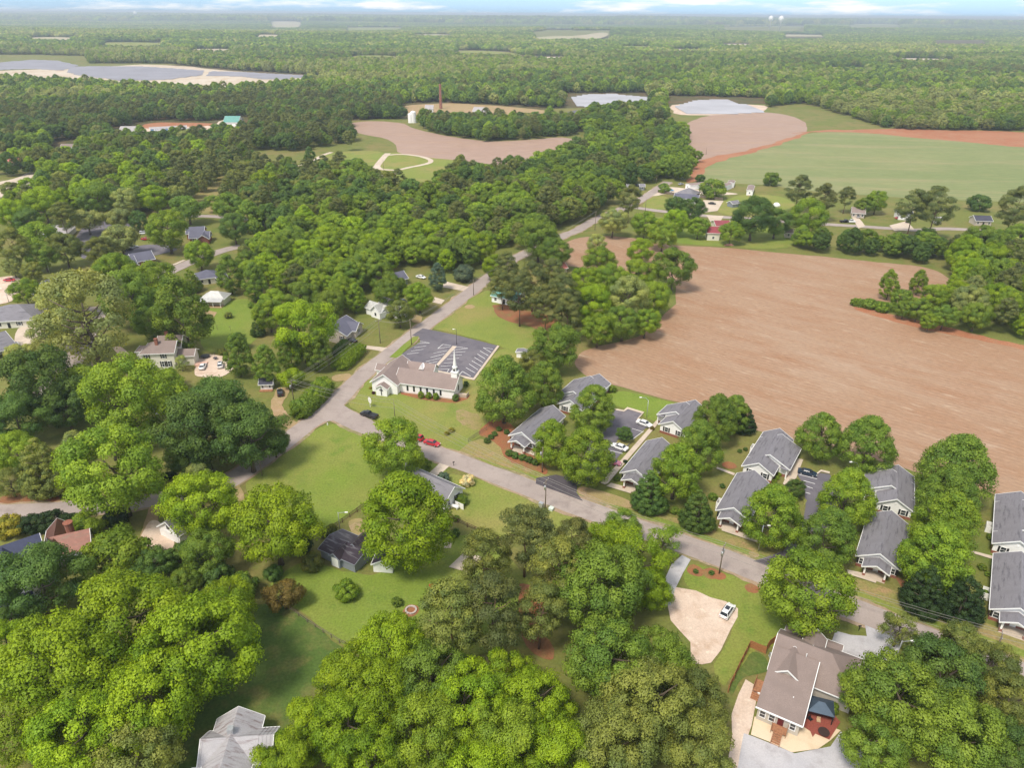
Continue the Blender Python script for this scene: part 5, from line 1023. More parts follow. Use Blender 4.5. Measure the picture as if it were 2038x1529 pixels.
m = MB(); m.add([(-2.1, -1.7, 2.4), (2.1, -1.7, 2.4), (2.1, 1.7, 2.4), (-2.1, 1.7, 2.4), (-.5, 0, 3.3), (.5, 0, 3.3), (-2.1, -1.7, 2.3), (2.1, -1.7, 2.3), (2.1, 1.7, 2.3), (-2.1, 1.7, 2.3)], [(0, 1, 5, 4), (1, 2, 5), (2, 3, 4, 5), (3, 0, 4), (0, 6, 7, 1), (1, 7, 8, 2), (2, 8, 9, 3), (3, 9, 6, 0), (6, 9, 8, 7)]); m.build('roof', TIN, ge)
for x in (-1.9, 1.9):
    for y in (-1.5, 1.5): m = MB(); m.box(x - .07, x + .07, y - .07, y + .07, 0, 2.35); m.build('post', BLACK, ge)
sheet('brick_patio', [(1592, 1445), (1612, 1402), (1655, 1420), (1672, 1440), (1650, 1475), (1622, 1463), (1617, 1470), (1612, 1458)], .12, plain('red_pavers', (.26, .07, .05), .8, .18, 4), jit=0, th=.03)
def thing1(name, label, cat, px, py, fn, mat, rz=0, group=None, smooth=False, z=0):
    p = at(px, py, z); m = MB(); fn(m); o = m.build(name, mat, smooth=smooth); o.location = p; o.rotation_euler.z = rz; tag(o, label, cat, group); return o
thing1('round_table', 'round dark brown table on the brick patio', 'table', 1638, 1463, lambda m: (m.lathe([(.68, .9), (.74, .9)], 20), m.lathe([(0, .35), (.05, .35), (.08, .06), (.68, .06)], 12)), plain('dark_wicker', (.05, .03, .025), .5))
thing1('patio_chair', 'dark chair under the gazebo', 'chair', 1612, 1435, lambda m: (m.box(-.3, .3, -.3, .3, .35, .45), m.box(-.3, .3, .24, .3, .45, .95), [m.box(a - .03, a + .03, b - .03, b + .03, 0, .35) for a in (-.27, .27) for b in (-.27, .27)]), BLACK, .5)
thing1('patio_chair', 'tan cushioned chair at the gazebo edge', 'chair', 1628, 1438, lambda m: (m.box(-.3, .3, -.3, .3, .3, .5), m.box(-.3, .3, .22, .3, .5, .95), [m.box(a - .03, a + .03, b - .03, b + .03, 0, .3) for a in (-.27, .27) for b in (-.27, .27)]), plain('tan_cushion', (.5, .36, .22)), -.3)
def ac(m): m.box(-.42, .42, -.42, .42, .05, .85); m.lathe([(.85, .33), (.89, .33)], 14); m.box(-.5, .5, -.5, .5, 0, .05)
thing1('air_conditioner', 'grey air conditioner unit by the wooden fence', 'air conditioner', 1536, 1309, ac, STEEL); thing1('air_conditioner', 'small white unit against the shingled house wall', 'air conditioner', 1511, 1384, ac, WHITE)
# other houses: (name, label, A, B, z, W, wall, roof, rise, [wings], options)
h = House('two_storey_house', 'two-storey white house with grey roof and two chimneys', 'house', (277.7, 704.2), (344.2, 701.8), 6.0, CREAM, RF['taupe'])
L = h.L; h.wing(.2, L - .1, .3, 8.6, 6.0, 2.3, ends='hg', over=.5); h.wing(L - 6.5, L + .6, 5, 12.4, 6.02, 2.35, over=.5); h.wing(L + .3, L + 5.2, 2.6, 7.4, 3.6, 1.3, over=.4, ends='gg'); h.wing(-2.4, .5, 3.2, 7.6, 5.4, 1.0, over=.3, ends='hg')
for x in (L * .18, L * .68): h.win('y-', .3, x, 4.0, .8, 1.5, True)
for x in (L * .62, L * .80): h.win('y-', .3, x, 1.0, .7, 1.8, True)
h.win('x+', L + .6, 8, 4.2, .8, 1.3, True)
for x, y in ((L * .45, 3.2), (L * .6, 8.8)): h.part('chimney', BRICK, lambda m: (m.box(x - .45, x + .45, y - .4, y + .4, 6.4, 9.6), m.box(x - .55, x + .55, y - .5, y + .5, 9.6, 9.8)))
h.part('deck', plain('pinkish_deck', (.6, .38, .3)), lambda m: (m.box(L + 5.4, L + 9, 1.2, 4, 0, .5), m.box(L + 5.4, L + 9, 1.2, 1.27, 1.2, 1.3), [m.box(x, x + .1, 1.2, 1.28, .5, 1.25) for x in (L + 5.4, L + 6.6, L + 7.8, L + 8.9)])); h.done()
h = House('navy_roofed_house', 'white house with navy metal roof by the left edge', 'house', (25, 1135), (91, 1112), 5.4, SID_W, RF['navy'])
L = h.L; h.wing(-6, L - .2, .4, 9, 5.4, 3.2); h.wing(-4.5, 3.2, -5.2, 4, 5.38, 3.0, ax='y'); h.wing(3.5, 6.6, -1.4, 2.5, 4.4, 1.3, ax='y', over=.3); h.wing(-9, 2, -8.4, -5.2, 2.7, .9, over=.3, walls=False)
for x in (-8.6, -5.2, -1.8, 1.6): h.part('column', WHITE, lambda m: m.box(x - .13, x + .13, -8.2, -7.94, .3, 2.7))
h.part('porch_floor', plain('porch_boards', (.4, .3, .26)), lambda m: m.box(-9, 2, -8.3, -5.25, 0, .3)); h.win('y-', -5.2, -.6, 3.4, .9, 1.5, True); h.win('x+', L - .2, 4.7, 3.2, .8, 1.4); h.done()
h = House('rusty_roofed_house', 'small house with rusty red metal roof and round brick chimney', 'house', (112, 1108), (180, 1092), 3.2, SID_T, RF['rust'])
L = h.L; h.wing(-1, L - .3, .4, 7.2, 3.2, 2.4); h.wing(-2.5, 2.0, 2.5, 10.5, 3.2, 2.2, ax='y'); h.part('chimney', BRICK, lambda m: m.lathe([(3.5, .85), (6.9, .85), (7.1, 1.0), (7.3, 1.0), (7.32, .5)], 12, (2.6, 5.6))); h.part('porch_roof', RF['grey'], lambda m: m.slab([(2.5, -2.2, 2.7), (L * .75, -2.2, 2.7), (L * .75, .3, 3.1), (2.5, .3, 3.1)], .14)); h.win('y-', .4, L * .85, 1.1); h.done()
h = House('metal_roofed_house', 'house with cross-shaped seamed silver metal roof at the bottom edge', 'house', (399, 1489), (437, 1481), 3.6, SID_W, RF['silver'])
ang = h.e.rotation_euler.z; c = at(457, 1467, 5.8); h.e.location = (c.x, c.y, 0); a_, b_ = at(398.5, 1472.4, 5.8), at(541.7, 1463, 5.8); h.e.rotation_euler.z = math.atan2((b_ - a_).y, (b_ - a_).x)
d1, d2 = (c - a_).length, (b_ - c).length
h.wing(-d1 + .5, d2 - .4, -2.6, 2.6, 3.6, 1.9, over=.55, ends='gg'); h.wing(-3.2, 3.3, -6.0, 4.8, 3.62, 2.2, ax='y', over=.5); sm = MB()
for k in range(18):
    x = -d1 + .3 + k * (d1 + d2) / 18
    if abs(x) > 3.9:
        for sg in (-1, 1): sm.tube([(x, sg * 3.15, 3.38), (x, 0, 5.66)], .045, 4)
for k in range(17):
    y = -6.3 + k * .68
    for sg in (-1, 1):
        if abs(y) > 2.4: sm.tube([(sg * 3.7 + .05, y, 3.50), (.05, y, 6.0)], .045, 4)
sm.build('seams', RF['silver'], h.e); h.part('chimney', STEEL, lambda m: m.box(-.45, .45, .4, 1.3, 5.4, 6.7)); h.win('x-', -d1 + .5, 0, 1.1); h.part('bay', SID_W, lambda m: m.box(-5.4, -3.3, -4.4, -2.7, 0, 2.9)); [h.win('y-', -6.0, x, 3.0, .5, .9, dark=True) for x in (-1.3, 1.3)]; h.done()
h = House('black_roofed_barn', 'long blue-grey barn with black metal roof', 'barn', (634, 1093), (704.7, 1124.5), 2.5, BLUEW, RF['black']); h.tm = BLUEW
L = h.L; h.wing(.2, L - .2, .3, 7.3, 2.5, 1.0, over=.35); h.wing(L * .36, L * .62, -.35, 3.6, 2.62, 1.0, ax='y', over=.3); h.wing(L * .5, L * .8, 3.9, 8.3, 2.75, 1.1, ax='y', over=.3)
h.part('door', WHITE, lambda m: m.box(L * .4, L * .58, -.42, -.36, 0, 2.3)); h.done()
def gable_shed(name, label, cat, A, B, z, D, wall, roof, rise=None, win=0, over=.3):
    h = House(name, label, cat, A, B, z, wall, roof); h.wing(.2, h.L - .2, .2, D, z, rise or h.L * .25, ax='y', over=over)
    for k in range(win): h.win('y-', .2, h.L * (k + 1) / (win + 1), .9, .7, 1.0)
    return h
gable_shed('garden_shed', 'white shed with dark roof beside the black roofed barn', 'shed', (739.5, 1123), (781.5, 1126.5), 2.3, 3.6, WHITE, RF['black']).done()
h = gable_shed('garage', 'white garage with a sloping door beside the tan drive', 'garage', (313, 1047.5), (355.5, 1068), 2.6, 4.5, SID_W, RF['grey'], 2.4); h.part('garage_door', TRIM, lambda m: m.box(h.L * .3, h.L * .9, .12, .19, .1, 2.3)); h.win('y-', .2, h.L * .5, 3.1, .7, .8, dark=True); h.done()
h = gable_shed('lawn_shed', 'small white shed with grey roof on the church lawn', 'shed', (1026.5, 701), (1048.5, 703.5), 2.1, 2.6, WHITE, RF['grey'], .3); h.done()
h = House('small_white_house', 'small white house with grey roof behind the very large tree', 'house', (812, 969), (884, 1002), 3.0, SID_W, RF['grey']); L = h.L
h.wing(-3, L - .3, .3, 7.2, 3.0, 2.5); h.win('x+', L - .3, 5, 1.2, .8, 1.3, True); h.win('x+', L - .3, 2, 1.2, .8, 1.3); h.part('chimney', WHITE, lambda m: m.box(-3.9, -2.95, 3.2, 4.2, 0, 6.4)); h.part('screen', WHITE, lambda m: m.box(L + .2, L + 2.8, 3.6, 3.7, 0, 1.6)); h.done()
thing1('propane_tank', 'white cylindrical propane tank beside the small white house', 'tank', 905, 1013, lambda m: (m.tube([(-1.1, 0, .75), (-1.0, 0, .75), (1.0, 0, .75), (1.1, 0, .75)], [.2, .42, .42, .2], 12), m.box(-.8, -.65, -.3, .3, 0, .5), m.box(.65, .8, -.3, .3, 0, .5)), WHITE, -.5, smooth=True)
h = House('playhouse', 'tiny white playhouse with dark roof and wooden deck', 'playhouse', (515.5, 764.5), (541.5, 763.5), 2.3, SID_W, RF['dark']); L = h.L
h.wing(.2, L - .2, .2, 3, 2.3, 1.1); h.door('y-', .2, L / 2, .7, 1.6); [h.win('y-', .2, x, .8, .5, .8) for x in (L * .22, L * .78)]; h.part('deck', WOOD, lambda m: (m.box(0, L, -1.1, .15, 0, .25), [m.box(x, x + .08, -1.1, -1.02, .25, .8) for x in (0, L * .3, L * .7, L - .08)])); h.done()
h = House('slate_roofed_house', 'beige house with dark slate roof beside the road', 'house', (690, 668), (713, 645), 2.9, SID_T, RF['slate']); L = h.L
h.wing(.2, L + .5, .3, 9.2, 2.9, 2.7); h.wing(L * .45, L + .6, -1.2, 4.5, 2.88, 1.9, ax='y'); h.win('y-', -1.2, L * .75, 1.0, 1.1, 1.3, True); h.win('x-', .2, 2.0, 1.0, .7, 1.3, True); h.done()
h = House('white_roadside_house', 'white house with pale roofs and a white chimney by the road', 'house', (726, 611), (757, 621), 2.9, SID_W, RF['white']); L = h.L
h.wing(.2, L, .3, 6, 2.9, 1.6); h.wing(L - 4.6, L + .2, -.6, 9, 2.92, 2.2, ax='y'); h.wing(1, L + 1, 7, 12.5, 3.0, 1.4); h.win('y-', -.6, L - 2.2, 1.1, .7, 1.0, dark=True); h.part('chimney', WHITE, lambda m: m.box(L + 5.4, L + 6.2, 5, 5.8, 0, 5.8)); h.wing(L, L + 6, 3.5, 8.5, 2.9, 1.6); h.done()
def simple(name, label, A, B, W, wall, roof, z=2.9, rise=None, ends='gg', wins=3, cat='house', shut=False, chim=False, extra=None, door=True, over=.45):
    h = House(name, label, cat, A, B, z, wall, RF[roof]); L = h.L; h.wing(.2, L - .2, .3, W, z, rise or W * .24, ends=ends, over=over)
    for k in range(wins):
        if door and k == wins // 2: h.door('y-', .3, L * (k + .5) / wins, .95, 2.0, .1, BLACK if wall is not BRICK else WHITE)
        else: h.win('y-', .3, L * (k + .5) / wins, 1.0, 1.0, 1.2, shut)
    if chim: h.part('chimney', BRICK, lambda m: m.box(L * .4, L * .4 + .8, W * .45, W * .45 + .7, z, z + (rise or W * .24) + 1))
    if extra: h.wing(*extra[:6], ax=extra[6] if len(extra) > 6 else 'y')
    return h.done()
simple('hip_roofed_house', 'cream house with slate hipped roof behind the conical tree', (394, 556), (437, 550), 9, CREAM, 'slate', ends='hh', wins=3, extra=(7.5, 11.5, -2.4, 5, 2.88, 1.8))
h = House('pavilion', 'open pavilion with white metal roof beside the garden', 'pavilion', (393, 599), (437, 600), 2.7, CREAM, RF['white']); L = h.L; h.wing(.3, L + .5, 2.6, 9, 2.9, 1.9, ends='hh'); h.roof.slab([(-.2, -.3, 2.45), (L + .6, -.3, 2.45), (L + .6, 2.6, 3.05), (-.2, 2.6, 3.05)], .12)
for x in (0, L * .33, L * .66, L): h.part('post', WHITE, lambda m: m.box(x, x + .15, -.1, .05, .2, 2.4))
h.part('porch_floor', DIRT, lambda m: m.box(-.3, L + .5, -.5, 2.55, 0, .2)); h.done()
h = House('brick_duplex', 'brick gabled house with stepped slate roofs by the lawn', 'house', (236, 530), (300, 519), 2.9, BRICK, RF['slate']); L = h.L; h.wing(.2, L * .55, .3, 9, 2.9, 2.4); h.wing(L * .5, L + 2, 2, 11.5, 3.1, 2.6); h.wing(L * .25, L * .55, -2, 6, 2.88, 1.9, ax='y'); h.win('y-', 2, L * .85, .9, 1.4, 1.6); h.win('y-', 2, L * .62, .9, .9, 1.2); h.done()
h = House('brick_duplex', 'brick gabled house with stepped slate roofs near the far lane', 'house', (376, 474), (416, 472), 2.9, BRICK, RF['slate']); L = h.L; h.wing(.2, L - .2, .3, 8, 2.9, 2.0); h.wing(-2.5, L * .6, 8, 17, 3.1, 2.3); h.wing(L * .45, L, -2.4, 6, 2.88, 1.9, ax='y'); h.win('y-', .3, L * .2, 1.0); h.done()
simple('subdivision_house', 'low house with pale purple-grey hipped roof under a tall pine', (72, 466), (135, 463), 13, CREAM, 'pale', ends='hh', rise=2.6)
simple('subdivision_house', 'long house with dark slate hipped roof behind the half-bare tree', (62, 585), (126, 580), 15, CREAM, 'slate', ends='hh', rise=3.2)
simple('subdivision_house', 'large house with grey hipped roof at the left edge', (-40, 642), (68, 636), 16, CREAM, 'grey', ends='hh', rise=3.4, wins=5, shut=True, z=3.0)
h = House('subdivision_house', 'house with grey roof and white porch posts at the left edge', 'house', (-30, 702), (30, 684), 2.9, CREAM, RF['grey']); L = h.L; h.wing(-2, L, 1.5, 12, 2.9, 2.8, ends='hg'); h.wing(-2, L + .2, -1.5, 1.6, 2.6, .7, walls=False)
for k in range(4): h.part('post', WHITE, lambda m: m.box(L * .3 + k * L * .2, L * .3 + k * L * .2 + .2, -1.4, -1.2, 0, 2.6))
h.done()
simple('slate_roofed_cottage', 'low house with slate roof half hidden by the great oak', (300, 809), (352, 808), 8, SID_W, 'slate', rise=2.2, extra=(11, 15.5, -1.5, 5, 2.88, 1.5))
simple('grey_roofed_house', 'small grey roofed house with blue-grey gable under tall trees', (772, 563), (812, 553), 7, BLUEW, 'slate', rise=2.3, wins=3)
simple('teal_roofed_house', 'white house with teal metal roof behind the pines', (977, 588), (1028, 598), 8, SID_W, 'teal', rise=2.2, wins=3)
simple('pink_roofed_shed', 'small shed with faded pink-red roof at the grove', (1111, 536), (1130, 533), 6, SID_T, 'pink', z=2.4, wins=1, cat='shed', door=False)
simple('ranch_house', 'white ranch house with slate roof behind two dark trees', (1341, 393), (1389, 397), 8, SID_W, 'slate', wins=5, shut=True, chim=False)
simple('brick_ranch', 'orange brick house with grey hipped roof beyond the ranch house', (1346, 383), (1379, 388), 11, ORANGE, 'grey', ends='hh', wins=3)
simple('red_roofed_barn', 'cream barn with dark red metal roof at the head of the brown field', (1408, 463), (1434, 464), 8, CREAM, 'red', z=4.2, wins=1, cat='barn', door=False, rise=2.2)
simple('red_roofed_barn', 'dark red roofed building behind the cream barn', (1426, 450), (1456, 450), 11, CREAM, 'red', z=3.0, wins=2, cat='barn', rise=1.6)
for lab, A, B, W in (('white trailer home with brown roof right of the sandy lane', (1364, 366), (1374, 369), 17), ('white trailer home with brown roof alone near the crop field', (1486, 379), (1499, 380), 17), ('white trailer home behind the spreading bush tree', (1430, 369), (1442, 371), 11), ('low white trailer beside the crop field edge', (1448, 364), (1461, 365), 9)):
    h = House('trailer_home', lab, 'trailer home', A, B, 3.1, SID_W, RF['brown'], 'trailer homes by the crop field'); h.wing(.1, h.L - .1, .2, W, 3.1, .55, ax='y', over=.15); h.win('y-', .2, h.L / 2, 1.2, .8, .9); h.part('steps', CONC, lambda m: (m.box(h.L * .3, h.L * .6, -1, .15, 0, .4), m.box(h.L * .3, h.L * .6, -1.6, -1, 0, .2))); h.done()
simple('shed', 'small white shed at the farm junction, left one', (1249, 372), (1260, 372), 5, SID_W, 'grey', z=2.6, wins=1, cat='shed', door=False); simple('shed', 'small grey shed right of the white one at the farm junction', (1274, 371), (1284, 371), 5, BLUEW, 'grey', z=2.6, wins=1, cat='shed', door=False)
simple('roadside_house', 'brown roofed house with carport beyond the hedgerow', (1696, 423), (1722, 425), 9, SID_T, 'brown', wins=3)
simple('roadside_house', 'white house with navy roof beside the parked red car', (1790, 426), (1818, 427), 8, SID_W, 'dark', wins=2, z=3.4)
simple('shed', 'small white shed in the roadside wood', (1864, 437), (1876, 437), 4, SID_W, 'white', z=2.4, wins=1, cat='shed', door=False)
simple('roadside_house', 'low house with navy roof and dark carport at the far right', (1943, 439), (1976, 440), 8, SID_T, 'dark', wins=3)
simple('hidden_house', 'white house showing through the wood along the far road', (762, 426), (782, 428), 8, SID_W, 'grey', wins=2); simple('hidden_house', 'dark red house showing in the wood by the road', (868, 470), (880, 466), 6, DARKRED, 'dark', z=3.4, wins=1, door=False); simple('hidden_house', 'small red house under the trees near the road bend', (948, 478), (960, 477), 6, BRICK, 'dark', z=3, wins=1, door=False)
simple('shed', 'grey shed on the green behind the dark broad tree', (1459, 406), (1473, 404), 5, BLUEW, 'grey', z=2.4, wins=1, cat='shed', door=False); simple('shed', 'brownish shed beside the large hedgerow tree', (1563, 463), (1578, 464), 6, SID_T, 'brown', z=2.8, wins=1, cat='shed', door=False)
h = House('dormered_house', 'white house with grey roof and three small dormers among trees', 'house', (117, 300), (150, 300), 4.6, SID_W, RF['taupe']); L = h.L; h.wing(0, L, .3, 14, 4.6, 4.2)
for k in range(3): h.wing(L * (.25 + .25 * k) - .8, L * (.25 + .25 * k) + .8, 2.2, 6, 6.6, .9, ax='y', over=.2)
for k in range(4): h.win('y-', .3, L * (k + .5) / 4, 1.2, 1.3, 2.0)
h.done()
simple('red_roofed_house', 'small house with red-brown roof at the upper left edge', (12, 322), (38, 323), 9, CREAM, 'pink', wins=2)
for i, (A, B) in enumerate([((298, 256), (372, 252)), ((312, 260), (330, 259)), ((328, 264), (388, 256))]):
    h = House('storage_building', ['long grey-white storage building, rear of the group', 'short grey-white storage building, left of the group', 'long white storage building with blue doors, front of the group'][i], 'storage building', A, B, 3.0, WHITE, RF['pale']); h.wing(0, h.L, 0, 9, 3.0, .8, over=.2)
    for k in range(int(h.L / 4.2)): h.part('roller_door', plain('blue_door', (.16, .3, .5)), lambda m: m.box(k * 4.2 + .6, k * 4.2 + 3.4, -.08, -.01, 0, 2.5))
    h.done()
simple('warehouse', 'tan metal warehouse left of the storage buildings', (235, 262), (268, 262), 16, SID_T, 'pale', z=4, wins=3, cat='warehouse'); simple('warehouse', 'teal and white metal roofed building among the upper trees', (444, 243), (474, 243), 20, SID_W, 'teal', z=4, wins=3, cat='warehouse')
simple('hip_roofed_house', 'grey hip roofed building in front of the tan warehouse', (232, 279), (278, 279), 12, CREAM, 'pale', ends='hh', wins=3)
simple('office_building', 'pale low building below the teal roofed one', (462, 266), (488, 268), 14, CREAM, 'pink', wins=3, z=3.4, cat='building')
simple('mill_ruin', 'white walled remains beside the tall brick chimney', (846, 216), (862, 216), 14, WHITE, 'pale', z=6, wins=2, cat='building', door=False)
simple('mill_ruin', 'long low pale building on the old mill ground', (940, 221), (966, 222), 16, CREAM, 'pale', z=3.5, wins=3, cat='building')
thing1('factory_chimney', 'tall round red brick factory chimney above the trees', 'chimney', 877.5, 216, lambda m: m.lathe([(0, 1.9), (24, 1.4), (26, 1.3), (26.2, 1.7), (28, 1.6), (28.1, 1.0)], 16), BRICK, smooth=False)
for px, h_, lab in ((818, 9, 'white tank left of the mill chimney'), (823, 11, 'taller white tank left of the mill chimney')): thing1('storage_tank', lab, 'tank', px, 244, lambda m: m.lathe([(0, 3), (h_, 3), (h_ + 1.2, .4)], 14), WHITE)
for px, py, lab in ((1531, 45, 'white water tower on the horizon, left one'), (1551, 48, 'white water tower on the horizon, right one'), (272, 28, 'white tower on the left horizon')):
    p = at(px, py + 14); s_ = 1.0; p = Vector((p.x, p.y, 0)); 
    m = MB(); m.lathe([(0, 6), (60, 4), (70, 16), (85, 20), (100, 14), (106, 2)], 16); o = m.build('water_tower', WHITE, smooth=True); o.location = p; tag(o, lab, 'water tower')
# solar fields: uncountable rows of tilted panels
PSOLAR = plain('pale_solar_glass', (.36, .36, .39), .6, .12, .02, spec=.3)
def solar(pts, rot, pitch, label, z=1.2, mat=SOLAR):
    poly = np.array([at(*p)[:2] for p in pts]); c = poly.mean(0); cs, sn = math.cos(rot), math.sin(rot); loc = (poly - c) @ np.array([[cs, -sn], [sn, cs]]); m = MB()
    for v in np.arange(loc[:, 1].min(), loc[:, 1].max(), pitch):
        us = np.arange(loc[:, 0].min(), loc[:, 0].max(), 9.0); W_ = np.stack([us * cs - v * sn + c[0], us * sn + v * cs + c[1]], -1); ok = inside(W_, poly); k = 0
        while k < len(us):
            if ok[k]:
                j = k
                while j + 1 < len(us) and ok[j + 1] and j - k < 6: j += 1
                a, b = us[k], us[j] + 8.2; w2 = pitch * .36; q = [(a, v - w2, z - .75), (b, v - w2, z - .75), (b, v + w2, z + .9), (a, v + w2, z + .9)]
                m.slab([(x * cs - y * sn + c[0], x * sn + y * cs + c[1], zz) for x, y, zz in q], .08); k = j + 1
            else: k += 1
    o = m.build('solar_panels', mat); tag(o, label, 'solar panels', kind='stuff')
solar([(-60, 130), (60, 120), (110, 122), (150, 131), (120, 140), (60, 137), (-60, 141)], .05, 10, 'solar panels at the far left edge of the big clearing')
solar([(140, 134), (200, 133), (290, 134), (400, 142), (395, 150), (330, 158), (240, 161), (150, 149), (130, 143)], .05, 10, 'blue-grey solar panels in the middle of the big far left clearing')
solar([(415, 143), (480, 145), (610, 152), (575, 157), (520, 158), (480, 152), (410, 151)], .05, 10, 'dark solar panels at the right end of the big far left clearing')
solar([(1125, 197), (1160, 190), (1215, 189), (1285, 196), (1290, 214), (1230, 216), (1140, 212)], .0, 8, 'solar panels in the clearing beyond the wooded tongue, left field', mat=PSOLAR)
solar([(1340, 214), (1375, 202), (1440, 200), (1480, 212), (1520, 224), (1430, 228), (1350, 226)], .0, 8, 'solar panels beyond the upland field, right field', mat=PSOLAR)
# ------------------------------------------------------------------ vehicles
CARM = {}
def paint(c):
    if c not in CARM:
        m, t, b = base_mat('car_paint'); b.inputs['Base Color'].default_value = (*c, 1); b.inputs['Roughness'].default_value = .3; b.inputs['Coat Weight'].default_value = .5; b.inputs['Coat Roughness'].default_value = .1; CARM[c] = m
    return CARM[c]
TYRE = plain('tyre_rubber', (.02, .02, .02), .8); LAMP = plain('lamp_lens', (.75, .75, .72), .2); TAIL = plain('tail_lens', (.4, .02, .02), .3)
def loft(m, secs, mi=0):
    # secs: (x, halfwidth low, halfwidth high, z low, z high)
    V = []
    for x, a, b, z0, z1 in secs: V += [(x, -a, z0), (x, -a * 1.02, z0 + (z1 - z0) * .55), (x, -b, z1), (x, b, z1), (x, a * 1.02, z0 + (z1 - z0) * .55), (x, a, z0)]
    n = len(secs); F = [(i * 6 + k, (i + 1) * 6 + k, (i + 1) * 6 + (k + 1) % 6, i * 6 + (k + 1) % 6) for i in range(n - 1) for k in range(6)] + [(0, 1, 2, 3, 4, 5), tuple((n - 1) * 6 + k for k in (5, 4, 3, 2, 1, 0))]
    m.add(V, F, mi)
def make_car(kind, col, label, px, py, to, cat='car'):
    p, q = at(px, py), at(*to); e = empty('pickup_truck' if kind == 'pickup' else 'parked_car', (p.x, p.y, .13), math.atan2(q.y - p.y, q.x - p.x)); tag(e, label, cat)
    m = MB(); hgt, cab, Lc = dict(sedan=(.95, (-1.55, -.95, .45, 1.15, 1.42), 2.35), suv=(1.05, (-2.15, -1.85, .4, 1.15, 1.72), 2.3), pickup=(1.12, (-.45, -.2, 1.0, 1.65, 1.82), 2.85))[kind]
    if kind == 'pickup':
        loft(m, [(-2.85, .9, .88, .45, 1.05), (-2.7, .95, .92, .35, 1.15), (-.5, .97, .93, .32, 1.15), (1.6, .97, .93, .32, 1.15), (2.5, .95, .88, .35, 1.08), (2.82, .85, .78, .45, .85)])
    else: loft(m, [(-Lc, .80, .74, .45, .88), (-Lc + .15, .88, .8, .35, hgt - .02), (-1.2, .91, .86, .3, hgt), (1.0, .91, .86, .3, hgt - .02), (Lc - .55, .88, .78, .32, hgt - .18), (Lc, .76, .62, .42, .62)])
    body = m.build('body', paint(col), e, smooth=False)
    x0, x1, x2, x3, zt = cab; g2 = MB(); loft(g2, [(x0, .78, .74, hgt - .05, hgt + .02), (x1, .80, .62, hgt - .05, zt - .06), (x2, .80, .62, hgt - .05, zt - .06), (x3, .78, .72, hgt - .05, hgt + .0)]); g2.build('windows', GLASS, e)
    r_ = MB(); r_.add([(x1 - .05, -.6, zt - .07), (x2 + .05, -.6, zt - .07), (x2 + .05, .6, zt - .07), (x1 - .05, .6, zt - .07), (x1 + .1, -.52, zt), (x2 - .1, -.52, zt), (x2 - .1, .52, zt), (x1 + .1, .52, zt)], [(4, 5, 6, 7), (0, 1, 5, 4), (1, 2, 6, 5), (2, 3, 7, 6), (3, 0, 4, 7)])
    for s in (-1, 1): r_.tube([(x1 - .02, s * .66, zt - .1), (x0, s * .80, hgt)], .05, 4); r_.tube([(x2 + .02, s * .64, zt - .1), (x3, s * .78, hgt)], .05, 4); r_.tube([((x1 + x2) / 2, s * .66, zt - .1), ((x1 + x2) / 2, s * .82, hgt)], .045, 4)
    r_.build('roof', paint(col), e)
    if kind == 'pickup': b_ = MB(); b_.box(-2.7, -.6, -.78, .78, 1.12, 1.165); b_.build('cargo_bed', BLACK, e)
    if kind == 'suv' : b_ = MB(); b_.box(-.9, .2, -.42, .42, zt - .01, zt + .02); b_.build('sunroof', GLASS, e)
    wx = 1.75 if kind == 'pickup' else 1.4
    for x in (-wx, wx):
        for s in (-1, 1): w_ = MB(); w_.tube([(x, s * .72, .33), (x, s * .93, .33)], .34, 14); wo = w_.build('wheel', TYRE, e); k = MB(); k.tube([(x, s * .93, .33), (x, s * .945, .33)], .2, 10); k.build('rim', STEEL, wo)
    for s in (-1, 1): l_ = MB(); l_.box(Lc - .12, Lc + .01, s * .6 - .16, s * .6 + .16, .58, .72); l_.build('headlight', LAMP, e); l_ = MB(); l_.box(-Lc - .02, -Lc + .1, s * .62 - .14, s * .62 + .14, .7, .86); l_.build('tail_light', TAIL, e)
    return e
Wc, Kc, Rc, Nc, Sc = (.8, .8, .8), (.015, .015, .018), (.45, .02, .03), (.02, .035, .06), (.4, .42, .44)
make_car('suv', Wc, 'white crossover with dark sunroof parked on the gravel lot', 1447, 1222, (1460, 1203)); make_car('pickup', Kc, 'black pickup truck parked on the verge by the church lawn', 735, 830, (690, 816), 'pickup truck')
make_car('sedan', Rc, 'red sedan parked at the roadside below the church', 860, 886, (900, 897)); make_car('suv', Rc, 'red car with only its rear showing beside the leafy tree', 828, 875, (800, 866)); make_car('sedan', Wc, 'white sedan at the top of the first cottage lot', 1282, 847, (1310, 857))
make_car('sedan', Wc, 'white sedan beside the lot island of the first cottages', 1233, 894, (1200, 882)); make_car('sedan', (.35, .12, .17), 'dusky pink car mostly under the tree at the cottage walk', 1219, 924, (1245, 930)); make_car('sedan', Nc, 'dark navy sedan parked beside the fifth cottage', 1606, 945, (1640, 953))
make_car('sedan', Wc, 'white sedan on the tan patio drive, left vehicle', 404, 733, (413, 715)); make_car('suv', Wc, 'white boxy vehicle on the tan patio drive, right vehicle', 439, 730, (440, 708)); make_car('suv', Nc, 'dark car parked at the side street under the left trees', 108, 732, (122, 718))
make_car('sedan', Kc, 'black car parked beside the playhouse', 558, 785, (556, 770)); make_car('sedan', Kc, 'dark car in the slate roofed house driveway', 700, 681, (685, 676)); make_car('sedan', Wc, 'white car in the driveway by the grey conifer', 838, 554, (855, 558))
make_car('sedan', Nc, 'dark car beside the white roadside house', 803, 603, (812, 610)); make_car('sedan', Rc, 'red car at the left edge parking', 20, 560, (35, 560)); make_car('suv', Wc, 'white van parked by the upper subdivision lot', 287, 466, (300, 465))
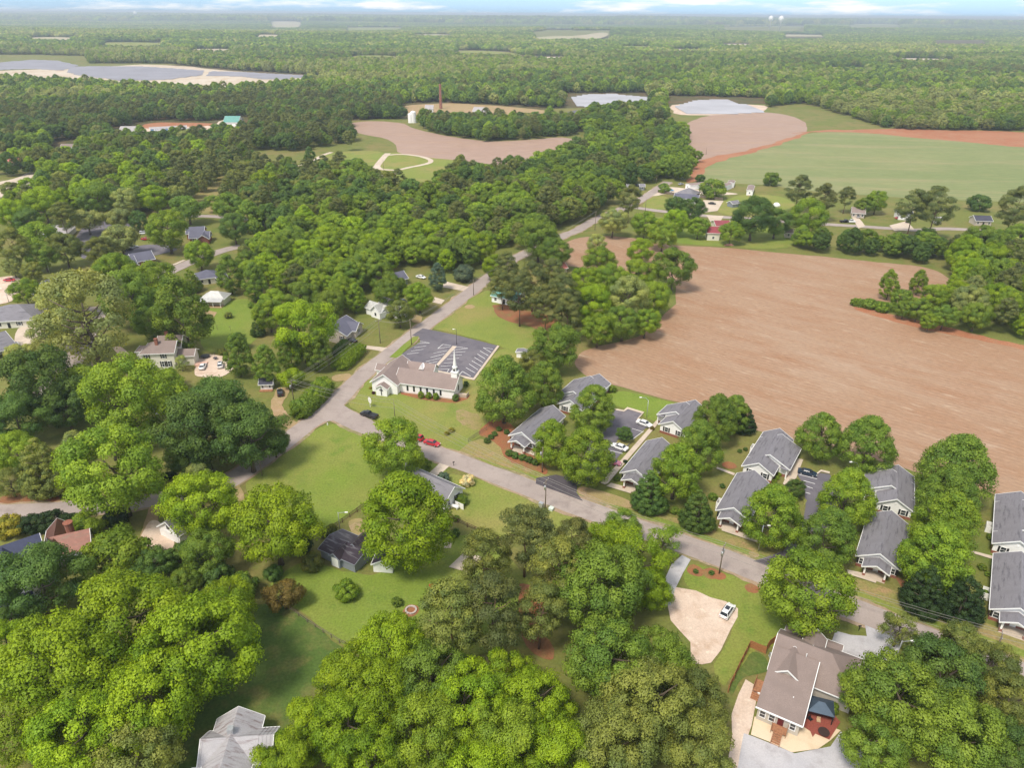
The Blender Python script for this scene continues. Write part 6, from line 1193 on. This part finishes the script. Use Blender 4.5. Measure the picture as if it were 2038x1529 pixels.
make_car('sedan', Rc, 'red car in the upper subdivision lot', 291, 478, (305, 478)); make_car('suv', Kc, 'dark vehicle behind the brick duplex', 256, 499, (280, 494)); make_car('sedan', Sc, 'silver car next to the dark vehicle behind the brick duplex', 266, 494, (285, 490))
make_car('sedan', Sc, 'pale car on the sandy farm lane', 1355, 368, (1365, 366)); make_car('sedan', (.12, .35, .65), 'light blue car beside the farm fence', 1334, 380, (1345, 381)); make_car('sedan', Wc, 'white car beside the light blue one at the farm fence', 1334, 386, (1345, 387)); make_car('sedan', Wc, 'white car among the trailer homes', 1448, 370, (1455, 374))
make_car('sedan', Kc, 'black car on the pale ranch driveway', 1417, 407, (1430, 408)); make_car('pickup', Kc, 'dark pickup at the farm junction sheds', 1267, 371, (1280, 373), 'pickup truck'); make_car('sedan', Rc, 'red car beside the white navy-roofed roadside house', 1789, 436, (1800, 436)); make_car('sedan', Nc, 'dark blue car on the far roadside driveway', 1807, 443, (1812, 440))
make_car('pickup', Kc, 'dark truck parked on the far verge, left of the white one', 1681, 443, (1700, 443), 'pickup truck'); make_car('pickup', Wc, 'white truck parked on the far verge', 1692, 443, (1710, 443), 'pickup truck'); make_car('sedan', Sc, 'grey car on the sloping far driveway', 1707, 433, (1704, 428)); make_car('sedan', Kc, 'black car in the carport at the far right', 1965, 446, (1968, 440))
# ------------------------------------------------------------------ poles, lamps, wires
def pole(px, py, top, label, arm=0, arms=2.4, xf=0, lamp=0, mat=None, name='utility_pole', cat='utility pole', r=.13, az=None, curve=False):
    p = at(px, py); lo, hi = 2.0, 40.0
    for _ in range(30):
        mid = (lo + hi) / 2
        if topx(p + Vector((0, 0, mid)))[1] > top: lo = mid
        else: hi = mid
    H = lo; e = empty(name, (p.x, p.y, 0), az if az is not None else 0.0); tag(e, label, cat)
    m = MB(); m.tube([(0, 0, 0), (0, 0, H * .5), (0, 0, H)], [r * 1.2, r, r * .75], 8); m.build('pole', mat or POLE, e, smooth=True)
    if arm: m = MB(); m.box(-arms / 2, arms / 2, -.06, .06, H - .5, H - .36); c = m.build('crossarm', POLE, e); [(lambda q: (q.lathe([(H - .36, .05), (H - .18, .07), (H - .14, .03)], 8, (x, 0)), q.build('insulator', STEEL, c)))(MB()) for x in (-arms / 2 + .1, 0.35, arms / 2 - .1)]
    for k in range(xf): m = MB(); s = -1 if k == 0 else 1; m.lathe([(H - 2.5, .26), (H - 1.6, .26), (H - 1.5, .18)], 12, (s * .42, 0)); m.build('transformer', STEEL, e, smooth=True)
    if lamp:
        m = MB(); zz = H * (.98 if lamp > 0 else .98); L_ = abs(lamp)
        if curve: m.tube([(0, 0, zz - .1), (-L_ * .35, 0, zz + .9), (-L_, 0, zz + 1.3)], .06, 6); zz += 1.25
        else: m.tube([(0, 0, zz - .1), (-L_, 0, zz + .1)], .05, 6)
        m.build('arm', STEEL, e); m = MB(); m.box(-L_ - .6, -L_ + .05, -.16, .16, zz + .0, zz + .16); m.build('lamp_head', WHITE, e)
    return Vector((p.x, p.y, H)), e
rd = math.atan2((at(1400, 1098) - at(1047, 970)).y, (at(1400, 1098) - at(1047, 970)).x)
tops = {}
tops['a'] = pole(1085, 1014, 955, 'utility pole with crossarm by the road near the grey boxes', 1, xf=1, az=rd + PI / 2)[0]
tops['b'] = pole(1431, 1143, 1085, 'utility pole with transformers by the small gravel-drive bushes', 1, xf=2, az=rd + PI / 2)[0]
tops['c'] = pole(1984, 1290, 1262, 'utility pole at the lower right road verge', 1, az=rd + PI / 2)[0]
tops['d'] = pole(1079, 941, 890, 'utility pole with white transformer beside the clipped bushes', 0, xf=1)[0]
pole(1509, 1098, 1046, 'leaning style lamp pole with globe beside the second drive', lamp=.9, mat=STEEL, az=PI)
tops['e'] = pole(585, 800, 757, 'utility pole with crossarm at the roadside tangle', 1, xf=1, az=.8)[0]
tops['f'] = pole(757, 683, 636, 'utility pole in front of the slate roofed house', 1, az=.8)[0]
tops['g'] = pole(819, 687, 636, 'utility pole on the grass strip by the church lot')[0]
tops['h'] = pole(942.7, 588, 556, 'utility pole on the roadside near the teal roofed house')[0]
pole(909, 687, 655, 'dark lamp post in the church parking lot', lamp=.7, mat=plain('bronze_metal', (.06, .05, .05), .5), r=.08, name='street_lamp', cat='street lamp')
tops['i'] = pole(786.5, 837, 797, 'bare pole on the church front lawn', r=.09)[0]
pole(1287, 831, 797, 'white curved street lamp on the grass behind the first lot', lamp=2.2, mat=STEEL, r=.09, name='street_lamp', cat='street lamp', curve=True, az=.2)
pole(1700, 960, 926, 'white curved street lamp between the field edge trees', lamp=2.2, mat=STEEL, r=.09, name='street_lamp', cat='street lamp', curve=True, az=.2)
pole(522, 948, 902, 'street lamp at the edge of the bright field by the junction road', lamp=1.8, r=.10, name='street_lamp', cat='street lamp')
pole(677, 1056, 1020, 'street lamp beside the black roofed barn', lamp=-1.6, r=.08, mat=STEEL, name='street_lamp', cat='street lamp', az=PI)
pole(1777, 1330, 1276, 'street lamp among the trees at the gravel turning place', lamp=1.6, r=.08, mat=STEEL, name='street_lamp', cat='street lamp', az=PI)
pole(18, 602, 578, 'tall curved lamp at the left edge subdivision', lamp=3.0, r=.1, mat=STEEL, name='street_lamp', cat='street lamp', curve=True); pole(99, 543, 521, 'curved lamp beside the dark slate hipped roof', lamp=2.5, r=.1, mat=STEEL, name='street_lamp', cat='street lamp', curve=True)
tops['j'] = pole(1184, 458, 420, 'utility pole at the curving road near the small brown plot')[0]; pole(1284, 421, 396, 'utility pole on the farm lawn'); pole(1306, 365, 348, 'utility pole behind the farm sheds'); pole(1405, 308, 292, 'utility pole at the tip of the wooded tongue'); pole(1355, 345, 331, 'utility pole beside the sandy track'); pole(764, 343, 317, 'thin pole beside the meadow path', r=.1); pole(605, 425, 398, 'utility pole in the cemetery lawn trees'); pole(360, 500, 478, 'pale lamp post on the subdivision lawn', mat=STEEL, r=.1)
WIRE = plain('wire', (.30, .28, .26), .5)
def wire(a, b, off, sag, label, dz=0, r=.028):
    d = (b - a); n_ = Vector((-d.y, d.x, 0)).normalized() * off; P = [a.lerp(b, k / 12) + n_ + Vector((0, 0, dz - .3 - sag * (1 - (2 * k / 12 - 1) ** 2))) for k in range(13)]
    m = MB(); m.tube(P, r, 4); o = m.build('power_line', WIRE); tag(o, label, 'power line', 'overhead power lines')
far_r = Vector((*at(2500, 1450)[:2], 10)); far_l = tops['i']
for a, b, l, ks in ((tops['a'], tops['b'], 'from the pole by the grey boxes to the transformer pole', 4), (tops['b'], tops['c'], 'from the transformer pole to the lower right pole', 4), (tops['i'], tops['a'], 'over the verge from the lawn pole to the pole by the grey boxes', 4), (tops['c'], far_r, 'running out past the lower right pole', 3), (tops['e'], tops['f'], 'over the tangle to the slate roofed house', 4), (tops['f'], tops['g'], 'from the slate roofed house pole to the church strip pole', 2), (tops['g'], tops['h'], 'along the road beyond the church strip pole', 2), (tops['e'], tops['i'], 'over the junction to the church lawn pole', 4), (tops['h'], tops['j'], 'high over the wood toward the farm road', 2)):
    for k in range(ks):
        off, dz = [(-1.1, .1), (.35, .1), (1.1, .1), (0, -2.2)][k]
        wire(a, b, off if ks > 2 or k else -.3, 1.0, '%s wire %s' % (['left', 'middle', 'right', 'lower'][k], l), dz)
# ------------------------------------------------------------------ fences
def fence(name, label, pts, fn, z_px=0, mat=OLDWOOD, hgt=1.2, step=2.4, rails=(.35, .7, 1.05), board=False, r=.06):
    P = [at(*p) for p in pts]; e = empty(name, P[0]); tag(e, label, 'fence'); rm = MB()
    for i in range(len(P) - 1):
        a, b = P[i] - P[0], P[i + 1] - P[0]; d = (b - a); L_ = d.length; n_ = max(1, round(L_ / step))
        for k in range(n_ + (1 if i == len(P) - 2 else 0)):
            q = a.lerp(b, k / n_); m = MB(); m.obox(q, d, r * 2, r * 2, 0, hgt); m.build('post', mat, e)
        c = (a + b) / 2
        if board: rm.obox(c + Vector((-d.y, d.x, 0)).normalized() * .09, d, L_, .03, .05, hgt - .03)
        else: [rm.obox(c + Vector((-d.y, d.x, 0)).normalized() * .09, d, L_, .035, z - .06, z + .06) for z in rails]
    rm.build('boards' if board else 'rails', mat, e)
fence('rail_fence', 'dark brown rail fence running up from the barn', [(666.7, 1051.5), (725.6, 1010)], None, rails=(.3, .6, .95, 1.2), hgt=1.35)
fence('rail_fence', 'dark brown rail fence between the garden and the small white house lawn', [(893, 1033), (930, 1050), (977, 1071)], None, rails=(.35, .75, 1.15), hgt=1.3)
fence('wire_fence', 'low weathered fence between the two back lawns', [(560, 1203), (612, 1240), (676, 1281), (712, 1295)], None, mat=POLE, hgt=1.0, rails=(.4, .9))
fence('chain_fence', 'short thin fence at the side of the church lawn', [(932, 880), (955, 865), (980, 850)], None, mat=POLE, hgt=1.1, rails=(.1, .6, 1.05), r=.03)
NW = plain('cedar_boards', (.34, .15, .06), .8, .25, 4)
fence('privacy_fence', 'orange-brown board fence around the yard of the shingled house', [(1448.7, 1380), (1470, 1334), (1492, 1290), (1523, 1303), (1528.7, 1291), (1552, 1272)], None, mat=NW, hgt=1.8, board=True)
fence('privacy_fence', 'orange-brown board fence right of the brick patio', [(1721, 1493), (1729, 1456), (1736, 1420)], None, mat=NW, hgt=1.8, board=True)
fence('board_fence', 'grey board fence left of the white ranch house', [(1309, 383), (1342, 389)], None, mat=POLE, hgt=1.8, board=True); fence('board_fence', 'grey board fence right of the white ranch house', [(1390, 393), (1412, 396), (1438, 399)], None, mat=POLE, hgt=1.8, board=True)
# ------------------------------------------------------------------ small things
thing1('utility_box', 'taller grey utility box beside the roadside pole', 'utility box', 1077, 1011, lambda m: (m.box(-.5, .5, -.4, .4, 0, 1.4), m.box(-.55, .55, -.45, .45, 1.4, 1.48)), STEEL, rd)
thing1('utility_box', 'low pale green utility box right of the roadside pole', 'utility box', 1097, 1016, lambda m: (m.box(-.5, .5, -.45, .45, 0, .7), m.add([(-.55, -.5, .7), (.55, -.5, .7), (.55, .5, .85), (-.55, .5, .85)], [(0, 1, 2, 3)])), plain('pale_green_metal', (.55, .62, .55)), rd)
thing1('church_sign', 'small white oval sign on a post on the church lawn', 'sign', 737, 811, lambda m: (m.box(-.06, .06, -.05, .05, 0, 1.8), m.tube([(-.0, -.04, 2.4), (0, .04, 2.4)], [1.0, 1.0], 16)), WHITE, -.9)
def ring(m):
    for k in range(12): a = k * PI / 6; m.obox((math.cos(a) * 1.0, math.sin(a) * 1.0, 0), (-math.sin(a), math.cos(a)), .5, .35, 0, .35)
thing1('fire_ring', 'stone fire ring on the back lawn', 'fire ring', 818, 1216, ring, plain('ring_stone', (.42, .36, .33), .9, .25))
def mailbox(m): m.box(-.05, .05, -.05, .05, 0, 1.1); m.tube([(-.25, 0, 1.22), (.25, 0, 1.22)], .14, 10)
thing1('mailbox', 'dark mailbox at the drive of the small white house', 'mailbox', 903, 928, mailbox, BLACK, .6); thing1('mailbox', 'dark post on the mulch at the gravel turning place', 'mailbox', 1709, 1256, mailbox, BLACK)
thing1('hydrant', 'small white marker on the tip of the bright field', 'marker', 652, 847, lambda m: m.lathe([(0, .16), (.55, .14), (.7, .16), (.85, .05)], 10), WHITE)
thing1('birdbath', 'pale birdbath on a square slab in the garden', 'birdbath', 891, 1087, lambda m: (m.box(-.8, .8, -.8, .8, 0, .1), m.lathe([(.1, .2), (.2, .09), (.75, .1), (.85, .42), (.9, .42)], 12)), CONC)
thing1('toy', 'red ride-on toy left on the back lawn', 'toy', 859, 1168, lambda m: (m.box(-.5, .5, -.25, .25, .15, .4), m.box(-.45, -.25, -.25, .25, .4, .7), m.tube([(.3, 0, .4), (.15, 0, .8)], .03, 5), [m.tube([(x, s * .26, .15), (x, s * .36, .15)], .15, 10) for x in (-.35, .35) for s in (-1, 1)]), plain('red_plastic', (.6, .05, .04), .4), .8)
def umb(m): m.lathe([(0, .3), (.06, .3), (.08, .04), (2.4, .04), (2.9, .06)], 10); m.lathe([(.7, .75), (.76, .75)], 16)
thing1('patio_table', 'dark patio table with a closed umbrella on the tan drive', 'table', 429, 716, umb, plain('dark_table', (.08, .07, .08))); thing1('trampoline', 'small black round trampoline beside the deck', 'trampoline', 409, 712, lambda m: (m.lathe([(.7, 1.5), (.78, 1.5)], 20), [m.box(1.3 * math.cos(a) - .04, 1.3 * math.cos(a) + .04, 1.3 * math.sin(a) - .04, 1.3 * math.sin(a) + .04, 0, .7) for a in (0, 1.57, 3.14, 4.71)]), BLACK)
thing1('white_bin', 'white bin on the grass near the shed by the church lawn', 'bin', 1052, 714, lambda m: (m.box(-.45, .45, -.4, .4, .05, .9), m.box(-.5, .5, -.45, .45, .9, 1.0)), WHITE, .4)
thing1('green_chair', 'dark garden chair with green trim in the pine shade', 'chair', 1046, 1232, lambda m: (m.box(-.35, .35, -.35, .35, .35, .45), m.box(-.35, .35, .28, .35, .45, 1.1), [m.box(a - .04, a + .04, b - .04, b + .04, 0, .35) for a in (-.3, .3) for b in (-.3, .3)]), plain('teal_paint', (.02, .16, .15)), .4)
thing1('satellite_dome', 'white domed tank on the green behind the hedgerow', 'tank', 1545, 411, lambda m: m.lathe([(0, 2.2), (1.2, 2.2), (2.2, 1.2), (2.5, .2)], 14), WHITE, smooth=True)
thing1('log_pile', 'low pile of reddish timber behind the cream barn', 'log pile', 1450, 489, lambda m: [m.tube([(-2.5 + .2 * k, (k % 4) * .45 - .6, .25 + .38 * (k // 4)), (2.5 - .15 * k, (k % 4) * .45 - .6, .25 + .38 * (k // 4))], .2, 7) for k in range(9)], plain('timber', (.42, .22, .17)), .1)
for px, py in ((433, 657), (459, 659)): thing1('clothes_post', 'thin %s clothes post on the garden lawn' % ('left' if px < 440 else 'right'), 'post', px, py, lambda m: (m.box(-.04, .04, -.04, .04, 0, 1.9), m.box(-.5, .5, -.03, .03, 1.8, 1.88)), POLE)
thing1('hedge_wall', 'long clipped green hedge between the driveway and the road', 'hedge', 692, 722, lambda m: m.box(-.01, .01, -.01, .01, 0, .01), BARK) if False else None
# long hedges made of leaves
def hedge(name, label, a, b, wd, hgt, tone, n=9000, seed=3, ls=.17, cat='hedge'):
    A, B = at(*a), at(*b); d = (B - A); L_ = d.length; g = np.random.default_rng(seed); u = g.normal(size=(n, 3)); u /= np.linalg.norm(u, axis=1)[:, None]
    sup = 1 / np.maximum(np.abs(u).max(1), 1e-3) ** .72; s = (u * sup[:, None]) * (g.random(n) ** .12)[:, None]; s *= (1 + .06 * np.sin(s[:, :1] * 17 + 2) * np.cos(s[:, 1:2] * 6 + s[:, 2:3] * 5))
    P = s * np.array([L_ / 2, wd / 2, hgt / 2]) + np.array([0, 0, hgt / 2]); P = P[P[:, 2] > .02]; n = len(P); un = u[:n] * np.array([.6, 1, 1.2]); un = s[:n] / np.array([L_ / wd, 1, 1]); un /= np.linalg.norm(un, axis=1)[:, None]
    nr = un + g.normal(size=(n, 3)) * .5; nr /= np.linalg.norm(nr, axis=1)[:, None]; aa = np.cross(nr, g.normal(size=(n, 3))); aa /= np.linalg.norm(aa, axis=1)[:, None]; bb = np.cross(nr, aa); q = ls * g.uniform(.6, 1.3, n)[:, None]
    V = np.stack([P - aa * q, P - bb * q * .7, P + aa * q, P + bb * q * .7], 1).reshape(-1, 3)
    me = bpy.data.meshes.new(name); me.vertices.add(4 * n); me.loops.add(4 * n); me.polygons.add(n); me.vertices.foreach_set('co', V.astype('f4').ravel()); me.loops.foreach_set('vertex_index', np.arange(4 * n, dtype='i4')); me.polygons.foreach_set('loop_start', np.arange(0, 4 * n, 4, dtype='i4')); me.materials.append(LEAF)
    at_ = me.attributes.new('lobe', 'FLOAT', 'FACE'); at_.data.foreach_set('value', g.random(n).astype('f4')); me.update()
    o = bpy.data.objects.new(name, me); COL.objects.link(o); o.location = (A + B) / 2; o.rotation_euler.z = math.atan2(d.y, d.x); o.color = (*TONES[tone], 1); tag(o, label, cat)
hedge('hedge', 'long clipped bright green hedge beside the road below the slate roofed house', (673, 740), (717, 698), 6.5, 3.6, 'spring', 16000)
hedge('hedge', 'dark back hedge between the slate roofed house and the clipped one', (665, 716), (690, 690), 3, 3.4, 'deep', 9000, 5)
hedge('hedge', 'wild vine-covered hedge along the road below the utility pole', (592, 838), (655, 775), 6, 4.0, 'green', 15000, 7, .2)
hedge('hedge', 'low dark hedge beside the lane at the left', (312, 958), (352, 948), 2, 1.4, 'dark', 4000, 9)
hedge('hedge', 'row of dark shrubs along the edge of the garden lawn', (512, 605), (522, 570), 2.5, 4.5, 'blue', 6000, 11)
hedge('vine_row', 'scrubby hedge along the rear of the barn yard', (640, 1072), (668, 1053), 1.6, 1.6, 'olive', 3500, 12)
hedge('hedge', 'green hedge under the slender pair on the scrub finger', (1692, 607), (1790, 622), 4, 3, 'green', 9000, 13, .25)
print('HOUSES', HOUSES)
# ------------------------------------------------------------------ haze
hz = MB(); hz.box(-39500, 39500, -3000, 39500, -16, 118)
hm = bpy.data.materials.new('haze'); hm.use_nodes = True; t = hm.node_tree; t.nodes.clear()
o_ = nn(t, 'ShaderNodeOutputMaterial'); pv = nn(t, 'ShaderNodeVolumePrincipled'); pv.inputs['Color'].default_value = (.80, .90, 1.0, 1); pv.inputs['Density'].default_value = 1.2e-4; pv.inputs['Anisotropy'].default_value = .2
t.links.new(pv.outputs[0], o_.inputs['Volume']); ho = hz.build('haze', hm); tag(ho, kind='stuff')
